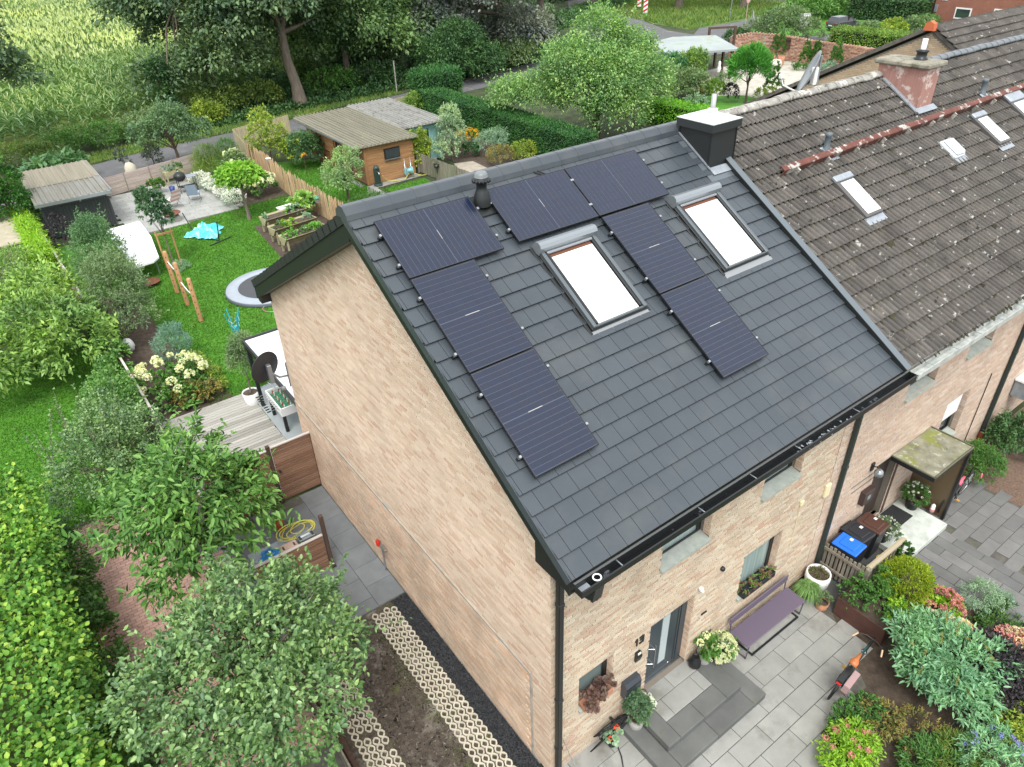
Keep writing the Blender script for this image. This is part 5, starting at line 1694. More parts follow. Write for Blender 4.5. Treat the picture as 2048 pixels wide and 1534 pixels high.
def bin_(label, loc, body, lid, rz=0):
    t = thing('wheelie_bin', label, 'bin', loc, rz, 'wheelie bins by the neighbour wall')
    w, d_, h = .235, .27, .92
    mb = MB()
    v = [(-w * .8, -d_ * .8, .04), (w * .8, -d_ * .8, .04), (w * .8, d_ * .8, .04), (-w * .8, d_ * .8, .04), (-w, -d_, h), (w, -d_, h), (w, d_, h), (-w, d_, h)]
    mb.add(v, [(0, 3, 2, 1), (0, 1, 5, 4), (1, 2, 6, 5), (2, 3, 7, 6), (3, 0, 4, 7), (4, 5, 6, 7)])
    mb.box(-w - .015, w + .015, -d_ - .02, d_ + .01, h - .05, h)
    mb.build('body', body, t)
    lb_ = MB()
    lb_.bbox(-w - .02, w + .02, -d_ - .035, d_ + .02, h + .002, h + .06, .02).bbox(-w * .7, w * .7, -d_ * .75, d_ * .6, h + .058, h + .085, .012)
    lo = lb_.build('lid', lid, t)
    MB().tube([(-w * .8, d_ + .05, h + .02), (w * .8, d_ + .05, h + .02)], .016, 6).build('handle', body, t)
    MB().box(.08, .16, -.02, .05, h + .086, h + .089).build('sticker', M_WHITE, lo)
    for s in (-1, 1):
        MB().lathe([(.0, 0), (.1, 0), (.1, .05), (0, .05)], 12, (0, 0, 0), 0, Matrix.Translation((s * .2 - .025, d_ * .8, .1)) @ Matrix.Rotation(rad(90), 4, 'Y')).build('wheel', M_RUBBER, t)
    return t
M_BINB = mat('black_bin_plastic', (.025, .026, .03), .45)
bin_('wheelie bin with bright blue lid behind the grey pickets', (8.42, -.46, 0), M_BINB, M_BLUE, .05)
bin_('all black wheelie bin between the blue and brown lidded ones', (8.95, -.36, 0), M_BINB, M_BINB, -.04)
bin_('wheelie bin with brown lid next to the flower tub', (9.47, -.42, 0), M_BINB, mat('brown_lid', (.085, .04, .028), .45), .03)
t = pot('flower_tub', 'tall tub of white trailing flowers beside the brown lidded bin', (9.98, -.52, .1), .16, .42, M_ANTH)
foliage('foliage', t, [(0, 0, .5, .27, .3, .2), (0, -.2, .35, .2, .2, .2)], 900, .07, .016, L_OLIVE, 15)
heads(t, ME_WHITE, dome_pts(26, .3, .33, .28, .45, 6, .1), .025)
heads(t, ME_VIOLET, dome_pts(10, .28, .3, .22, .36, 7, .1), .022)
t = pot('flower_tub', 'dark tub of daisies under the mossy canopy beside the doormat', (11.62, -.38, .17), .17, .28, M_ANTH)
foliage('foliage', t, [(0, 0, .45, .30, .30, .28)], 1100, .08, .016, L_MID, 16)
heads(t, ME_WHITE, dome_pts(34, .32, .32, .34, .42, 8, .05), .024)
wl_ = thing('lantern', 'little white lantern with pink base at the foot of the porch post', 'lantern', (11.88, -.78, .17))
MB().lathe([(.06, 0), (.065, .08), (.06, .09)], 12).build('base', mat('pink_ceramic', (.5, .22, .22), .5), wl_)
MB().lathe([(.055, .09), (.05, .2), (.02, .24), (0, .24)], 12).build('shade', M_WHITE, wl_)
solo('yellow_bucket', MB().lathe([(.1, 0), (.14, .24), (.13, .24), (.1, .03)], 14), mat('yellow_plastic', (.65, .45, .04), .5), 'yellow bucket on the ground behind the slanting rail', 'bucket', None, (9.35, -.92, 0))

# bicycles ---------------------------------------------------------------------
def wheel(parent, x, z, r, rim_m, name='wheel', y=0, spokes=18):
    w = MB()
    w.tube([(x + r * math.cos(a * math.pi / 14), y, z + r * math.sin(a * math.pi / 14)) for a in range(28)], .021, 6, closed=True)
    wo = w.build(name, M_RUBBER, parent)
    MB().tube([(x + (r - .03) * math.cos(a * math.pi / 14), y, z + (r - .03) * math.sin(a * math.pi / 14)) for a in range(28)], .011, 5, closed=True).build('rim', rim_m, wo)
    sp_ = MB()
    for k in range(spokes):
        a = 2 * math.pi * k / spokes
        sp_.tube([(x, y + .02 * (-1) ** k, z), (x + (r - .03) * math.cos(a), y, z + (r - .03) * math.sin(a))], .0022, 3, caps=False)
    sp_.build('spokes', M_STEEL, wo)
    MB().tube([(x, y - .05, z), (x, y + .05, z)], .025, 8).build('hub', M_ALU, wo)
def bicycle(label, loc, rz, lean, frame_m, saddle_m, grip_m, rim_m, step=False, bag=None, seat_cover=None):
    t = thing('bicycle', label, 'bicycle', loc, rz)
    t.rotation_euler = (lean, 0, rz)
    r = .345
    wheel(t, -.53, r, r, rim_m); wheel(t, .55, r, r, rim_m)
    f = MB()
    bb, seat, head, hd = (-.08, 0, .3), (-.2, 0, .78), (.36, 0, .86), (.385, 0, .68)
    f.tube([bb, seat], .017, 7).tube([bb, hd], .022, 7).tube([hd, head], .02, 7)
    if not step: f.tube([(-.185, 0, .72), (.365, 0, .82)], .017, 7)
    for s in (-1, 1):
        f.tube([(-.53, .06 * s, r), bb], .010, 5).tube([(-.53, .06 * s, r), (-.19, .015 * s, .74)], .009, 5).tube([hd, (.44, .05 * s, .5), (.55, .06 * s, r)], .012, 5)
    f.build('frame', frame_m, t)
    sd = MB()
    v = [(-.36, .075, .93), (-.36, -.075, .93), (-.30, .08, .955), (-.30, -.08, .955), (-.2, .04, .955), (-.2, -.04, .955), (-.02, .02, .945), (-.02, -.02, .945), (-.36, .08, .88), (-.36, -.08, .88), (-.02, .015, .91), (-.02, -.015, .91), (-.2, .045, .9), (-.2, -.045, .9)]
    sd.add(v, [(0, 1, 3, 2), (2, 3, 5, 4), (4, 5, 7, 6), (8, 9, 1, 0), (0, 2, 4, 12), (0, 12, 8), (4, 6, 10, 12), (3, 1, 13, 5), (1, 9, 13), (7, 5, 13, 11), (6, 7, 11, 10)], 0, True)
    sd.build('saddle', saddle_m, t)
    MB().tube([(-.2, 0, .76), (-.225, 0, .92)], .013, 6).build('seat_post', M_ALU, t)
    h = MB()
    h.tube([(.35, 0, .84), (.34, 0, 1.02)], .014, 6).tube([(.17, .29, 1.05), (.26, .25, 1.07), (.35, .1, 1.06), (.36, 0, 1.04), (.35, -.1, 1.06), (.26, -.25, 1.07), (.17, -.29, 1.05)], .012, 6)
    h.build('handlebar', M_BLACK, t)
    for s in (-1, 1):
        MB().tube([(.25, .252 * s, 1.07), (.11, .30 * s, 1.045)], .018, 7).build('grip', grip_m, t)
    rk = MB()
    for s in (-.06, 0, .06):
        rk.tube([(-.24, s, .74), (-.75, s, .74)], .007, 4)
    rk.tube([(-.53, .07, r), (-.6, .07, .74)], .007, 4).tube([(-.53, -.07, r), (-.6, -.07, .74)], .007, 4).box(-.75, -.3, -.05, .05, .742, .752)
    rk.build('luggage_rack', M_BLACK, t)
    MB().bbox(-.79, -.75, -.05, .05, .66, .71, .008).build('rear_light', mat('red_reflector', (.4, .01, .01), .2) if 'red_reflector' not in bpy.data.materials else bpy.data.materials['red_reflector'], t)
    for x0 in (-.53, .55):
        MB().tube([(x0 + (r + .035) * math.cos(a), 0, r + (r + .035) * math.sin(a)) for a in [rad(q) for q in range(-10, 171, 15)]], .016, 5).build('mudguard', M_BLACK, t)
    c = MB()
    c.lathe([(0, 0), (.09, 0), (.09, .012), (0, .012)], 16, (0, 0, 0), 0, Matrix.Translation((bb[0], -.045, bb[2])) @ Matrix.Rotation(rad(90), 4, 'X'))
    c.tube([(bb[0], -.06, bb[2]), (.0, -.07, .15)], .010, 5).tube([(bb[0], .06, bb[2]), (-.16, .07, .45)], .010, 5)
    c.build('crank', M_BLACK, t)
    for p in ((.0, -.11, .15), (-.16, .11, .45)):
        MB().bbox(p[0] - .04, p[0] + .04, p[1] - .04, p[1] + .04, p[2] - .012, p[2] + .012, .006).build('pedal', mat('pedal_amber', (.45, .25, .05), .5) if 'pedal_amber' not in bpy.data.materials else bpy.data.materials['pedal_amber'], t)
    if bag:
        b = MB(); b.prism([(-.72, .70), (-.28, .72), (-.25, .5), (-.32, .36), (-.66, .35), (-.74, .52)], 1, -.2, -.085); b.build('pannier_bag', bag, t)
    return t
M_TAN = mat('tan_leather', (.42, .14, .045), .45)
bicycle('dark green bicycle with tan saddle and pink pannier on the paving', (6.05, -2.12, 0), rad(6), rad(7), mat('bottle_green_paint', (.015, .055, .05), .3), M_TAN, mat('cream_grip', (.5, .36, .22), .5), M_BLACK, bag=mat('dusty_pink_cloth', (.33, .22, .215), .85))
bicycle('black bicycle with pink saddle cover leaning behind the porch screen', (12.82, -.86, 0), rad(2), rad(4), M_BLACK, mat('pink_cover', (.72, .12, .18), .5), bpy.data.materials['pink_cover'], mat('silver_rim', (.6, .6, .6), .3, .8), step=True)
# ---------------------------------------------------------------- front garden
cp = thing('corten_planter', 'dark weathered steel planter box behind the green bicycle', 'planter', (7.7, -1.58, 0))
mb = MB()
mb.box(-.42, -.40, -.55, .55, 0, .5).box(.40, .42, -.55, .55, 0, .5).box(-.4, .4, -.55, -.53, 0, .5).box(-.4, .4, .53, .55, 0, .5)
mb.build('box', M_CORTEN, cp)
MB().box(-.4, .4, -.53, .53, .38, .42).build('soil', M_EARTH, cp)
plant('leafy_shrub', 'loose mid green plants growing in the dark steel planter', 'shrub', (7.72, -1.5, .4), [(-.05, .25, .15, .42, .35, .3), (.2, -.2, .15, .4, .4, .3), (.45, .1, .3, .4, .35, .35)], 3000, .06, .035, L_MID)
plant('leafy_shrub', 'yellow green leafy clump at the near end of the steel planter', 'shrub', (7.85, -2.15, .2), [(0, 0, .2, .35, .3, .25), (.2, .1, .25, .3, .3, .2)], 1500, .06, .04, L_LIME)
plant('golden_conifer', 'golden ball-shaped conifer above the steel planter', 'shrub', (8.72, -1.75, 0), [(0, 0, .62, .52, .52, .56)], 8000, .05, .018, L_GOLD, surf=.95, cr=.1, droop=-.4)
plant('ivy', 'ivy climbing round the post of the slanting rail', 'ivy', (9.5, -1.25, 0), [(0, 0, .5, .2, .16, .45), (-.25, -.05, .3, .2, .15, .25), (-.6, -.1, .2, .25, .15, .2)], 1400, .06, .05, L_IVYD)
t = plant('sedum', 'pink flowering stonecrop between golden conifer and silver shrub', 'flowers', (9.1, -2.42, 0), [(0, 0, .22, .42, .42, .22)], 1500, .08, .045, L_LIME)
heads(t, ME_PINK, dome_pts(24, .42, .42, .40, .14, 21, .15), .10)
plant('silver_shrub', 'silver grey lavender cotton at the edge of the dark paving', 'shrub', (9.98, -2.85, 0), [(0, 0, .25, .5, .36, .28), (.25, -.3, .2, .3, .3, .22)], 3600, .05, .012, L_GREY, cr=.1)
t = plant('hydrangea', 'fading peach hydrangea beside the dark purple bush', 'hydrangea', (8.35, -2.95, 0), [(0, 0, .35, .42, .42, .3)], 1300, .10, .065, L_MID)
heads(t, ME_PEACH, dome_pts(13, .42, .42, .42, .3, 22, .2), .13)
plant('ground_cover', 'low dark green cover along the dark paving edge', 'shrub', (9.6, -3.5, 0), [(0, 0, .1, .6, .5, .14), (.5, .2, .1, .5, .3, .12), (.2, -.6, .12, .5, .4, .14)], 3600, .05, .03, L_IVYD)
plant('purple_shrub', 'dark purple leaved shrub on the right of the front bed', 'shrub', (8.0, -3.95, 0), [(0, 0, .65, .72, .68, .5), (.35, .3, .5, .5, .5, .4), (-.3, -.3, .5, .5, .5, .4)], 7000, .075, .045, L_PURP)
t = plant('astilbe', 'red and pink flowering shrub behind the purple one', 'flowers', (8.85, -4.1, 0), [(0, 0, .5, .5, .6, .45)], 2400, .07, .03, L_PINKL)
heads(t, ME_PINK, dome_pts(26, .55, .6, .5, .45, 23, .1), .075)
heads(t, ME_PEACH, dome_pts(12, .6, .6, .5, .4, 24, .1), .085)
bb_ = plant('butterfly_bush', 'big grey green butterfly bush in the middle of the front bed', 'shrub', (7.35, -3.35, 0), [(0, 0, .75, .85, .8, .55), (-.5, .3, .7, .4, .45, .4), (.5, -.45, .75, .55, .5, .45), (-.4, -.5, .6, .55, .5, .4), (.45, .5, .8, .45, .45, .4), (-.1, .75, .85, .35, .35, .35)], 7500, .125, .036, L_BUDD, cr=.18, droop=.1, trunk=(.03, .4, M_BARK))
rng_ = random.Random(8)
me_spike = None
V, F = leaf_geom(np.stack([np.zeros(60), np.zeros(60), np.linspace(0, .2, 60)], 1), unit(np.random.default_rng(2).normal(size=(60, 3))), np.random.default_rng(3).normal(size=(60, 3)), .03, .02)
me_spike = np_mesh('seed_spike', V, F, leaf_mat('faded_spike', [(.20, .15, .05), (.26, .20, .08), (.17, .15, .06)], .2))
for p in dome_pts(16, .9, .85, .55, .8, 25, .15):
    o = link('seed_spike', me_spike, bb_)
    o.location = p
    o.rotation_euler = (rng_.uniform(-1, 1), rng_.uniform(-1, 1), 0)
t = plant('spirea', 'lime green spirea with pink flower heads by the pale paving', 'shrub', (4.45, -3.1, 0), [(0, 0, .28, .52, .46, .26), (.35, .05, .28, .35, .4, .22), (-.4, -.3, .25, .5, .5, .25)], 5200, .06, .028, L_LIME, cr=.12)
heads(t, ME_PINK, dome_pts(17, .7, .5, .27, .27, 26, .2), .06)
plant('leafy_shrub', 'dark green low shrub at the tip of the front bed', 'shrub', (5.15, -2.65, 0), [(0, 0, .22, .35, .28, .22), (.4, -.15, .2, .4, .3, .2)], 2400, .055, .026, L_MID)
plant('leafy_shrub', 'brownish thin plants under the butterfly bush', 'shrub', (5.6, -3.1, 0), [(0, 0, .2, .5, .4, .2), (.3, -.6, .2, .6, .5, .22)], 2600, .06, .022, L_BRONZE)
plant('spurge', 'yellow green bush beyond the butterfly bush at the picture edge', 'shrub', (7.45, -4.75, 0), [(0, 0, .35, .6, .55, .32)], 3400, .06, .03, L_YEL)
t = plant('bluebeard', 'silver leaved bluebeard with violet flowers in the front corner', 'shrub', (6.35, -4.75, 0), [(0, 0, .4, .6, .55, .34), (.4, .25, .35, .4, .4, .3)], 3600, .08, .022, L_BUDD)
heads(t, ME_VIOLET, dome_pts(24, .6, .55, .36, .42, 27, .1), .045)
plant('leafy_shrub', 'fresh green perennial at the lower edge of the front bed', 'shrub', (5.5, -4.1, 0), [(0, 0, .25, .6, .5, .25), (-.6, -.2, .2, .5, .5, .2)], 4200, .085, .024, L_MID)
plant('sedge', 'olive brown grassy plants in front of the bluebeard', 'ornamental grass', (5.95, -4.35, 0), [(0, 0, .25, .5, .45, .25)], 2800, .12, .012, L_WILD)
plant('boxwood', 'rounded dark green bush beside the far end of the dark paving', 'shrub', (14.3, -.7, 0), [(0, 0, .42, .66, .6, .42), (.2, .15, .5, .5, .45, .35)], 8000, .06, .02, L_MID, surf=.92, cr=.13, group=None)
plant('rhododendron', 'dark broad leaved shrub under the small far windows', 'shrub', (16.3, -.85, 0), [(0, 0, .55, .9, .7, .5), (.7, -.2, .5, .7, .6, .45), (-.3, .3, .4, .6, .4, .35)], 6500, .10, .04, L_DARK, cr=.16)
for i, (x, y, r) in enumerate(((15.4, .0 - .15, .11), (15.0, -.2, .09), (16.6, -.25, .10), (14.75, -.12, .07), (17.0, -.3, .09))):
    o = solo('stone', MB().ell((0, 0, .03), (r, r * .8, r * .6), 8, 5, 0, .15), M_GRID if i % 2 else M_TERRA, ['pinkish edging stone left of the far broad leaved shrub', 'cream edging stone second in the row under the far wall', 'terracotta coloured edging stone right of the far shrub', 'smallest edging stone, nearest the long downpipe', 'edging stone farthest along the wall foot'][i], 'stone', 'edging stones under the far wall', (x, y, 0))
sd = thing('porch_box', 'grey metal cabinet of the far porch at the right picture edge', 'cabinet', (17.5, -.3, 1.3))
MB().bbox(-.3, .3, -.25, .3, -.25, .25, .02).build('cabinet', M_LEAD, sd)
MB().box(-.35, 1.2, -.3, .3, .28, .34).build('shelf', M_WHITE, sd)

# ---------------------------------------------------------------- side yard
def slat_panel(t, x0, x1, y, z0, z1, n, m, th=.022, name='slat'):
    h = (z1 - z0) / n
    me = MB().bbox(0, x1 - x0, -th / 2, th / 2, 0, h - .010, .004).mesh(name, m)
    for k in range(n):
        o = link(name, me, t)
        o.location = (x0, y + RND.uniform(-.003, .003), z0 + h * k)
gate = thing('side_gate', 'brown slatted wooden gate with round lock at the gable corner', 'gate', (0, 10.2, 0))
slat_panel(gate, -1.10, -.03, 0, .05, 1.84, 24, M_WOODB)
MB().box(-1.12, -.01, -.03, .03, 1.84, 1.875).build('top_cap', mat('pale_cap', (.52, .48, .44), .7), gate)
MB().box(-.03, 0, -.03, .03, 0, 1.84).build('post', M_WOODD, gate)
MB().lathe([(0, 0), (.035, 0), (.03, .05), (0, .05)], 10, (0, 0, 0), 0, Matrix.Translation((-1.02, -.012, 1.05)) @ Matrix.Rotation(rad(90), 4, 'X')).build('lock', M_BLACK, gate)
sf = thing('privacy_fence', 'brown slatted fence beside the gate, half hidden by cherry leaves', 'fence', (0, 10.2, 0))
slat_panel(sf, -2.9, -1.22, 0, .05, 1.8, 24, M_WOODB)
MB().box(-2.9, -1.22, -.03, .03, 1.8, 1.83).build('top_cap', bpy.data.materials['pale_cap'], sf)
MB().bbox(-1.22, -1.12, -.05, .05, 0, 1.95, .008).build('post', M_WOODD, sf)
sf2 = thing('bin_screen', 'low brown slatted screen with tall dark post on the blue grey tiles', 'fence', (0, 7.2, 0))
slat_panel(sf2, -2.75, -1.12, 0, .04, 1.12, 15, M_WOODB)
MB().box(-2.75, -1.12, -.03, .04, 1.12, 1.145).build('top_cap', bpy.data.materials['pale_cap'], sf2)
MB().bbox(-1.1, -1.01, -.05, .05, 0, 1.72, .01).build('post', M_WOODD, sf2)
MB().bbox(-1.12, -.97, -.06, .06, 0, .03, .004).build('post_foot', M_ANTH, sf2)
wb = thing('work_bench', 'plain grey storage bench behind the low screen', 'bench', (-1.95, 7.62, 0))
MB().bbox(-.78, .72, -.32, .3, .86, .9, .006).build('top', M_LEAD, wb)
for sx in (-.7, .64):
    for sy in (-.28, .25):
        MB().box(sx, sx + .05, sy, sy + .05, 0, .86).build('leg', M_WOODD, wb)
tb = thing('toolbox', 'grey aluminium tool case on the storage bench by the dark post', 'toolbox', (-1.42, 7.48, .9))
MB().bbox(-.2, .2, -.11, .11, 0, .19, .015).build('case', mat('case_grey', (.22, .25, .25), .4, .4), tb)
MB().bbox(-.13, .1, -.03, .03, .188, .205, .006).build('handle', M_STEEL, tb)
for s in (-.15, .15):
    MB().bbox(s - .03, s + .03, -.09, .05, .186, .2, .005).build('latch', M_BLACK, tb)
fb = thing('cloth_box', 'pale pink cloth draped box next to the grey tool case', 'box', (-1.86, 7.46, .9))
MB().bbox(-.22, .2, -.11, .11, 0, .15, .02).build('box', mat('pale_pink_cloth', (.52, .38, .32), .9, var=.15, var_scale=9), fb)
MB().box(-.16, -.12, -.09, .02, .151, .157).box(.1, .14, -.09, .02, .151, .157).build('strap', M_WOODD, fb)
hz = thing('yellow_hose', 'loops of yellow hose lying behind the low brown screen', 'hose', (-1.5, 7.85, 0.9))
rng_ = random.Random(5)
pts = []
for k in range(90):
    a = k * .33
    r = .24 + .07 * math.sin(k * .21)
    pts.append((r * 1.5 * math.cos(a) + .12 * math.sin(k * .09), r * math.sin(a), .03 + .05 * abs(math.sin(k * .37)) + .0012 * k))
MB().tube(pts, .014, 5).build('hose', mat('yellow_hose', (.62, .58, .10), .5), hz)
def crumpled(name, label, cat, loc, rx, ry, h, m, seed, m2=None):
    rng = np.random.default_rng(seed)
    nu, nv = 40, 14
    V = []
    for i in range(nv + 1):
        q = i / nv
        for j in range(nu):
            a = 2 * math.pi * j / nu
            e = 1 + .22 * math.sin(3 * a + seed) + .12 * math.sin(7 * a + 2 * seed)
            z = h * (1 - q ** 1.6) * (.65 + .35 * math.sin(5 * a * (.4 + q) + seed) * math.cos(9 * q + a)) + h * .12 * rng.random()
            V.append((rx * q * e * math.cos(a), ry * q * e * math.sin(a), max(z, .004)))
    F = [(i * nu + j, i * nu + (j + 1) % nu, (i + 1) * nu + (j + 1) % nu, (i + 1) * nu + j) for i in range(nv) for j in range(nu)]
    o = link(name, np_mesh(name, np.array(V), np.array(F), m))
    o.location = loc
    return tag(o, label, cat)
crumpled('plastic_bag', 'crumpled bright blue plastic bag by the cherry branches', 'bag', (-2.3, 7.55, .9), .28, .22, .22, mat('sky_blue_plastic', (.04, .27, .66), .4, var=.2, var_scale=6), 3)
solo('red_bucket', MB().lathe([(.14, 0), (.19, .34), (.18, .34), (.14, .03)], 16), mat('red_plastic', (.42, .08, .03), .5), 'red bucket at the foot of the slatted fence', 'bucket', None, (-1.62, 9.3, 0))
tap = thing('water_standpipe', 'grey standpipe with red watering cup by the gable wall', 'standpipe', (-.07, 6.28, 0))
MB().tube([(0, 0, 0), (0, 0, .86)], .018, 7).bbox(-.03, .03, -.02, .02, .42, .46, .006).build('pipe', M_ALU, tap)
MB().bbox(-.035, .035, -.22, .03, .82, .88, .012).build('tap_head', M_STEEL, tap)
MB().lathe([(.045, 0), (.055, .13), (.03, .16), (.02, .2)], 12, (-.03, .12, .78)).build('cup', mat('red_cup', (.55, .03, .015), .4), tap)
bl = solo('timber_edging', MB().bbox(-.06, .06, -4.2, 4.2, -.05, .16, .02), M_WOODD, 'dark timber edging between grass grid and apple tree', 'edging', None, (-2.82, 1.1, 0))
lb2 = thing('low_fence', 'low grey board leaning along the left of the grass grid', 'fence', (-2.95, 3.2, 0))
MB().bbox(-.02, .02, -1.4, .9, 0, .5, .006).build('board', M_WOODP, lb2)
for yy in (-1.35, .85):
    MB().bbox(-.05, .05, yy - .05, yy + .05, 0, .62, .01).build('post', M_WOODD, lb2)

# deck
deck = struct_root('wooden_deck')
me_dk = MB().bbox(-2.98, -.03, -.0645, .0645, -.03, .0, .004).mesh('deck_board', M_WOODG)
for k in range(41):
    o = link('deck_board', me_dk, deck)
    o.location = (RND.uniform(-.02, .02), 10.4 + .143 * k, .0)
# pergola roof behind the house
pg = thing('patio_roof', 'white topped patio roof with dark frame behind the gable', 'patio roof', (0, 0, 0))
MB().box(.06, 6.5, D_H + .02, 15.15, 2.36, 2.40).build('roof_panel', mat('white_polycarbonate', (.82, .83, .83), .35), pg)
MB().box(0, .06, D_H, 15.2, 2.26, 2.44).box(.06, 6.5, 15.15, 15.22, 2.26, 2.46).build('roof_frame', M_ANTH, pg)
MB().bbox(.02, .13, 14.98, 15.09, 0, 2.3, .008).build('post', M_ANTH, pg)
ft = thing('foosball_table', 'white table football with green pitch under the patio roof', 'foosball table', (.48, 13.75, 0))
MB().box(-.34, .34, -.62, .62, .72, .76).build('pitch', mat('pitch_green', (.01, .26, .11), .4), ft)
MB().bbox(-.38, -.34, -.66, .66, .62, .92, .008).bbox(.34, .38, -.66, .66, .62, .92, .008).bbox(-.34, .34, -.66, -.62, .62, .92, .008).bbox(-.34, .34, .62, .66, .62, .92, .008).build('cabinet', M_WHITE, ft)
for sx in (-.3, .3):
    for sy in (-.56, .56):
        MB().bbox(sx - .05, sx + .05, sy - .05, sy + .05, 0, .62, .008).build('leg', M_BLACK, ft)
for k in range(8):
    y = -.5 + .143 * k
    r_ = MB().tube([(-.62, y, .88), (.5, y, .88)], .010, 5).build('rod', M_STEEL, ft)
    MB().tube([(-.62, y, .88), (-.74, y, .88)], .02, 6).build('grip', M_BLACK, r_)
    pm = MB()
    for j in range(3):
        pm.bbox(-.2 + .2 * j - .015, -.2 + .2 * j + .015, y - .012, y + .012, .79, .93, .005)
    pm.build('player_row', bpy.data.materials['red_cup'] if k % 2 else M_WHITE, r_)
sd1 = thing('satellite_dish', 'dark satellite dish on an arm at the rear gable corner', 'satellite dish', (-.5, 11.05, 3.68))
Mr = Vector((.28, -.92, -.2)).to_track_quat('Z', 'Y').to_matrix().to_4x4()
MB().lathe([(0, .06), (.2, .05), (.36, .024), (.44, 0), (.455, 0), (.455, -.016), (.36, .01), (.2, .036), (0, .046)], 28, (0, 0, 0), 0, Mr @ Matrix.Diagonal((.9, 1.04, 1, 1))).build('reflector', mat('graphite_dish', (.03, .03, .033), .45), sd1)
mb = MB()
mb.bbox(-.0, .11, -.20, -.06, -.42, .12, .015).tube([(.05, -.14, -.1), (.25, -.2, -.3), (.5, -.1, -.4)], .03, 6).tube([(.5, -.1, -.75), (.5, -.1, .0)], .02, 6)
mb.tube([(-.05, -.1, -.4), (.05, -.35, -.5), (.2, -.5, -.45)], .018, 5).bbox(.15, .26, -.56, -.46, -.5, -.42, .01)
mb.build('bracket', M_ALU, sd1)
op = pot('olive_pot', 'round white pot with an olive tree at the deck corner', (-.12, 15.45, 0), .27, .42, M_WHITE)
MB().tube([(0, 0, .38), (.06, .08, .8), (.08, .2, 1.15)], [.03, .025, .02], 6).build('trunk', M_BARKG, op)
foliage('crown', op, [(.05, .15, 1.55, .42, .42, .5), (.2, .3, 2.0, .35, .35, .3)], 5200, .10, .026, L_OLIVE, 31, cr=.16)
rd = thing('rotary_dryer', 'folded turquoise rotary clothes dryer on the lawn', 'clothes dryer', (.62, 18.5, 0))
M_TEAL = mat('turquoise_tube', (.03, .38, .42), .4)
MB().tube([(0, 0, 0), (0, 0, 1.25)], .025, 8).build('pole', M_ALU, rd)
for k in range(4):
    a = k * math.pi / 2 + .3
    MB().tube([(.03 * math.cos(a), .03 * math.sin(a), .75), (.28 * math.cos(a), .28 * math.sin(a), 1.9)], .022, 6).build('arm', M_TEAL, rd)
MB().lathe([(.05, 1.1), (.07, 1.2), (.05, 1.3)], 10).build('hub', M_TEAL, rd)
mb = MB()
for r_ in (.1, .15, .2):
    mb.tube([(r_ * math.cos(a * math.pi / 2 + .3), r_ * math.sin(a * math.pi / 2 + .3), .75 + r_ * 4.3 - .12 * (a % 1 > 0)) for a in np.arange(0, 4, .5)], .004, 3, closed=True)
mb.build('line', M_WHITE, rd)
solo('hula_hoop', MB().tube([(.4 * math.cos(a / 4), .4 * math.sin(a / 4), .02) for a in range(25)], .014, 6, closed=True), mat('hoop', (.6, .1, .3), .4, spots=((.05, .7, .1), 1.1, .48, .52)), 'pink and green hula hoop on the lawn behind the gable', 'hula hoop', None, (2.9, 21.6, 0))
tr = thing('trampoline', 'in-ground round trampoline with grey padded rim', 'trampoline', (3.55, 23.55, 0))
MB().lathe([(1.85, -.02), (1.88, .06), (1.84, .14), (1.38, .16), (1.34, .13)], 48, caps=False).build('rim_pad', mat('grey_pad', (.30, .34, .38), .6, var=.06, var_scale=4), tr)
MB().lathe([(1.36, .125), (0, .10)], 48, caps=False).build('jump_mat', mat('trampoline_mesh', (.055, .058, .065), .7), tr)
MB().lathe([(1.885, .0), (1.9, .07), (1.87, .13)], 48, caps=False).build('rim_skirt', mat('pad_side', (.14, .15, .19), .6), tr)

# climbing posts, stakes and the small lawn trees
for i, (x, y, h, lab) in enumerate(((.19, 25.7, 1.9, 'leftmost'), (.21, 24.2, 1.9, 'middle'), (.23, 22.4, 1.85, 'nearest and lowest'))):
    p = thing('climbing_post', lab + ' of the three round wooden posts with holes on the lawn', 'post', (x, y, 0), 0, 'wooden climbing posts on the lawn')
    MB().lathe([(.085, 0), (.085, h - .05), (.06, h), (0, h)], 12).build('post', mat('light_pine', (.50, .27, .125), .7, grain=((16, 16, 1.5), .25)) if i == 0 else bpy.data.materials['light_pine'], p)
    for k in range(6):
        MB().lathe([(0, 0), (.022, 0), (.022, .006), (0, .006)], 8, (0, 0, 0), 0, Matrix.Translation((-.03, -.082, .35 + .26 * k)) @ Matrix.Rotation(rad(90), 4, 'X')).build('hole', M_BLACK, p)
for (a, b, lab) in (((.19, 25.7, 1.45), (.21, 24.2, 1.5), 'farther'), ((.21, 24.2, 1.05), (.23, 22.4, 1.1), 'nearer')):
    m_ = Vector(a).lerp(Vector(b), .5) - Vector((0, 0, .08))
    solo('rope', MB().tube([a, m_, b], .022, 6), M_WHITE, lab + ' white rope strung between the wooden climbing posts', 'rope')
t = thing('tree_stake_frame', 'two wooden stakes with crossbar tied to the young lawn tree', 'tree stake', (.86, 28.7, 0))
for x in (-.32, .32):
    MB().tube([(x, 0, 0), (x - .02, 0, 1.75)], .04, 7).build('stake', bpy.data.materials['light_pine'], t)
MB().bbox(-.4, .4, -.03, .03, 1.55, 1.64, .008).build('crossbar', bpy.data.materials['light_pine'], t)
plant('young_tree', 'young ball crowned tree held by two stakes on the lawn', 'tree', (.86, 28.75, 0), [(-.1, 0, 2.75, .65, .65, .75), (-.25, .2, 3.3, .4, .4, .4), (.1, -.2, 2.4, .5, .5, .45)], 3200, .14, .07, leaf_mat('plum_leaf', [(.045, .085, .05), (.065, .115, .065), (.09, .15, .085), (.05, .07, .045)], .25), trunk=(.045, 2.4, M_BARKG), part='crown')
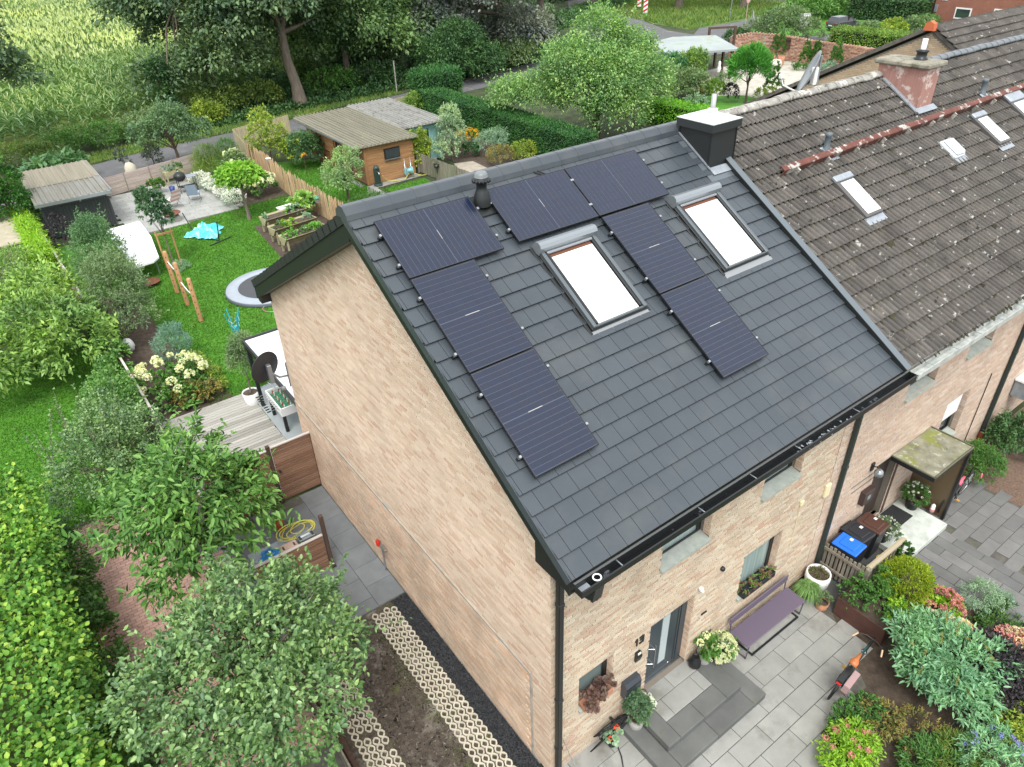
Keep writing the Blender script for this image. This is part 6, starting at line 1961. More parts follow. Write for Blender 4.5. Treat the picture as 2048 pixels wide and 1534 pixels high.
plant('grass_clump', 'grey green tuft at the foot of the staked tree', 'shrub', (1.0, 28.2, 0), [(0, 0, .15, .4, .35, .18)], 900, .14, .016, L_GREY)
t = plant('catalpa', 'standard tree with flat lime green ball crown by the terrace', 'tree', (5.7, 32.4, 0), [(0, .1, 2.3, 1.15, 1.05, .42), (.1, 0, 2.55, .8, .8, .3)], 4200, .2, .13, leaf_mat('catalpa_leaf', [(.13, .23, .03), (.18, .29, .045), (.24, .35, .07), (.10, .18, .02)], .35), trunk=(.10, 2.1, M_BARKG), droop=.5, part='crown')
crumpled('deflated_pool', 'crumpled turquoise paddling pool on the lawn', 'paddling pool', (3.25, 31.8, 0), .85, .8, .62, mat('turquoise_vinyl', (.06, .55, .62), .35, spots=((.55, .80, .80), 2.2, .46, .62), bump=.8, bump_scale=8), 6)
hm_ = thing('hammock_stand', 'thin dark metal hammock stand lying round the paddling pool', 'stand', (3.1, 31.6, 0))
for k, pts in enumerate(([(-.45, 1.4, .9), (-.35, .3, .05)], [(-.35, .3, .05), (.35, -1.3, .05)], [(.35, -1.3, .05), (.5, -1.2, .95)], [(-.2, -1.6, .02), (1.0, -1.1, .02)])):
    MB().tube(pts, .028, 6).build('tube', M_ANTH, hm_)
def sling_chair(label, loc, rz, m):
    t = thing('garden_chair', label, 'chair', loc, rz, 'folding garden chairs on the rear terrace')
    mb = MB()
    pr = [(-.55, .42), (-.25, .34), (.1, .38), (.3, .72), (.5, 1.08)]
    v = [(x, y, z) for x in (-.27, .27) for y, z in pr]
    n = len(pr)
    mb.add(v + [(p[0], p[1], p[2] - .012) for p in v], [(i, i + 1, n + i + 1, n + i) for i in range(n - 1)] + [(2 * n + n + i, 2 * n + n + i + 1, 2 * n + i + 1, 2 * n + i) for i in range(n - 1)])
    mb.build('sling', m, t)
    for s in (-.3, .3):
        MB().tube([(s, -.6, .42), (s, .12, .38), (s, .52, 1.1)], .014, 5).tube([(s, -.35, 0), (s, .3, .7)], .014, 5).tube([(s, .4, 0), (s, -.3, .4)], .014, 5).build('leg_frame', M_ALU, t)
    return t
def stripes(name, a, b):
    m = mat(name, a, .8)
    nt = m.node_tree
    w = nn(nt, 'ShaderNodeTexWave'); w.inputs['Scale'].default_value = 2.2; w.bands_direction = 'Y'
    tc = nn(nt, 'ShaderNodeTexCoord'); nt.links.new(tc.outputs['Object'], w.inputs['Vector'])
    nt.links.new(ramp(nt, w.outputs['Fac'], [a, b], 'CONSTANT', [0, .5]), nt.nodes['Principled BSDF'].inputs['Base Color'])
    return m
sling_chair('folding garden chair with pink and white striped sling', (3.15, 37.0, 0), rad(200), stripes('pink_stripes', (.62, .36, .33), (.72, .66, .62)))
sling_chair('folding garden chair with plain light blue sling', (4.3, 37.3, 0), rad(160), mat('light_blue_sling', (.36, .46, .58), .8))
gr = thing('kettle_grill', 'black kettle barbecue on a grey cart by the slatted fence', 'barbecue', (4.35, 39.4, 0))
MB().ell((-.12, 0, .92), (.34, .34, .28), 18, 10).build('kettle', M_BLACK, gr)
MB().tube([(-.18, 0, 1.2), (-.12, 0, 1.26), (-.06, 0, 1.2)], .015, 6).build('lid_handle', M_STEEL, gr)
MB().bbox(.2, .75, -.3, .3, .84, .88, .01).build('side_table', M_LEAD, gr)
for sx, sy in ((-.3, -.25), (-.3, .25), (.65, -.25), (.65, .25)):
    MB().tube([(sx, sy, 0), (sx, sy, .86)], .02, 6).build('leg', M_ANTH, gr)
MB().bbox(-.3, .7, -.25, .25, .3, .33, .006).build('shelf', M_ANTH, gr)
solo('blue_bucket', MB().lathe([(.13, 0), (.17, .3), (.16, .3), (.13, .03)], 14), mat('navy_plastic', (.02, .05, .22), .4), 'dark blue bucket beside the barbecue', 'bucket', None, (3.75, 39.9, 0))
fire = thing('fire_bowl', 'rusty fire bowl on a grey block at the terrace edge', 'fire bowl', (2.45, 34.9, 0))
MB().bbox(-.34, .34, -.3, .3, 0, .3, .02).build('block', M_CONC, fire)
MB().lathe([(.2, .3), (.48, .42), (.47, .44), (.2, .35), (0, .34)], 22).build('bowl', M_RUST, fire)
fire2 = thing('fire_bowl', 'rust brown bowl on the lawn beside the olive coloured tree', 'fire bowl', (-.5, 27.3, 0))
MB().lathe([(.15, 0), (.42, .15), (.41, .17), (.15, .05), (0, .05)], 20).build('bowl', M_RUST, fire2)
wc = thing('white_cover', 'large flat white canvas cover on posts beside the grey shed', 'canopy', (0, 0, 0))
mb = MB()
q4 = [(-1.0, 33.4), (.68, 33.6), (.62, 31), (.28, 28.2), (-.05, 27.8), (-.9, 27.7)]
v = [(x, y, .80) for x, y in q4] + [(x, y, .72) for x, y in q4]
n = len(q4)
mb.add(v, [tuple(reversed(range(n))), tuple(range(n, 2 * n))] + [(i, n + i, n + (i + 1) % n, (i + 1) % n) for i in range(n)])
mb.build('cover', mat('white_canvas', (.85, .86, .86), .6), wc)
for x, y in ((-.85, 33.2), (.5, 33.3), (-.8, 28), (.1, 28.2)):
    MB().box(x - .03, x + .03, y - .03, y + .03, 0, .73).build('post', M_ALU, wc)

# grey shed with ribbed sheets
M_RIB = mat('ribbed_steel_roof', (.24, .235, .205), .5, .25, grain=((7, .3, 2), .25), spots=((.19, .17, .12), .6, .5, .7))  # lengthwise grain puts rib shading into the sheet colour
M_RIBD = mat('dark_ribbed_wall', (.055, .06, .065), .5, .2)
shed = thing('garden_shed', 'dark grey ribbed steel shed with light corrugated roof at the lane', 'shed', (-1.6, 39, 0))
MB().box(-1.55, 1.6, -2.65, 2.9, 0, 1.55).build('wall', M_RIBD, shed)
me_r = MB().prism([(-.05, 0), (-.03, -.03), (.03, -.03), (.05, 0)], 2, .02, 1.5).mesh('wall_rib', M_RIBD)
for k in range(21):
    o = link('wall_rib', me_r, shed); o.location = (-1.45 + .15 * k, -2.65, 0)
for k in range(24):
    o = link('wall_rib', me_r, shed); o.location = (1.6, -2.5 + .22 * k, 0); o.rotation_euler = (0, 0, math.pi / 2)
MB().box(-1.5, 1.55, -2.62, 2.85, 1.55, 1.86).build('clerestory', mat('shed_gap', (.10, .11, .115), .25), shed)
for x in (-1.52, .3, 1.57):
    MB().box(x - .035, x + .035, -2.67, -2.6, 1.55, 1.9).build('window_post', M_ALU, shed)
def sheet_roof(par, x0, x1, ya, yb, za, zb, pitch, m, name='roof', rise=.035, nmid=1, drop=.04):
    """trapezoid-profiled sheets running from ya to yb"""
    mb = MB()
    n = int((x1 - x0) / pitch)
    xs, hs = [], []
    for k in range(n):
        b = x0 + pitch * k
        for u, h in ((0, 0), (.55, 0), (.65, rise), (.9, rise)):
            xs.append(b + u * pitch); hs.append(h)
    xs.append(x1); hs.append(0)
    v = [(x, ya, za + h) for x, h in zip(xs, hs)] + [(x, yb, zb + h) for x, h in zip(xs, hs)] + [(x, ya, za - drop) for x in xs] + [(x, yb, zb - drop) for x in xs]
    k = len(xs)
    mb.add(v, [(i, i + 1, k + i + 1, k + i) for i in range(k - 1)] + [(2 * k + i, 2 * k + i + 1, i + 1, i) for i in range(k - 1)] + [(3 * k + i + 1, 3 * k + i, k + i, k + i + 1) for i in range(k - 1)] + [(0, k, 3 * k, 2 * k), (k - 1, 3 * k - 1, 4 * k - 1, 2 * k - 1)])
    return mb.build(name, m, par)
sheet_roof(shed, -1.72, 1.75, -3.1, -.3, 1.90, 1.99, .25, M_RIB, 'roof_sheet', .07)
sheet_roof(shed, -1.72, 1.75, -.3, 3.05, 2.03, 2.12, .25, mat('ribbed_steel_tan', (.25, .225, .165), .6, .15, grain=((7, .3, 2), .25)), 'roof_sheet')  # streaks along the ribs put their shading into the colour
MB().box(-1.74, 1.77, -3.16, -3.1, 1.78, 1.94).box(1.75, 1.79, -3.16, 3.05, 1.85, 2.0).build('gutter', M_ALU, shed)

# slatted fence along the lane
bf = thing('slatted_fence', 'rose grey horizontally slatted fence along the lane behind the terrace', 'fence', (.25, 41.35, 0), math.atan2(1.6, 5.9))
L = 6.1
for p in range(4):
    slat_panel(bf, p * L / 4 + .03, (p + 1) * L / 4 - .03, 0, .06, 1.12, 14, M_FWOOD)
for p in range(5):
    MB().box(p * L / 4 - .03, p * L / 4 + .03, -.02, .035, 0, 1.16).build('post', M_WOODP, bf)
# picket stakes between the two plots
sfn = thing('stake_fence', 'long brown chestnut stake fence between lawn and allotment', 'fence', (0, 0, 0))
me_st = MB().lathe([(.033, 0), (.034, 1.38), (.01, 1.48)], 6).mesh('stake', M_WOODT)
for k in range(158):
    q = k / 157
    o = link('stake', me_st, sfn)
    o.location = (8.75 + .35 * q + .1 * math.sin(q * 9), 25.2 + 16.6 * q, 0)
    o.rotation_euler = (RND.uniform(-.05, .05), RND.uniform(-.05, .05), RND.uniform(0, 6))
    o.scale = (1, 1, RND.uniform(.93, 1.06))
for z in (.3, .9):
    MB().tube([(8.79 + .35 * q + .1 * math.sin(q * 9), 25.2 + 16.6 * q, z) for q in np.linspace(0, 1, 14)], .012, 4).build('wire', M_STEEL, sfn)
for q in (.1, .32, .54, .76, .98):
    MB().tube([(8.68 + .35 * q + .1 * math.sin(q * 9), 25.2 + 16.6 * q, 0), (8.68 + .35 * q + .1 * math.sin(q * 9), 25.2 + 16.6 * q, 1.3)], .05, 7).build('post', M_WOODT, sfn)
pf2 = thing('board_fence', 'pale upright board fence at the lane end of the allotment', 'fence', (0, 0, 0))
def boards(t, a, b, n, w, h, m, name='board', z0=.05):
    me = MB().bbox(-w / 2, w / 2, -.011, .011, z0, h, .004).mesh(name, m)
    a, b = Vector((*a, 0)), Vector((*b, 0))
    rz = math.atan2(b.y - a.y, b.x - a.x)
    for k in range(n):
        o = link(name, me, t)
        p = a.lerp(b, (k + .5) / n)
        o.location = (p.x, p.y, RND.uniform(-.02, .02))
        o.rotation_euler = (0, 0, rz + RND.uniform(-.03, .03))
M_BRD = mat('pale_fence_board', (.42, .36, .22), .85, pieces=[(.38, .33, .19), (.44, .38, .23), (.5, .42, .27), (.40, .36, .24)], grain=((20, 20, 1.6), .25))
boards(pf2, (9.1, 41.8), (9.75, 46.4), 40, .10, 1.35, M_BRD)
boards(pf2, (9.75, 46.4), (14.2, 47.6), 36, .115, 1.35, M_BRD)
bhs = thing('bird_house', 'little white nesting box on top of the stake fence', 'bird house', (9.0, 37.6, 1.2))
MB().bbox(-.1, .1, -.1, .1, 0, .2, .008).build('box', M_CONC, bhs); MB().bbox(-.14, .14, -.13, .13, .2, .23, .006).build('roof', M_WHITE, bhs)
bhg = thing('bird_house', 'green topped bird feeder fixed near the low end of the stake fence', 'bird house', (8.55, 29.6, .95))
MB().bbox(-.09, .09, -.09, .09, 0, .26, .01).build('box', M_WOODP, bhg); MB().lathe([(.15, .26), (.05, .38), (0, .4)], 10).build('roof', mat('green_tin', (.05, .22, .13), .5), bhg)

# raised vegetable troughs
M_TROUGH = mat('olive_trough_wood', (.34, .31, .17), .8, pieces=[(.31, .285, .155), (.36, .33, .185), (.40, .36, .21)], grain=((2, 2, 24), .25))
def trough(label, loc, rz, crops):
    t = thing('raised_bed', label, 'raised bed', loc, rz, 'raised vegetable troughs on legs')
    for s in (-1, 1):
        v = [(-1.15, s * .10, .42), (1.15, s * .10, .42), (1.15, s * .42, .8), (-1.15, s * .42, .8)]
        mb = MB(); mb.add(v + [(p[0], p[1] - s * .03, p[2]) for p in v], [(0, 1, 2, 3), (7, 6, 5, 4), (0, 4, 5, 1), (1, 5, 6, 2), (2, 6, 7, 3), (3, 7, 4, 0)])
        mb.build('side_board', M_TROUGH, t)
        mb = MB(); mb.add([(s * 1.15, -.10, .42), (s * 1.15, .10, .42), (s * 1.15, .42, .8), (s * 1.15, -.42, .8), (s * 1.12, -.10, .42), (s * 1.12, .10, .42), (s * 1.12, .42, .8), (s * 1.12, -.42, .8)], [(0, 1, 2, 3), (7, 6, 5, 4), (2, 6, 7, 3), (0, 4, 5, 1)])
        mb.build('end_board', M_TROUGH, t)
        for x in (-1.05, 1.05):
            MB().bbox(x - .04, x + .04, s * .3 - .04, s * .3 + .04, 0, .74, .006).build('leg', M_TROUGH, t)
    MB().box(-1.12, 1.12, -.37, .37, .70, .74).build('soil', M_EARTH, t)
    for k, (x, r, n, m) in enumerate(crops):
        foliage('crop', t, [(x, 0, .8, r, .32, .2)], n, .1, .06, m, 50 + k + int(loc[1] * 7))
M_SAL = leaf_mat('salad_leaf', [(.10, .22, .04), (.15, .29, .055), (.20, .35, .08)], .3)
trough('farthest vegetable trough with mostly bare soil and courgette leaves', (6.75, 29.9, 0), .14, [(-1.0, .2, 160, L_GREY), (.7, .5, 420, L_GREY), (.3, .25, 160, M_SAL)])
trough('middle vegetable trough with yellow green herbs', (6.6, 28.3, 0), .14, [(-.7, .3, 260, L_OLIVE), (-.2, .35, 420, L_LIME), (.9, .3, 200, L_GREY)])
trough('nearest vegetable trough full of bright green salad', (6.55, 26.8, 0), .14, [(-.7, .38, 420, M_SAL), (.1, .25, 160, L_MID), (.6, .45, 520, M_SAL)])
t = thing('white_chest', 'white garden chest behind the vegetable troughs by the stakes', 'chest', (7.55, 31.2, 0), .15)
MB().bbox(-.5, .5, -.4, .4, 0, .5, .02).build('chest', M_PVC, t); MB().bbox(-.54, .54, -.44, .44, .5, .56, .015).build('lid', M_WHITE, t)
plant('courgette', 'pale green courgette plant beside the white chest', 'vegetable plant', (8.0, 30.5, .5), [(0, 0, .4, .55, .5, .35)], 420, .28, .22, leaf_mat('courgette_leaf', [(.16, .25, .08), (.22, .31, .12), (.30, .36, .08)], .3))
pt = thing('planter_trough', 'wooden herb trough on legs in front of the slatted fence', 'planter', (4.35, 41.4, 0), .26)
MB().bbox(-.6, .6, -.25, .25, .6, .82, .01).build('box', M_TROUGH, pt)
for sx in (-.54, .54):
    for sy in (-.2, .2):
        MB().box(sx - .03, sx + .03, sy - .03, sy + .03, 0, .6).build('leg', M_TROUGH, pt)
foliage('foliage', pt, [(-.35, 0, .95, .35, .3, .25)], 500, .1, .03, L_GREY, 61)
foliage('foliage', pt, [(.2, 0, .95, .45, .3, .25)], 700, .1, .04, L_MID, 62)
t = pot('flower_pot', 'pot of red geraniums on the terrace by the slatted fence', (3.0, 40.2, 0), .25, .35, M_CONC)
foliage('foliage', t, [(0, 0, .55, .42, .42, .32)], 800, .12, .08, L_MID, 63)
heads(t, ME_PINK, dome_pts(6, .4, .4, .3, .55, 28, .3), .07)

# plants round the rear lawn
t = plant('hydrangea', 'cream mophead hydrangeas beside the stake fence', 'hydrangea', (7.6, 36.0, 0), [(0, 0, .55, 1.0, 1.0, .5), (-1.2, .9, .5, .8, .8, .45)], 2600, .16, .1, L_MID)
heads(t, ME_CREAM, [(x, y, z + .05) for x, y, z in dome_pts(26, 1.0, 1.0, .55, .55, 29, .2)] + [(x - 1.2, y + .9, z) for x, y, z in dome_pts(16, .8, .8, .5, .5, 30, .2)], .19)
t = plant('white_perennial', 'mass of small white flowers edging the pale terrace', 'flowers', (5.75, 37.4, 0), [(-.25, 2.6, .3, .6, .9, .32), (0, 1.0, .3, .5, 1.0, .32), (.1, -.8, .35, .5, 1.0, .35), (.15, -2.3, .35, .55, .8, .35)], 3600, .1, .03, L_GREY)
kind(leaves('petals', *(lambda P, O: (P + O * .05, O, RNG.normal(size=P.shape)))(*blob_points(5200, [(-.25, 2.6, .36, .6, .9, .32), (0, 1.0, .36, .5, 1.0, .32), (.1, -.8, .4, .5, 1.0, .35), (.15, -2.3, .4, .55, .8, .35)], 500, .1, RNG, 1.0, .0)[:2]), .07, .06, L_WHITE, t), 'stuff')
plant('tamarisk', 'brownish green feathery bush at the end of the slatted fence', 'shrub', (6.5, 41.6, 0), [(0, 0, .9, .9, .8, .9), (-.4, -.8, .5, .8, .7, .5)], 4200, .3, .02, L_WILD)
plant('fennel', 'fine bright green ferny plant next to the tall boards', 'shrub', (8.2, 43.2, 0), [(0, 0, .8, .7, .7, .8)], 2600, .2, .02, L_MID)
t = plant('climbing_hydrangea', 'loose pale headed bush above the catalpa crown', 'hydrangea', (7.6, 39.6, 0), [(0, 0, .9, .7, .8, .8)], 1800, .14, .09, L_OLIVE)
heads(t, ME_CREAM, dome_pts(6, .7, .8, .8, .9, 31, .2), .2)
t = plant('hydrangea', 'pale green mophead hydrangeas between garden fence and deck', 'hydrangea', (-2.05, 17.75, 0), [(-.5, -.2, .5, .7, .7, .45), (.5, .2, .45, .7, .7, .4), (0, -.9, .4, .7, .6, .4), (.75, -.6, .35, .5, .6, .33)], 3000, .13, .085, L_MID)
heads(t, ME_CREAM, [(x, y, z + .1) for x, y, z in dome_pts(25, 1.15, 1.2, .5, .55, 32, .05)], .14)
plant('lavender', 'blue grey upright shrub above the pale hydrangeas', 'shrub', (-1.35, 19.9, 0), [(0, 0, .55, .62, .7, .55), (.1, .3, .9, .4, .4, .4)], 4200, .12, .018, L_BLUE, droop=-.3)
plant('bronze_shrub', 'orange and green leaved low shrub at the deck edge', 'shrub', (-1.75, 16.75, 0), [(0, 0, .35, .6, .45, .3), (.55, -.1, .3, .45, .4, .26)], 2600, .10, .04, L_BRONZE)
plant('leafy_shrub', 'mixed green perennials along the lawn edge by the deck', 'shrub', (-.75, 17.4, 0), [(0, 0, .25, .35, .8, .28), (-.2, 1.2, .3, .4, .7, .3)], 2600, .08, .035, L_YEL)
gb = thing('garden_ball', 'pale grey stone ornament among the bushes by the fence', 'ornament', (-2.6, 21.6, 0))
MB().ell((0, 0, .3), (.22, .22, .28), 10, 7, 0, .1).build('stone', M_WHITE, gb)
plant('viburnum', 'olive leaved tall shrub in front of the white cover', 'tree', (-2.15, 23.3, 0), [(0, 0, 1.7, 1.05, 1.3, 1.2), (.15, 1.2, 1.9, .9, 1.1, .9), (.2, -1.1, 1.1, .8, 1.0, .8), (-.2, .3, 2.6, .7, .8, .5)], 12000, .10, .04, L_OLIVE, trunk=(.06, 1.2, M_BARK), cr=.2, shoots=120)
plant('pear_tree', 'tall grey green bushy tree beside the dark shed wall', 'tree', (-1.95, 28.4, 0), [(0, 0, 1.5, 1.05, 1.4, 1.0), (.1, .7, 2.2, .7, .8, .8), (.2, 2.0, 1.7, .7, .8, .7), (-.2, -1.2, 1.4, .9, .9, .85)], 10000, .11, .045, leaf_mat('grey_green_leaf', [(.06, .11, .055), (.085, .14, .07), (.12, .19, .10), (.09, .12, .05)], .3), trunk=(.06, 1.4, M_BARK), cr=.22, shoots=120)
plant('plum_bush', 'dark leaved airy bush with pale specks behind the fence boards', 'shrub', (-2.6, 33.4, 0), [(0, 0, .8, .8, 1.3, .7), (-.2, 1.8, .8, .7, .9, .7)], 1000, .11, .06, L_PURP)
plant('laurel', 'broad yellow green laurel bush beyond the grey board fence', 'shrub', (-5.1, 22.3, 0), [(0, 0, 1.4, 1.6, 2.0, 1.3), (.7, -1.2, 1.2, 1.4, 1.6, 1.2), (.6, 2.4, 1.6, 1.2, 1.5, 1.2), (-1.6, 2.0, 1.6, 1.6, 1.8, 1.3), (-1.6, -1.2, 1.3, 1.4, 1.5, 1.2), (1.1, .6, 1.3, 1.1, 1.4, 1.1)], 14000, .2, .08, L_LAUREL, cr=.34, surf=.85, shoots=110)
plant('round_shrub', 'ball shaped fresh green bush in front of the golden hedge', 'shrub', (-5.0, 30.9, 0), [(0, 0, .9, 1.0, 1.2, .85)], 4200, .11, .05, L_LAUREL, surf=.9)
hedge('golden_hedge', 'bright lime conifer hedge wrapped round the felted hut roof', (-4.0, 34.2, 0), (.75, 7.5, 1.45), 9000, .15, .05, L_LIME, seed=41, round_=.3)
hedge('golden_hedge', 'short lime conifer hedge along the back of the felted hut', (-5.1, 38.0, 0), (1.6, .7, 1.4), 2200, .15, .05, L_LIME, seed=42, round_=.3)
hut = thing('low_hut', 'low hut with flat tan felt roof behind the golden hedge', 'hut', (-5.4, 35.4, 0))
MB().box(-.9, 1.0, -2.2, 2.1, 0, 1.15).build('wall', M_WOODP, hut); MB().bbox(-1.0, 1.1, -2.3, 2.2, 1.15, 1.25, .02).build('roof', mat('tan_felt', (.36, .32, .23), .95, var=.15, var_scale=3, bump=.4), hut)
plant('thuja_tree', 'tall dark green conifer at the left picture edge', 'tree', (-4.35, 38.0, 0), [(0, 0, 1.2, 1.45, 1.45, 1.3), (-.1, 0, 2.5, 1.15, 1.15, 1.2), (-.3, 0, 3.7, .8, .8, 1.1), (-.45, 0, 4.8, .45, .45, .8)], 16000, .15, .06, leaf_mat('thuja_spray', [(.03, .08, .02), (.045, .11, .028), (.065, .145, .035), (.09, .18, .04)], .2, hue=.4, hscale=1.2), surf=.92, droop=-.2, trunk=(.15, 3.0, M_BARK), part='crown')
lf = thing('board_fence', 'low weathered board fence between the lawn and the left neighbour', 'fence', (0, 0, 0))
M_FB = mat('grey_red_board', (.34, .26, .21), .85, pieces=[(.30, .23, .19), (.36, .28, .225), (.42, .34, .28)], grain=((2, 2, 22), .3))
fpts = [(-3.62, 37.0), (-3.5, 33.5), (-3.4, 30), (-3.28, 26.5), (-3.2, 23), (-3.12, 19.5), (-3.05, 16.2), (-3.02, 13.2), (-3.0, 10.3)]
for (a, b) in zip(fpts, fpts[1:]):
    l = math.hypot(b[0] - a[0], b[1] - a[1])
    me = MB().bbox(0.03, l - .03, -.014, .014, 0, .155, .004).mesh('board', M_FB)
    for k in range(6):
        o = link('board', me, lf)
        o.location = (a[0], a[1], .06 + .165 * k)
        o.rotation_euler = (0, 0, math.atan2(b[1] - a[1], b[0] - a[0]))
    o = MB().bbox(-.05, .05, -.05, .05, 0, 1.12, .008).build('post', M_WOODP, lf)
    o.location = (a[0], a[1], 0)
    o = MB().box(0, l, -.035, .035, 1.06, 1.085).build('cap_rail', mat('pale_cap_rail', (.46, .42, .37), .85, var=.2) if 'pale_cap_rail' not in bpy.data.materials else bpy.data.materials['pale_cap_rail'], lf)
    o.location = (a[0], a[1], 0); o.rotation_euler = (0, 0, math.atan2(b[1] - a[1], b[0] - a[0]))
plant('ivy', 'fresh green climber spilling over the board fence by the laurel', 'ivy', (-3.25, 20.4, 0), [(0, 0, .7, .5, 1.2, .6), (.1, 1.8, .8, .45, 1.0, .6), (-.2, -1.2, .7, .5, .8, .5)], 4200, .13, .09, L_CHERRY)
plant('beech_bush', 'dense small leaved bush on the neighbour side of the fence', 'shrub', (-4.0, 16.2, 0), [(0, 0, .95, .95, 1.2, .9), (.2, .9, 1.1, .7, .8, .8)], 7000, .08, .05, L_CHERRY, cr=.16, surf=.85)
plant('espalier_apple', 'airy apple with upright whippy shoots left of the cherry', 'tree', (-4.5, 13.3, 0), [(-.2, .1, 1.3, 1.3, 1.4, 1.1), (.7, .6, 1.3, .9, 1.1, 1.0), (-.7, -.8, 1.1, 1.0, 1.0, .9), (.2, 1.6, 1.5, .7, .7, 1.0)], 9000, .075, .045, L_APPLE, trunk=(.06, 1.0, M_BARKG), cr=.2, surf=.5, nl=26, shoots=60)
wh = thing('whip_shoots', 'upright leafy shoots of an apple in front of the neighbour lawn', 'shrub', (-5.1, 14.4, 0))
rng_ = np.random.default_rng(77)
mb = MB(); PP, DD = [], []
for k in range(26):
    a = np.array([rng_.uniform(-.9, 1.6), rng_.uniform(-1.4, 1.6), .4]); b = a + np.array([rng_.normal(0, .3), rng_.normal(0, .3), rng_.uniform(1.4, 2.3)])
    mb.tube([a, (a + b) / 2 + rng_.normal(0, .05, 3), b], [.012, .009, .004], 4, caps=False)
    for j in range(34):
        q = rng_.uniform(.1, 1.0)
        PP.append(a + (b - a) * q); DD.append([rng_.normal(), rng_.normal(), .4])
mb.build('stem', M_BARKG, wh)
kind(leaves('foliage', np.array(PP), np.array(DD), rng_.normal(size=(len(PP), 3)) * .5 + [0, 0, 1], .09, .055, L_APPLE, wh), 'stuff')

# the three near trees on the left
plant('cherry_tree', 'cherry tree with long glossy leaves in front of the deck', 'tree', (-3.5, 7.9, 0), [(.1, -.1, 3.0, 1.3, 1.3, 1.05), (-.9, .2, 2.7, .9, 1.0, .8), (.9, -.3, 2.6, .8, .85, .75), (.35, 1.2, 3.0, .9, .9, .75), (-.5, 1.6, 2.4, .8, .9, .7), (-.4, -1.1, 2.4, .9, .8, .75), (1.3, .35, 2.8, .5, .6, .35)], 7200, .175, .062, L_CHERRY, trunk=(.10, 2.3, M_BARK), cr=.26, droop=.45, surf=.7, nl=30, part='crown', seed=204, shoots=60)
plant('apple_tree', 'old apple tree with grey green leaves nearest the camera at lower left', 'tree', (-3.95, 3.3, 0), [(0, -.1, 3.2, 1.3, 1.25, .95), (1.0, .25, 3.0, .95, .95, .75), (-1.0, .2, 2.9, .95, 1.0, .8), (.3, 1.25, 2.8, 1.1, .9, .8), (.45, -1.3, 3.1, 1.0, .9, .75), (-.6, -1.0, 2.7, .9, .9, .8), (1.35, 1.25, 2.7, .6, .6, .55), (1.45, -.6, 3.2, .5, .55, .4)], 17500, .09, .052, L_APPLE, trunk=(.13, 2.3, M_BARKG), cr=.24, surf=.62, nl=44, part='crown', seed=305, shoots=150)
hedge('creeper_wall', 'wall thickly overgrown with yellow green creeper at lower left', (-7.9, 5.0, 0), (3.2, 13.4, 2.95), 66000, .09, .075, L_IVY, core=mat('creeper_twigs', (.05, .07, .015), .95), seed=44, round_=.5, cat='creeper')
plant('ivy', 'darker small leaved ivy along the foot of the creeper wall', 'ivy', (-6.1, 7.0, 0), [(0, -3, .9, .5, 1.8, .9), (0, 0, .9, .5, 1.8, .9), (-.1, 3, .9, .5, 1.8, .9), (.1, -6, .9, .5, 1.8, .9)], 11000, .085, .06, L_IVYD, cr=.2)
wbx = thing('white_crate', 'white framed crate half hidden at the creeper wall', 'crate', (-6.9, 12.6, 0), .2)
MB().box(-.3, .3, -.35, .35, 0, .7).build('crate', M_LEAD, wbx); MB().box(-.34, .34, -.39, -.33, .7, .76).box(-.34, .34, .33, .39, .7, .76).box(-.34, -.28, -.33, .33, .7, .76).box(.28, .34, -.33, .33, .7, .76).build('rim', M_WHITE, wbx)
# ---------------------------------------------------------------- allotment sheds
M_CORR = mat('mossy_fibre_cement', (.21, .20, .15), .95, grain=((9, .25, 2), .3), spots=((.40, .38, .10), .9, .66, .74), spots2=((.17, .16, .12), 3, .55, .68))  # moss spots; grain streaks put the shading of the corrugations into the colour
M_CORR2 = mat('grey_fibre_cement', (.28, .28, .26), .95, grain=((9, .25, 2), .3), spots=((.16, .15, .12), 2.2, .52, .66))  # grain streaks paint light and dark along the corrugations
ws = thing('wooden_shed', 'larch clad shed with slatted front and mossy corrugated roof', 'shed', (0, 0, 0))
def clad(t, a, b, z0, z1, n, m, name='board'):
    a, b = Vector((*a, 0)), Vector((*b, 0))
    l = (b - a).length; h = (z1 - z0) / n
    me = MB().bbox(0, l, -.012, .012, 0, h - .008, .004).mesh(name, m)
    for k in range(n):
        o = link(name, me, t)
        o.location = (a.x, a.y, z0 + h * k); o.rotation_euler = (0, 0, math.atan2(b.y - a.y, b.x - a.x))
MB().box(13.15, 16.3, 33.3, 41.6, 0, 2.0).build('wall', mat('shed_inside', (.05, .032, .02), .9), ws)
clad(ws, (13.12, 33.1), (16.35, 33.2), .0, 2.25, 17, M_LARCH)
clad(ws, (13.1, 35.0), (13.1, 33.1), 0, 2.2, 16, mat('darker_larch', (.17, .085, .04), .8, pieces=[(.15, .075, .035), (.19, .10, .05)]))
clad(ws, (13.1, 36.2), (13.1, 35.5), 0, 2.2, 16, M_LARCH)
clad(ws, (13.1, 41.4), (13.1, 37.4), .9, 2.2, 11, M_LARCH, 'slat')
clad(ws, (13.08, 41.4), (13.08, 37.4), 0, .85, 1, mat('red_brown_panel', (.22, .085, .04), .8), 'panel')
MB().bbox(13.05, 13.2, 33.04, 33.2, 0, 2.3, .01).build('corner_post', M_LARCH, ws)
MB().box(13.04, 13.07, 37.0, 37.15, 0, 2.2).box(13.04, 13.07, 39.2, 39.35, 0, 2.2).build('post', M_LARCH, ws)
wf = MB().box(14.35, 15.35, 33.05, 33.12, 1.25, 1.85).build('window', M_BLACK, ws); MB().box(14.4, 15.3, 33.03, 33.05, 1.3, 1.8).build('pane', M_GLASS, wf)
MB().box(14.3, 15.4, 33.0, 33.05, 1.2, 1.25).build('sill', M_ALU, wf)
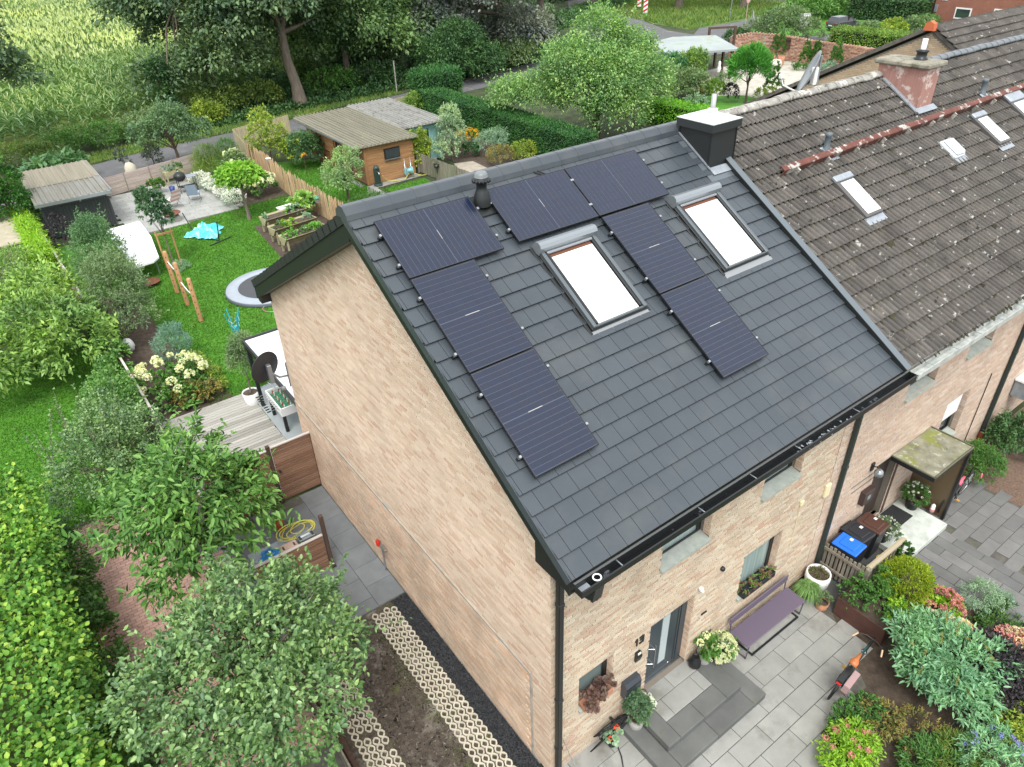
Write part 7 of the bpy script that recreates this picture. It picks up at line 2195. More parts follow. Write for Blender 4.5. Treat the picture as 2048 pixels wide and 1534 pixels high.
sheet_roof(ws, 12.55, 16.55, 32.85, 42.1, 2.25, 2.36, .25, M_CORR, 'roof', .08)
MB().box(12.5, 12.55, 33, 42, 2.16, 2.26).build('gutter', M_ALU, ws)
ts = thing('turquoise_shed', 'turquoise painted shed with grey corrugated roof beside the larch one', 'shed', (0, 0, 0))
M_TURQ = mat('flaking_turquoise', (.22, .42, .42), .85, pieces=[(.20, .39, .39), (.24, .45, .45), (.27, .47, .46)], var=.12, var_scale=2)
MB().box(16.75, 19.5, 35.05, 41.8, 0, 2.1).build('wall', M_TURQ, ts)
boards(ts, (16.7, 35.0), (19.55, 35.15), 19, .145, 2.3, M_TURQ)
d_ = MB().box(17.75, 18.5, 34.98, 35.03, 0, 1.95).build('door', mat('dark_gap', (.02, .025, .025), .8), ts)
MB().box(17.66, 17.74, 34.96, 35.02, 0, 2.0).box(18.5, 18.58, 34.96, 35.02, 0, 2.0).build('frame', M_TURQ, d_)
sheet_roof(ts, 16.5, 19.9, 34.7, 42.4, 2.32, 2.42, .25, M_CORR2, 'roof', .08)
gp2 = thing('grey_picket_fence', 'grey weathered picket fence running from the larch shed', 'fence', (0, 0, 0))
boards(gp2, (16.6, 33.3), (17.0, 25.2), 62, .095, 1.2, M_WOODP, 'picket')
for k in range(5):
    MB().bbox(16.56 + .1 * k - .05, 16.56 + .1 * k + .05, 33.2 - 2 * k - .05, 33.2 - 2 * k + .05, 0, 1.3, .01).build('post', M_WOODP, gp2)
hp = pot('hanging_pot', 'small green flower pot hung on the grey pickets', (16.55, 31.0, .8), .16, .2, M_BLACK)
foliage('foliage', hp, [(0, 0, .24, .15, .15, .08)], 80, .1, .03, L_OLIVE, 70)
gpu = thing('garden_pump', 'dark green water pump in front of the larch gable', 'pump', (13.55, 32.75, 0))
MB().lathe([(.26, 0), (.26, .08), (.2, .1)], 14).bbox(-.17, .17, -.1, .1, .08, 1.0, .03).lathe([(.17, 1.0), (.13, 1.12), (0, 1.18)], 12).build('body', mat('pump_green', (.025, .05, .04), .5), gpu)
MB().tube([(0, -.1, .8), (0, -.28, .78), (0, -.3, .68)], .025, 6).build('spout', M_STEEL, gpu)
hr = thing('hose_reel', 'hose trolley with pale blue reel by the larch gable', 'hose reel', (15.65, 32.8, 0))
MB().tube([(-.2, 0, 0), (-.2, .05, 1.15), (.2, .05, 1.15), (.2, 0, 0)], .018, 6).build('frame', M_STEEL, hr)
MB().lathe([(.26, -.2), (.26, -.17), (.14, -.16), (.14, .16), (.26, .17), (.26, .2)], 16, (0, 0, 0), 0, Matrix.Translation((0, -.02, .4)) @ Matrix.Rotation(rad(90), 4, 'Y')).build('reel', mat('reel_blue', (.22, .46, .5), .5), hr)
MB().tube([(0, -.1, .3), (-.4, -.25, .05), (-1.0, -.1, .03), (-1.5, .0, .15), (-1.85, -.25, .55)], .022, 5).tube([(.1, -.1, .3), (.7, -.35, .05), (1.3, -.3, .03)], .022, 5).build('hose', bpy.data.materials['yellow_hose'], hr)
# allotment plants
plant('fruit_tree', 'pale silvery leaved small tree on the allotment lawn', 'tree', (10.9, 31.2, 0), [(0, 0, 1.75, 1.15, 1.15, .9), (.5, .4, 2.2, .8, .8, .7), (-.5, -.3, 1.4, .8, .8, .6)], 4600, .12, .055, leaf_mat('silvery_apple', [(.16, .21, .09), (.22, .27, .13), (.29, .33, .19), (.12, .17, .07)], .3), trunk=(.09, 1.2, M_BARK), cr=.2, surf=.6, part='crown', nl=26)
plant('yellow_tree', 'small tree with yellowing leaves behind the stake fence', 'tree', (10.4, 41.4, 0), [(0, 0, 1.5, 1.3, 1.5, 1.3), (.6, -1.5, 1.0, 1.0, 1.0, .8), (0, .6, 2.7, .6, .6, .7)], 4600, .15, .08, L_YEL, trunk=(.06, 1.3, M_BARK), part='crown', surf=.6)
plant('camellia', 'dense dark round bush beside the slatted shed front', 'shrub', (11.9, 39.4, 0), [(0, 0, 1.05, 1.15, 1.2, 1.0)], 5200, .13, .07, L_DARK, surf=.9)
sf_ = thing('sunflower', 'single sunflower in front of the dark round bush', 'sunflower', (11.3, 38.0, 0))
MB().tube([(0, 0, 0), (0, -.03, 1.0)], .02, 5).build('stem', M_BARK, sf_)
heads(sf_, ME_ORANGE, [(0, -.08, 1.05)], .22); MB().ell((0, -.2, 1.08), (.09, .06, .09), 8, 5).build('seed_disc', M_WOODD, sf_)
plant('border_plants', 'low border plants at the ridge end of the allotment lawn', 'shrub', (10.9, 28.8, 0), [(0, 0, .2, 1.3, .5, .3), (1.2, .6, .2, .7, .5, .25)], 2200, .14, .05, L_BRONZE)
plant('low_hedge', 'short clipped green hedge across the allotment lawn', 'hedge', (11.4, 30.0, 0), [(0, 0, .3, 1.4, .35, .3)], 1800, .1, .04, L_MID)
plant('climbing_rose', 'yellow green climber hanging on the corner of the larch shed', 'shrub', (16.9, 33.5, 0), [(0, 0, 1.5, .75, .6, 1.0), (-.1, -.1, .9, .6, .5, .8)], 3000, .14, .08, L_YEL, part='foliage')
plant('silver_pear', 'silver leaved weeping pear in front of the turquoise shed', 'tree', (19.5, 34.0, 0), [(0, 0, 1.5, .95, .95, 1.3), (.1, .1, 2.6, .65, .65, .8), (-.5, -.2, .9, .8, .8, .8)], 6000, .13, .04, leaf_mat('willow_pear_leaf', [(.19, .23, .15), (.25, .29, .20), (.33, .36, .27), (.13, .17, .10)], .25), trunk=(.07, 1.4, M_BARK), droop=.6, part='crown')
t = plant('coneflower', 'patch of orange coneflowers beside the clipped yew hedge', 'flowers', (22.0, 36.0, 0), [(0, 0, .5, .9, .8, .5)], 900, .14, .05, L_MID)
heads(t, ME_ORANGE, dome_pts(34, .9, .8, .5, .6, 33, .1), .11)
plant('grey_shrub', 'wide grey twiggy shrub in front of the yew hedge', 'shrub', (22.2, 33.5, 0), [(0, 0, .7, 1.2, 1.1, .7), (.4, -.3, 1.1, .6, .6, .5)], 3600, .15, .025, L_GREY, surf=.6)
plant('dark_bush', 'small round dark bush left of the grey twiggy shrub', 'shrub', (20.9, 34.0, 0), [(0, 0, .4, .6, .6, .45)], 1400, .1, .06, L_YEW)
plant('brown_perennial', 'brownish seed headed perennials nearest the slate ridge', 'shrub', (21.4, 31.3, 0), [(0, 0, .55, .9, .8, .55)], 2000, .13, .03, L_BRONZE)
plant('yellow_perennial', 'yellow tipped bush at the end of the yew hedge', 'shrub', (22.9, 31.0, 0), [(0, 0, .55, .85, .75, .6)], 2000, .13, .05, L_YEL)
boards(thing('board_fence', 'short pale board fence behind the turquoise shed', 'fence', (0, 0, 0)), (20.2, 46.2), (24.6, 46.8), 34, .12, 1.4, M_BRD)
plant('leafy_shrub', 'bright green bush at the end of the short board fence', 'shrub', (23.4, 45.4, 0), [(0, 0, .9, .9, .7, .9)], 1800, .18, .09, L_LAUREL)
oj = thing('patio_oven', 'cluster of pale stones and pots behind the turquoise shed', 'stones', (20.9, 43.0, 0))
for k in range(5):
    MB().ell((RND.uniform(-.6, .6), RND.uniform(-.5, .5), .3), (.3, .25, .35), 8, 5, 0, .15).build('stone', M_GRID, oj)
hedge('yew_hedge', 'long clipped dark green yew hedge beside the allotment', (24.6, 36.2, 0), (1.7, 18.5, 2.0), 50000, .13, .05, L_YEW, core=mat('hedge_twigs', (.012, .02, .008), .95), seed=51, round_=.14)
hedge('tall_hedge', 'taller dark hedge block joining the clipped yew at the lane', (26.0, 46.3, 0), (3.4, 2.4, 3.0), 9000, .22, .07, L_YEW, core=bpy.data.materials['hedge_twigs'], seed=52, round_=.3)
plant('pear_tree', 'big bright green pear tree behind the slate ridge', 'tree', (29.3, 31.2, 0), [(0, 0, 3.6, 3.6, 3.2, 2.3), (1.1, 1.2, 6.2, 1.7, 1.7, 1.6), (-1.6, .5, 4.9, 2.2, 2.1, 1.5), (-3.0, 2.4, 3.2, 2.0, 2.0, 1.2), (3.2, -.4, 3.3, 2.5, 2.3, 1.9), (3.6, .8, 5.2, 1.7, 1.6, 1.2), (4.9, 1.6, 4.5, 1.3, 1.2, .9), (-3.9, 4.4, 2.9, 1.5, 1.4, .8), (-.2, -2.0, 2.4, 2.4, 1.7, 1.6)], 56000, .17, .095, L_PEAR, trunk=(.3, 3.0, M_BARK), cr=.6, surf=.75, part='crown', nl=22, shoots=130)
hedge('lime_hedge', 'bright green clipped hedge behind the dark chimney', (36.0, 30.2, 0), (1.5, 6.0, 1.5), 6000, .16, .07, leaf_mat('bright_hedge_leaf', [(.11, .24, .02), (.15, .30, .03), (.20, .36, .045)], .3), core=bpy.data.materials['hedge_twigs'], seed=53, round_=.2)

# villa garden beyond the pear tree
plant('cypress_bush', 'rounded blue green cypress at the carport corner', 'shrub', (44.6, 38.9, 0), [(0, 0, 1.4, 1.3, 1.3, 1.4)], 5200, .2, .06, leaf_mat('cypress_spray', [(.035, .10, .045), (.05, .13, .06), (.07, .16, .075)], .2), surf=.95)
plant('cypress_bush', 'taller light green cypress beside the blue green one', 'shrub', (46.3, 38.2, 0), [(0, 0, 1.5, 1.25, 1.25, 1.5), (.2, -.3, 2.0, .9, .9, 1.1)], 5200, .2, .06, L_LAUREL, surf=.95)
plant('rhododendron', 'broad grey green shrub right of the big pear tree', 'shrub', (41.3, 35.7, 0), [(0, 0, 1.3, 2.0, 2.0, 1.3), (1.2, -1, 1.2, 1.4, 1.4, 1.1)], 6000, .2, .08, L_OLIVE, surf=.9)
t = plant('umbrella_pine', 'small pine with feathery round crown on a bare trunk', 'tree', (45.0, 31.3, 0), [(0, 0, 2.5, 1.55, 1.55, 1.25), (0, 0, 3.2, 1.0, 1.0, .8)], 9000, .34, .06, leaf_mat('pine_needle', [(.05, .15, .03), (.075, .20, .04), (.10, .25, .055)], .2), trunk=(.10, 1.8, M_BARK), part='crown', droop=-.6)
for nm, lab, x, y, r, h, m in (('thuja', 'slender cone thuja right of the umbrella pine', 47.6, 30.8, .75, 2.6, L_MID), ('thuja', 'tallest pointed thuja before the brick garden wall', 60.9, 40.2, .75, 3.2, L_MID), ('thuja', 'left one of a close thuja pair at the brick garden wall', 60.6, 36.9, .55, 2.2, L_MID), ('thuja', 'right one of a close thuja pair at the brick garden wall', 61.2, 36.2, .5, 2.4, L_MID), ('thuja', 'pointed thuja nearest the big grey dish', 60.6, 33.8, .6, 2.6, L_MID), ('thuja', 'little yellow green cone on a stem by the cypresses', 43.7, 36.2, .5, 1.8, L_YEL), ('boxwood', 'clipped box column by the pale yard', 43.4, 33.1, .75, 1.7, L_LAUREL)):
    plant(nm, lab, 'shrub', (x, y, 0), [(0, 0, h * .28, r, r, h * .28), (0, 0, h * .45, r * .85, r * .85, h * .3), (0, 0, h * .65, r * .58, r * .58, h * .25), (0, 0, h * .86, r * .27, r * .27, h * .2)] if nm == 'thuja' else [(0, 0, h * .5, r, r, h * .5)], 2600, .15, .06, m, surf=1.0, droop=-.8, cr=.1)
for i, (x, y, r, h, m, lab) in enumerate(((42.3, 34.0, .8, .9, L_BRONZE, 'pink tinged low shrub left of the box column'), (44.2, 32.2, .6, 1.3, L_PURP, 'dark red bush under the umbrella pine'), (46.6, 30.6, .9, .9, L_YEL, 'yellow green bush under the umbrella pine'), (41.2, 33.0, .9, .8, L_GREY, 'grey flowering shrub by the bright hedge'), (45.6, 35.6, .8, .7, L_YEL, 'tufted yellow grass beside the carport post'), (48.9, 36.6, 1.0, 1.0, L_OLIVE, 'thin twiggy bush at the carport front'), (59.5, 33.4, .9, .7, L_BLUE, 'blue grey clump at the foot of the brick garden wall'), (58.3, 40.5, 1.4, .4, L_MID, 'low green planting along the brick garden wall'), (59.0, 36.3, .8, .5, L_MID, 'green bowl plant between thujas'))):
    plant('garden_shrub', lab, 'shrub', (x, y, 0), [(0, 0, h * .5, r, r, h * .55)], 900, .18, .06, m)
for i, (x, y, lab) in enumerate(((57.9, 38.2, 'large pale stone block in the villa yard'), (56.8, 39.8, 'square pale stone tub in the villa yard'), (55.2, 38.6, 'low flat pale stone in the villa yard'))):
    solo('stone_block', MB().ell((0, 0, .3), (.9 - .2 * i, .6, .5 - .1 * i), 9, 5, 0, .12), mat('pale_limestone%d' % i, (.55, .50, .46), .9), lab, 'stone', None, (x, y, 0))
for x, y, lab in ((59.2, 39.6, 'terracotta pot left of the tallest thuja'), (59.6, 38.8, 'small terracotta pot right of the tallest thuja')):
    pot('terracotta_pot', lab, (x, y, 0), .35, .8, M_TERRA)
# open carport with felt roof
cpn = thing('carport', 'open timber carport with grey felt roof behind the pear tree', 'carport', (0, 0, 0))
mb = MB()
q4 = [(45.4, 40.2), (51.6, 37.6), (55.3, 43.4), (51.9, 45.7), (48.6, 45.2)]
def slabz(mb, q4, za, zb, th):
    n = len(q4)
    v = [(x, y, za + (zb - za) * k) for (x, y), k in zip(q4, (0, 0, 1, 1, .7))] 
    v += [(a, b, c - th) for a, b, c in v]
    mb.add(v, [tuple(range(n)), tuple(reversed(range(n, 2 * n)))] + [(i, n + i, n + (i + 1) % n, (i + 1) % n) for i in range(n)])
slabz(mb, q4, 2.45, 2.6, .16)
mb.build('roof', mat('grey_roof_felt', (.30, .34, .33), .9, var=.12, var_scale=.5, spots=((.24, .28, .2), .5, .56, .7)), cpn)
for (x, y) in ((45.9, 40.2), (51.2, 38.0), (54.6, 42.6), (49.4, 44.6), (48.6, 39.2), (53.0, 40.4)):
    MB().box(x - .1, x + .1, y - .1, y + .1, 0, 2.35).build('post', M_WOODD, cpn)
MB().box(45.8, 46.0, 40.3, 44.5, 0, 2.3).build('side_wall', M_WOODD, cpn)
MB().tube([(48.5, 39.2, 1.7), (49.2, 38.9, 2.3)], .06, 4).tube([(53, 40.4, 1.7), (52.6, 39.8, 2.3)], .06, 4).build('brace', M_WOODD, cpn)
MB().box(46.2, 48.4, 39.2, 39.4, 0, 2.3).build('front_wall', M_WOODD, cpn)
fr = thing('picture_arch', 'tall dark timber frame standing at the end of the brick garden wall', 'frame', (57.2, 44.2, 0), -.5)
for x in (-1.3, 1.3):
    MB().box(x - .1, x + .1, -.1, .1, 0, 2.9).build('post', M_WOODD, fr)
MB().box(-1.4, 1.4, -.1, .1, 2.9, 3.08).build('beam', M_WOODD, fr)
st = thing('statue', 'small white statue under the carport edge', 'statue', (50.4, 38.6, .6))
MB().box(-.2, .2, -.2, .2, -.6, 0).build('plinth', M_CONC, st); MB().lathe([(.16, 0), (.2, .3), (.12, .55), (.14, .7), (.1, .85), (0, .92)], 10).build('figure', M_WHITE, st)
# ruin-style brick garden wall
gw = thing('garden_wall', 'ornamental ruin-style pink brick wall with little arched windows', 'wall', (0, 0, 0))
M_GW = mat('pink_rubble_brick', (.42, .24, .17), .95, pieces=[(.44, .26, .18), (.36, .20, .14), (.5, .33, .25), (.40, .21, .13), (.47, .31, .22)], var=.2, var_scale=1.2)
M_GWM = mat('rubble_core', (.36, .22, .165), .95, spots=((.5, .38, .3), 1.3, .5, .62), bump=1, bump_scale=6)
wp_ = [(58.7, 44.2), (60.6, 43.2), (61.4, 41.6), (61.8, 39), (62.0, 36.5), (61.9, 33.5), (61.6, 29), (61.2, 25)]
hts = [2.0, 2.25, 2.15, 2.05, 1.9, 1.9, 1.85, 1.8]
me_wb = MB().bbox(-.16, .16, -.05, .05, -.07, .07, .01).mesh('brick', M_GW)
cnt = 0
stuffM = []
for i in range(len(wp_) - 1):
    a, b = Vector((*wp_[i], 0)), Vector((*wp_[i + 1], 0))
    dirv = (b - a).normalized(); nrm = Vector((-dirv.y, dirv.x, 0))
    if nrm.x > 0: nrm = -nrm
    l = (b - a).length
    mb = MB()
    v = [a, b, b - nrm * .3, a - nrm * .3]
    mb.add([(*p[:2], 0) for p in v] + [(p[0], p[1], h) for p, h in zip(v, (hts[i], hts[i + 1], hts[i + 1], hts[i]))], [(4, 5, 6, 7), (0, 1, 5, 4), (1, 2, 6, 5), (2, 3, 7, 6), (3, 0, 4, 7)])
    mb.build('wall_core', M_GWM, gw)
    rz = math.atan2(dirv.y, dirv.x)
    for r in range(13):
        z = .09 + .155 * r
        u = .17 + (.17 if r % 2 else 0)
        while u < l - .1:
            h = hts[i] + (hts[i + 1] - hts[i]) * u / l
            if z < h - .08 and RND.random() > .12:
                p = a + dirv * u + nrm * (.0 + RND.uniform(-.02, .04))
                stuffM.append((z, Matrix.Translation((p.x, p.y, z + RND.uniform(-.02, .02))) @ Matrix.Rotation(rz + RND.uniform(-.05, .05), 4, 'Z')))
            u += .345
    u = .1
    while u < l:
        h = hts[i] + (hts[i + 1] - hts[i]) * u / l
        p = a + dirv * u + nrm * .05
        o = link('coping_brick', me_wb, gw)
        o.location = (p.x, p.y, h + .03 + RND.uniform(0, .06)); o.rotation_euler = (0, 0, rz + math.pi / 2)
        u += .3
join_copies('brick', me_wb, [m for z, m in stuffM], M_GW, gw)
for (x, y, z, rz, m, w, h) in ((61.15, 42.3, 1.25, -1.1, mat('turquoise_glass', (.20, .38, .34), .3), .55, .95), (61.65, 39.7, 1.45, -1.4, M_WOODD, .5, .8), (61.85, 34.4, 1.0, -1.55, M_WOODD, .35, .7)):
    w_ = MB().box(-w / 2, w / 2, -.12, -.04, -h / 2, h / 2).lathe([(w / 2, -.12), (w / 2, -.04)], 16, (0, 0, 0), 0, Matrix.Translation((0, 0, h / 2)) @ Matrix.Rotation(rad(-90), 4, 'X')).build('window', m, gw)
    w_.location = (x, y, z); w_.rotation_euler = (0, 0, rz)

# roadside: car, signs, posts, big house, hedges
car = thing('parked_car', 'dark grey hatchback parked on the grass verge', 'car', (82.6, 47.0, 0), rad(-14))
def car_body():
    mb = MB()
    st_ = [(-2.0, .25, .60, .72, .78), (-1.95, .22, .80, .95, .82), (-1.2, .20, .90, .98, .86), (.9, .20, .92, .95, .87), (1.5, .22, .80, .86, .84), (1.95, .28, .62, .68, .74)]
    prof = []
    for x, z0, zb, zt, w in st_:
        prof.append([(x, -w, z0), (x, -w * 1.02, .5), (x, -w, zb), (x, -w * .9, zt), (x, w * .9, zt), (x, w, zb), (x, w * 1.02, .5), (x, w, z0)])
    v = [p for r in prof for p in r]
    f = []
    for i in range(len(prof) - 1):
        for j in range(7):
            f.append((i * 8 + j, i * 8 + j + 1, (i + 1) * 8 + j + 1, (i + 1) * 8 + j))
    f += [tuple(range(8)), tuple(reversed(range(40, 48)))]
    mb.add(v, f, 0, False)
    return mb
car_paint = mat('grey_car_paint', (.10, .105, .115), .25, .5)
cb = car_body().build('body', car_paint, car)
mb = MB()
rows = [(-1.85, .94, .78, 1), (-1.55, 1.40, .60, 1), (-.2, 1.46, .60, 1), (.35, 1.36, .58, 1), (1.0, .95, .76, 1)]
v, f = [], []
for x, z, w, _ in rows:
    v += [(x, -w, z), (x, w, z)]
for x, z, w, _ in rows:
    v += [(x, -.80, .93), (x, .80, .93)]
for i in range(4):
    f += [(2 * i, 2 * i + 2, 2 * i + 3, 2 * i + 1), (10 + 2 * i, 10 + 2 * i + 2, 2 * i + 2, 2 * i), (2 * i + 1, 2 * i + 3, 10 + 2 * i + 3, 10 + 2 * i + 1)]
mb.add(v, f)
mb.build('cabin_glass', mat('car_glass', (.015, .018, .02), .05, spec=1.0), car)
mb = MB()
mb.add([(-1.5, -.61, 1.42), (-1.5, .61, 1.42), (.3, .60, 1.385), (.3, -.60, 1.385), (-.2, .62, 1.48), (-.2, -.62, 1.48)], [(0, 5, 4, 1), (5, 3, 2, 4)])
for s in (-1, 1):
    for x0, x1 in ((-1.55, -1.4), (-.35, -.25), (.75, .95)):
        mb.tube([(x0 if x0 < -1 else x1, s * .8, .94), (x0, s * .615, 1.40)] if x0 < 0 else [(1.0, s * .79, .94), (.36, s * .6, 1.37)], .035, 4)
mb.build('roof', car_paint, car)
for x in (-1.25, 1.25):
    for s in (-.78, .78):
        w_ = MB().lathe([(.2, -.1), (.31, -.1), (.33, -.06), (.33, .06), (.31, .1), (.2, .1)], 18, (0, 0, 0), 0, Matrix.Translation((x, s, .33)) @ Matrix.Rotation(rad(90), 4, 'X')).build('wheel', M_RUBBER, car)
        MB().lathe([(0, -.105), (.21, -.09), (.21, .09), (0, .105)], 14, (0, 0, 0), 0, Matrix.Translation((x, s, .33)) @ Matrix.Rotation(rad(90), 4, 'X')).build('rim', M_ALU, w_)
for s in (-1, 1):
    MB().bbox(-2.02, -1.9, s * .66 - .14, s * .66 + .14, .74, .88, .02).build('tail_light', bpy.data.materials['red_reflector'], car)
    MB().bbox(1.8, 1.96, s * .58 - .14, s * .58 + .14, .62, .74, .02).build('headlight', M_GLASS, car)
    MB().bbox(.55, .75, s * .95 - .08, s * .95 + .08, .92, 1.04, .02).build('wing_mirror', car_paint, car)
MB().box(-2.03, -2.0, -.28, .28, .50, .61).build('number_plate', M_WHITE, car)
def post_sign(label, loc, rz, shape, h, face, back=None, name='road_sign'):
    t = thing(name, label, 'road sign', loc, rz)
    MB().tube([(0, 0, 0), (0, 0, h)], .035, 7).build('post', M_ALU, t)
    return t
s1 = post_sign('back of a white triangular road sign in front of the dark round bush', (69.6, 50.3, 0), rad(60), 0, 3.0, 0)
MB().prism([(-.6, 1.9), (.6, 1.9), (0, 2.95)], 1, -.06, -.04).build('plate', mat('sign_back', (.55, .56, .56), .5), s1)
s2 = post_sign('white rectangular road sign with black diagonal stroke by the corner', (72.6, 45.6, 0), rad(-62), 0, 2.6, 0)
MB().bbox(-.5, .5, -.06, -.04, 1.35, 2.7, .005).build('plate', M_WHITE, s2)
MB().box(-.45, .45, -.063, -.061, 1.4, 1.44).box(-.45, .45, -.063, -.061, 2.61, 2.65).box(-.45, -.41, -.063, -.061, 1.44, 2.61).box(.41, .45, -.063, -.061, 1.44, 2.61).build('border', M_BLACK, s2)
mb = MB(); mb.add([(-.3, -.064, 1.6), (-.2, -.064, 1.55), (.3, -.064, 2.4), (.2, -.064, 2.45)], [(0, 1, 2, 3)]); mb.box(-.2, .2, -.063, -.062, 1.9, 1.94); mb.build('stroke', M_BLACK, s2)
M_SIGNR = mat('sign_red', (.55, .03, .03), .4)
for i, (x, y, lab) in enumerate(((80.4, 78.6, 'farther'), (75.6, 72.6, 'nearer'))):
    t = thing('warning_beacon', lab + ' of two red and white striped roadside marker boards', 'road marker', (x, y, 0), rad(-40), 'striped marker boards by the junction')
    MB().bbox(-.28, .28, -.03, .03, .55, 2.3, .005).build('board', M_WHITE, t)
    mb = MB()
    for k in range(3):
        z = .62 + .56 * k
        mb.add([(-.27, -.034, z), (.27, -.034, z + .32), (.27, -.034, min(z + .6, 2.28)), (-.27, -.034, z + .28)], [(0, 1, 2, 3)])
    mb.build('stripe', M_SIGNR, t)
    MB().tube([(0, .03, 0), (0, .03, 1)], .04, 6).build('post', M_ALU, t)
lp = thing('road_sign', 'tall thin leaning pole with small sign beside the round bush', 'road sign', (73.4, 56.4, 0))
MB().tube([(0, 0, 0), (.25, .1, 5.2)], .05, 6).build('post', M_ALU, lp)
mb = MB(); mb.lathe([(.36, 0), (.36, .03)], 16, (0, 0, 0), 0, Matrix.Translation((2.6, 1.0, 3.1)) @ Matrix.Rotation(rad(90), 4, 'X')); mb.tube([(2.6, 1.0, 0), (2.6, 1.0, 3.1)], .04, 5)
solo('road_sign', mb, [mat('sign_pale_red', (.55, .35, .33), .6)], 'round pale red sign peeping over the round bush', 'road sign', None, (73.4, 55, 0))
bigh = thing('brick_house', 'far red brick house with white window frames at the top right', 'house', (94.5, 42.2, 0), rad(-8))
M_REDB = mat('red_house_brick', (.30, .125, .085), .9, pieces=[(.28, .115, .08), (.33, .14, .095), (.30, .13, .09)], var=.15, var_scale=.6, bump=.4, bump_scale=12)
MB().box(0, 9, -15, 1.0, 0, 7).build('wall', M_REDB, bigh)
me_hb = brick_unit().mesh('brick', M_REDB)
ms = []
for r in range(48):
    for k in range(62):
        ms.append(Matrix.Translation((-.006, .95 - (.25 * k + (.125 if r % 2 else 0)), .05 + .083 * r)) @ Matrix(((0, 1, 0), (-1, 0, 0), (0, 0, 1))).to_4x4() @ Matrix.Diagonal((.238, .016, .072, 1)))
join_copies('brick', me_hb, ms, M_REDB, bigh)
for y, z, w, h in ((-3.6, 3.0, 2.6, 1.4), (-3.2, .6, 2.0, 1.2), (-9, 3.2, 2.6, 1.4), (-7.6, .8, 1.6, 1.2)):
    f_ = MB().box(-.05, .02, y - w / 2, y + w / 2, z, z + h).build('window', M_WHITE, bigh)
    MB().box(-.06, -.05, y - w / 2 + .15, y + w / 2 - .15, z + .15, z + h - .15).build('pane', M_GLASS, f_)
MB().tube([(-.1, .6, 0), (-.1, .6, 7)], .07, 6).build('downpipe', M_ANTH, bigh)
MB().box(-.06, 0, -.9, -.2, 2.4, 2.8).build('house_plate', M_WHITE, bigh)
MB().box(-.15, 0, .1, .45, 1.1, 1.9).build('meter_box', M_LEAD, bigh)
wr = thing('white_shed', 'white walled low building with dark trim beyond the red brick house', 'building', (107, 36, 0))
MB().box(0, 8, -8, 4, 0, 4).build('wall', M_PVC, wr); MB().box(-.3, 8.3, -8.3, 4.3, 4.0, 4.25).build('roof', M_ANTH, wr)
for y in (-5, -2, 1):
    MB().box(-.05, 0, y, y + 1.4, .8, 2.6).build('window', M_GLASS, wr)
hedge('clipped_hedge', 'clipped yellow green hedge with rounded end behind the garden wall', (72.6, 34.6, 0), (2.6, 14, 1.7), 10000, .22, .1, leaf_mat('privet_leaf', [(.10, .15, .03), (.14, .20, .04), (.19, .23, .06), (.09, .13, .03)], .3), core=bpy.data.materials['hedge_twigs'], seed=54, round_=.25)
hedge('dark_hedge', 'dark tall clipped hedge beyond the parked car', (93, 47.5, 0), (3, 9, 2.4), 7000, .3, .12, L_DARK, core=bpy.data.materials['hedge_twigs'], seed=55, rz=rad(8))
for i, (x, y, r, m, lab) in enumerate(((81.5, 40.3, 1.5, L_YEL, 'yellow green shrub left in the row behind the clipped hedge'), (84.2, 38.8, 1.7, L_OLIVE, 'olive shrub in the row behind the clipped hedge'), (86.5, 39.4, 1.6, L_MID, 'leafy bush by the red brick house'), (79.6, 42.2, 1.3, L_OLIVE, 'smallest bush in the row near the parked car'))):
    plant('shrub', lab, 'shrub', (x, y, 0), [(0, 0, r * .5, r, r, r * .6)], 2200, .24, .11, m)
plant('round_bush', 'huge rounded dark bush at the road corner behind the triangle sign', 'shrub', (71.6, 47.2, 0), [(0, 0, 1.4, 3.0, 3.0, 1.9), (-1.8, 2.0, 1.0, 2.0, 1.8, 1.2), (2.0, -1.6, .9, 1.9, 1.8, 1.1)], 9000, .26, .1, L_OLIVE, surf=.95, cr=.4)
plant('ivy_mound', 'low glossy ground ivy left of the huge rounded bush', 'shrub', (68.2, 50.6, 0), [(0, 0, .5, 1.6, 1.6, .6)], 2400, .22, .12, L_DARK)
for i, (x, y, r, h, lab) in enumerate(((88.5, 55.5, 4.0, 2.6, 'wild bright green thicket left of the parked car'), (95, 53, 4.5, 2.8, 'wild thicket above the parked car'), (80, 54, 2.6, 1.8, 'low green scrub behind the huge rounded bush'))):
    plant('thicket', lab, 'shrub', (x, y, 0), [(0, 0, h * .5, r, r * .8, h * .6), (r * .6, -.6, h * .4, r * .7, r * .6, h * .5)], 6000, .32, .14, L_CHERRY if i < 2 else L_MID, cr=.5)

# ---------------------------------------------------------------- lane side, corn field, big trees
plant('hazel', 'multi stemmed grey green bush tree beside the lane', 'tree', (5.6, 45.2, 0), [(0, 0, 2.3, 1.5, 1.3, 1.1), (-1.5, .5, 1.9, 1.0, .9, .9), (1.5, .3, 1.9, 1.0, .9, .9), (.2, .4, 3.2, .9, .9, .6)], 6000, .17, .085, leaf_mat('lilac_leaf', [(.075, .115, .065), (.10, .145, .085), (.14, .19, .11), (.06, .09, .05)], .25), trunk=(.12, 1.8, M_BARK), part='crown', cr=.35, nl=26)
plant('copper_shrub', 'dark narrow shrub beside the lane', 'shrub', (4.05, 44.9, 0), [(0, 0, .9, .55, .55, .9)], 1400, .14, .06, L_COPPER, trunk=(.04, .8, M_BARK))
plant('young_shrub', 'small dark sapling left of the pale lane stone', 'shrub', (2.45, 45.4, 0), [(0, 0, 1.1, .4, .4, .6)], 420, .15, .06, L_COPPER, trunk=(.03, .8, M_BARK))
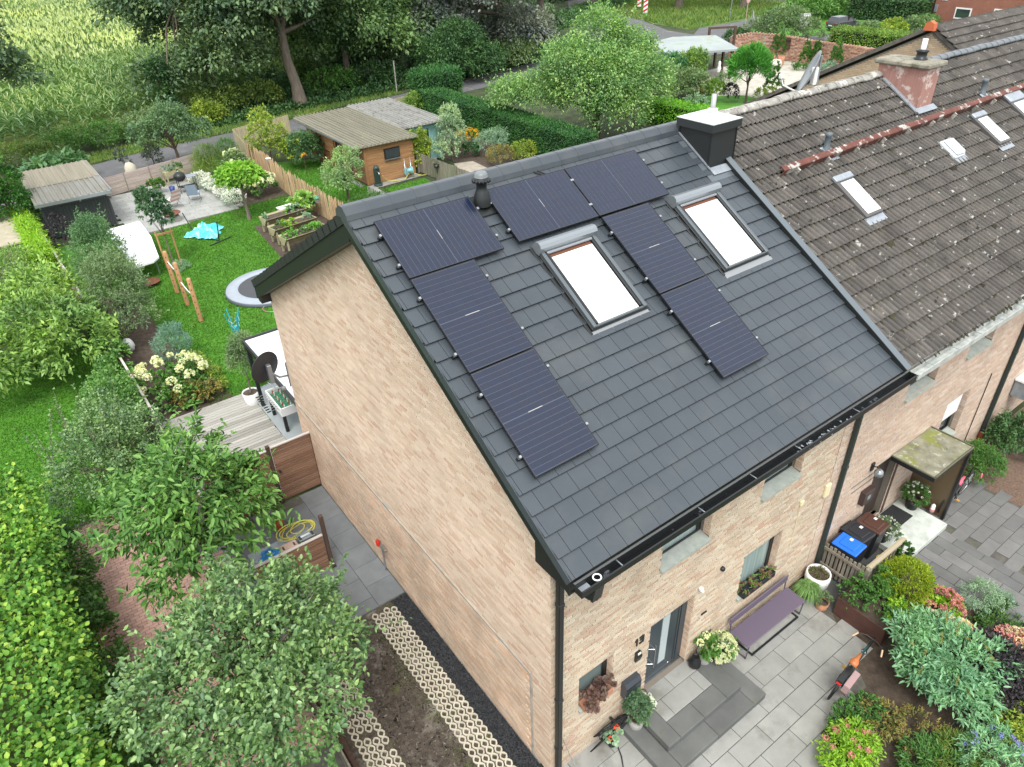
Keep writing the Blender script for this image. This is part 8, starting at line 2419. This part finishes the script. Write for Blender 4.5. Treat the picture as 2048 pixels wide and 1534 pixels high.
solo('boundary_stone', MB().ell((0, 0, .4), (.38, .3, .6), 9, 6, 0, .1), M_GRID, 'pale upright boulder on the lane verge', 'stone', None, (2.55, 44.4, 0))
plant('butterbur', 'big leaved bushy weeds behind the grey shed roof', 'shrub', (-.9, 46.4, 0), [(0, 0, .8, 1.5, 1.0, .8), (-1.2, .3, .6, 1.0, .9, .6)], 2200, .3, .2, leaf_mat('burdock_leaf', [(.06, .11, .05), (.09, .15, .075), (.13, .19, .11)], .25), cr=.4)
for i, (x, y, rx, h, m, lab) in enumerate(((-3.5, 52.0, 3.2, 1.5, L_WILD, 'brownish bramble bank left of the lane'), (1.8, 54.0, 3.0, 1.6, L_MID, 'middle bramble bank between lane and maize'), (6.6, 55.2, 2.8, 1.7, L_OLIVE, 'bramble bank beside the ivy clad stump'))):
    plant('brambles', lab, 'shrub', (x, y, 0), [(0, 0, h * .45, rx, 1.5, h * .55), (rx * .5, .4, h * .4, rx * .7, 1.3, h * .5), (-rx * .5, -.5, h * .35, rx * .6, 1.3, h * .45)], 6500, .17, .08, m, cr=.35)
iv = plant('ivy_stump', 'ivy covered old tree stump standing at the maize edge', 'tree stump', (8.3, 57.0, 0), [(0, 0, 1.0, .8, .8, 1.2), (-.1, 0, 2.6, .75, .75, 1.3), (-.15, 0, 3.9, .8, .8, .9)], 6500, .16, .1, L_DARK, surf=1.0, cr=.18, trunk=(.35, 3.6, M_BARK))
# maize: nobody could count the plants
def maize():
    rng = np.random.default_rng(91)
    PP, DD, UU, LL, WW = [], [], [], [], []
    TP, TD = [], []
    def add(x0, x1, y0, y1, dens, nl):
        n = int((x1 - x0) * (y1 - y0) * dens)
        x, y = rng.uniform(x0, x1, n), rng.uniform(y0, y1, n)
        x = np.round(x / .75) * .75 + rng.normal(0, .08, n)
        keep = (y > 57.6 + .28 * x + rng.normal(0, .3, n)) & (x < 6 + .32 * (y - 55) + 30)
        x, y = x[keep], y[keep]
        n = len(x)
        H = 2.2 * rng.uniform(.85, 1.15, n) * (1 + .08 * np.sin(x * .3) * np.sin(y * .2))
        for k in range(nl):
            q = .25 + .7 * k / nl
            a = rng.uniform(0, 2 * math.pi, n)
            PP.append(np.stack([x, y, H * q], 1))
            DD.append(np.stack([np.cos(a), np.sin(a), rng.uniform(.2, 1.2, n)], 1))
            LL.append(rng.uniform(.55, .85, n)); WW.append(rng.uniform(.075, .12, n))
        for k in range(1 if dens > 3 else 2):
            TP.append(np.stack([x, y, H * .92], 1)); TD.append(np.stack([rng.normal(0, .35, n), rng.normal(0, .35, n), np.ones(n)], 1))
    add(-14, 24, 53, 85, 3.6, 8)
    add(-8, 40, 85, 125, 2.0, 6)
    add(-4, 70, 125, 235, .9, 5)
    P, D = np.concatenate(PP), np.concatenate(DD)
    t = bpy.data.objects.new('maize_field', None); COL.objects.link(t)
    tag(t, 'field of tall green and yellow maize stretching behind the trees', 'maize'); t['kind'] = 'stuff'
    L_MZ = leaf_mat('maize_leaf', [(.07, .12, .045), (.10, .155, .06), (.155, .21, .09), (.30, .34, .21)], .35, hue=.3, hscale=.25)  # palest tone puts whitish light glints into the leaf colour
    o = leaves('maize_leaf', P, D, RNG.normal(size=P.shape) * .3 + [0, 0, 1], np.concatenate(LL), np.concatenate(WW), L_MZ, t); o['kind'] = 'stuff'
    P, D = np.concatenate(TP), np.concatenate(TD)
    o = leaves('maize_tassel', P, D, RNG.normal(size=P.shape), np.where(P[:, 1] < 84, .38, .55), np.where(P[:, 1] < 84, .05, .13), leaf_mat('maize_tassel', [(.44, .40, .23), (.50, .46, .28), (.38, .36, .21)], .3, hue=.25, hscale=.06), t); o['kind'] = 'stuff'
maize()
sheet('maize_ground', [(-60, 45), (-14, 54), (0, 58), (20, 63.5), (60, 100), (120, 250), (-60, 250)], -.03, mat('maize_floor', (.10, .13, .03), 1.0, var=.3, var_scale=.2))

def big_tree(name, label, x, y, h, r, n, m, L=.34, W=.2, tr=.35, lean=(0, 0), low=1.2, group='tall roadside trees before the maize', seed=None, bark=M_BARKG, skirt=True):
    rng = random.Random(seed or int(x * 13))
    bl = [(lean[0], lean[1], h * .72, r * .85, r * .85, h * .26)]
    for k in range(7):
        a = k * 2 * math.pi / 7 + rng.uniform(-.4, .4)
        q = rng.uniform(.45, .75) * r
        bl.append((lean[0] + q * math.cos(a), lean[1] + q * math.sin(a), rng.uniform(low + 1.2, h * .68), r * rng.uniform(.4, .55), r * rng.uniform(.4, .55), h * rng.uniform(.12, .17)))
    return plant(name, label, 'tree', (x, y, 0), bl, n, L, W, m, group, seed, trunk=(tr, h * .72, bark, lean), cr=r * .16, ncl=n // 42, surf=.7, part='crown', nl=40)
OAKG = 'tall roadside trees before the maize'
big_tree('oak_tree', 'dark oak with ivy clad trunk, leftmost of the roadside row', 13.0, 60.5, 13, 6.2, 36000, L_OAK, low=1.6, seed=5, lean=(-.6, 0))
big_tree('oak_tree', 'oak with straight pale trunk standing behind the larch shed', 18.3, 55.6, 13, 5.6, 30000, L_OAK, tr=.5, low=4.0, seed=6, lean=(-.6, .5))
big_tree('oak_tree', 'light green leafy tree behind the shed roofs', 25.0, 60.5, 12, 6.4, 36000, leaf_mat('lighter_oak', [(.07, .108, .055), (.095, .138, .068), (.125, .172, .085), (.18, .225, .10)], .3, hue=.35, hscale=.35), low=1.4, seed=7)
big_tree('copper_beech', 'greyish purple copper beech above the yew hedge', 38.8, 59.5, 11.5, 6.6, 32000, leaf_mat('copper_beech_leaf', [(.11, .10, .105), (.15, .135, .145), (.20, .185, .19), (.09, .10, .08)], .2, hue=.3, hscale=.4), low=1.0, seed=8, tr=.45)
big_tree('maple_tree', 'deep green tree with dark trunk left of the copper beech', 32.5, 62.5, 12, 6.0, 26000, L_OAK, tr=.35, low=1.5, seed=9)
big_tree('oak_tree', 'dark oak standing alone above the pear tree crown', 50.5, 64.2, 13, 5.4, 18000, L_OAK, tr=.5, low=5.5, seed=10)
big_tree('oak_tree', 'shadowy oak behind the copper beech', 45.5, 72.0, 13, 6.0, 15000, L_OAK, low=2.0, seed=12)
big_tree('oak_tree', 'oak rising behind the grassy island right of the markers', 86.0, 76.0, 14, 6.0, 13000, L_OAK, tr=.5, low=5.0, seed=13, L=.42, W=.26)
big_tree('oak_tree', 'oak with thick trunk beside the striped markers', 78.0, 86.0, 14, 6.5, 14000, L_OAK, tr=.5, low=4.0, seed=14, L=.42, W=.26)
big_tree('oak_tree', 'oak trunk farthest right on the grassy island', 92.0, 69.0, 13, 5.5, 10000, L_OAK, tr=.45, low=5.5, seed=15, L=.42, W=.26)
t = plant('oak_tree', 'dark overhanging oak boughs at the top left corner', 'tree', (-4.2, 49.0, 0), [(.6, 0, 8.0, 2.4, 2.4, 1.6), (2.4, .4, 6.4, 1.5, 1.4, .7), (3.3, .6, 5.7, 1.2, 1.1, .5), (.9, 0, 9.8, 2.4, 2.2, 1.5), (-.4, -.5, 6.0, 1.4, 1.4, .7)], 8500, .3, .17, L_OAK, OAKG, 21, trunk=(.4, 8.5, M_BARKG, (.6, 0)), cr=.6, part='crown', surf=.7, nl=30)
plant('yew_tree', 'dense dark yew in front of the copper beech', 'tree', (33.2, 54.6, 0), [(0, 0, 1.8, 3.6, 2.6, 2.0), (2.6, -.3, 1.4, 2.4, 2.0, 1.5), (-2.0, .2, 2.4, 2.0, 2.0, 1.6), (.6, .4, 3.6, 2.4, 2.0, 1.4)], 17000, .26, .1, L_DARK, surf=.9, cr=.6)
plant('wayside_shrub', 'silvery low wayside shrub at the right foot of the dark yew', 'shrub', (40.6, 55.6, 0), [(0, 0, 1.4, 2.2, 1.8, 1.5)], 4200, .24, .1, L_OLIVE, cr=.5)
L_SCRUB = leaf_mat('scrub_leaf', [(.07, .10, .03), (.10, .135, .04), (.15, .18, .055), (.22, .235, .075)], .3, hue=.35)
for i, (x, y, r, h, m, lab) in enumerate(((11.8, 56.6, 2.0, 2.4, L_SCRUB, 'yellow green bush under the leftmost oak'), (15.4, 56.6, 1.6, 2.2, L_SCRUB, 'yellowish bush left of the pale oak trunk'), (16.8, 58.6, 1.8, 2.6, L_DARK, 'dark holly close to the pale oak trunk'), (22.0, 57.6, 2.4, 2.2, L_MID, 'wild undergrowth right of the pale oak trunk'), (26.5, 57.4, 2.6, 2.0, L_DARK, 'dark ivy undergrowth behind the larch shed'), (30, 58.2, 2.4, 2.2, L_OAK, 'leafy undergrowth left of the dark yew'), (10.4, 54.9, 1.3, 1.4, L_YEL, 'small yellowing bush by the lane bend'))):
    plant('undergrowth_bush', lab, 'shrub', (x, y, 0), [(0, 0, h * .5, r, r * .8, h * .55), (r * .5, .3, h * .4, r * .7, r * .6, h * .45)], 3000, .22, .11, m, cr=.4)
def understorey():
    """ivy carpet and bushes of the roadside wood that read as one mass"""
    rng = np.random.default_rng(61)
    n = 46000
    x = rng.uniform(9, 100, n); off = rng.uniform(0, 1, n)
    y = np.where(x < 56, 54.2 + .10 * (x - 16) + off ** 1.6 * 6, 70 + off * 5 + (x - 56) * .55)
    z = rng.random(n) ** 2 * (.25 + .9 * off)
    P = np.stack([x, y, z], 1)
    D = rng.normal(size=(n, 3)) + [0, -.3, .6]
    kind(leaves('undergrowth', P, D, rng.normal(size=(n, 3)) * .5 + [0, 0, 1], .28, .17, L_DARK), 'stuff')
    n = 34000
    x = rng.uniform(14, 62, n); y = 66 + .16 * (x - 14) + rng.random(n) * 4; z = rng.random(n) ** 1.3 * (3.2 + 1.6 * np.sin(x * .7) + 1.2 * np.sin(x * 1.9))
    kind(leaves('distant_woods', np.stack([x, y, np.maximum(z, .1)], 1), rng.normal(size=(n, 3)) + [0, -.4, .3], rng.normal(size=(n, 3)) + [0, -.3, 1], .42, .26, L_OAK), 'stuff')
    n = 60000
    x = rng.uniform(40, 170, n); off = rng.random(n)
    y = np.where(x < 70, 80 + .25 * (x - 40) + off * 6, 96 + .1 * (x - 70) + off * 8)
    z = rng.random(n) * 7.5
    P = np.stack([x, y + np.sin(x * .6) * 1.2 + np.sin(z * 1.3 + x) * .8, z], 1)
    D = rng.normal(size=(n, 3)) + [0, -.4, .3]
    kind(leaves('distant_woods', P, D, rng.normal(size=(n, 3)) + [0, -.4, 1], .62, .4, L_OAK), 'stuff')
    n = 9000
    x = rng.uniform(92, 150, n); y = 56 + (x - 92) * .1 + rng.random(n) * 6; z = rng.random(n) ** 1.5 * 4
    kind(leaves('distant_woods', np.stack([x, y, z], 1), rng.normal(size=(n, 3)) + [0, -.4, .3], rng.normal(size=(n, 3)) + [0, 0, 1], .6, .34, L_MID), 'stuff')
understorey()
for i, (x, y, m, lab) in enumerate(((31.2, 55.3, M_WOODP, 'thin grey pole at the wood edge'),)):
    solo('pole', MB().tube([(0, 0, 0), (0, 0, 2.6)], .06, 6), M_CONC, 'thin grey pole at the edge of the roadside wood', 'pole', None, (26.8, 54.6, 0))
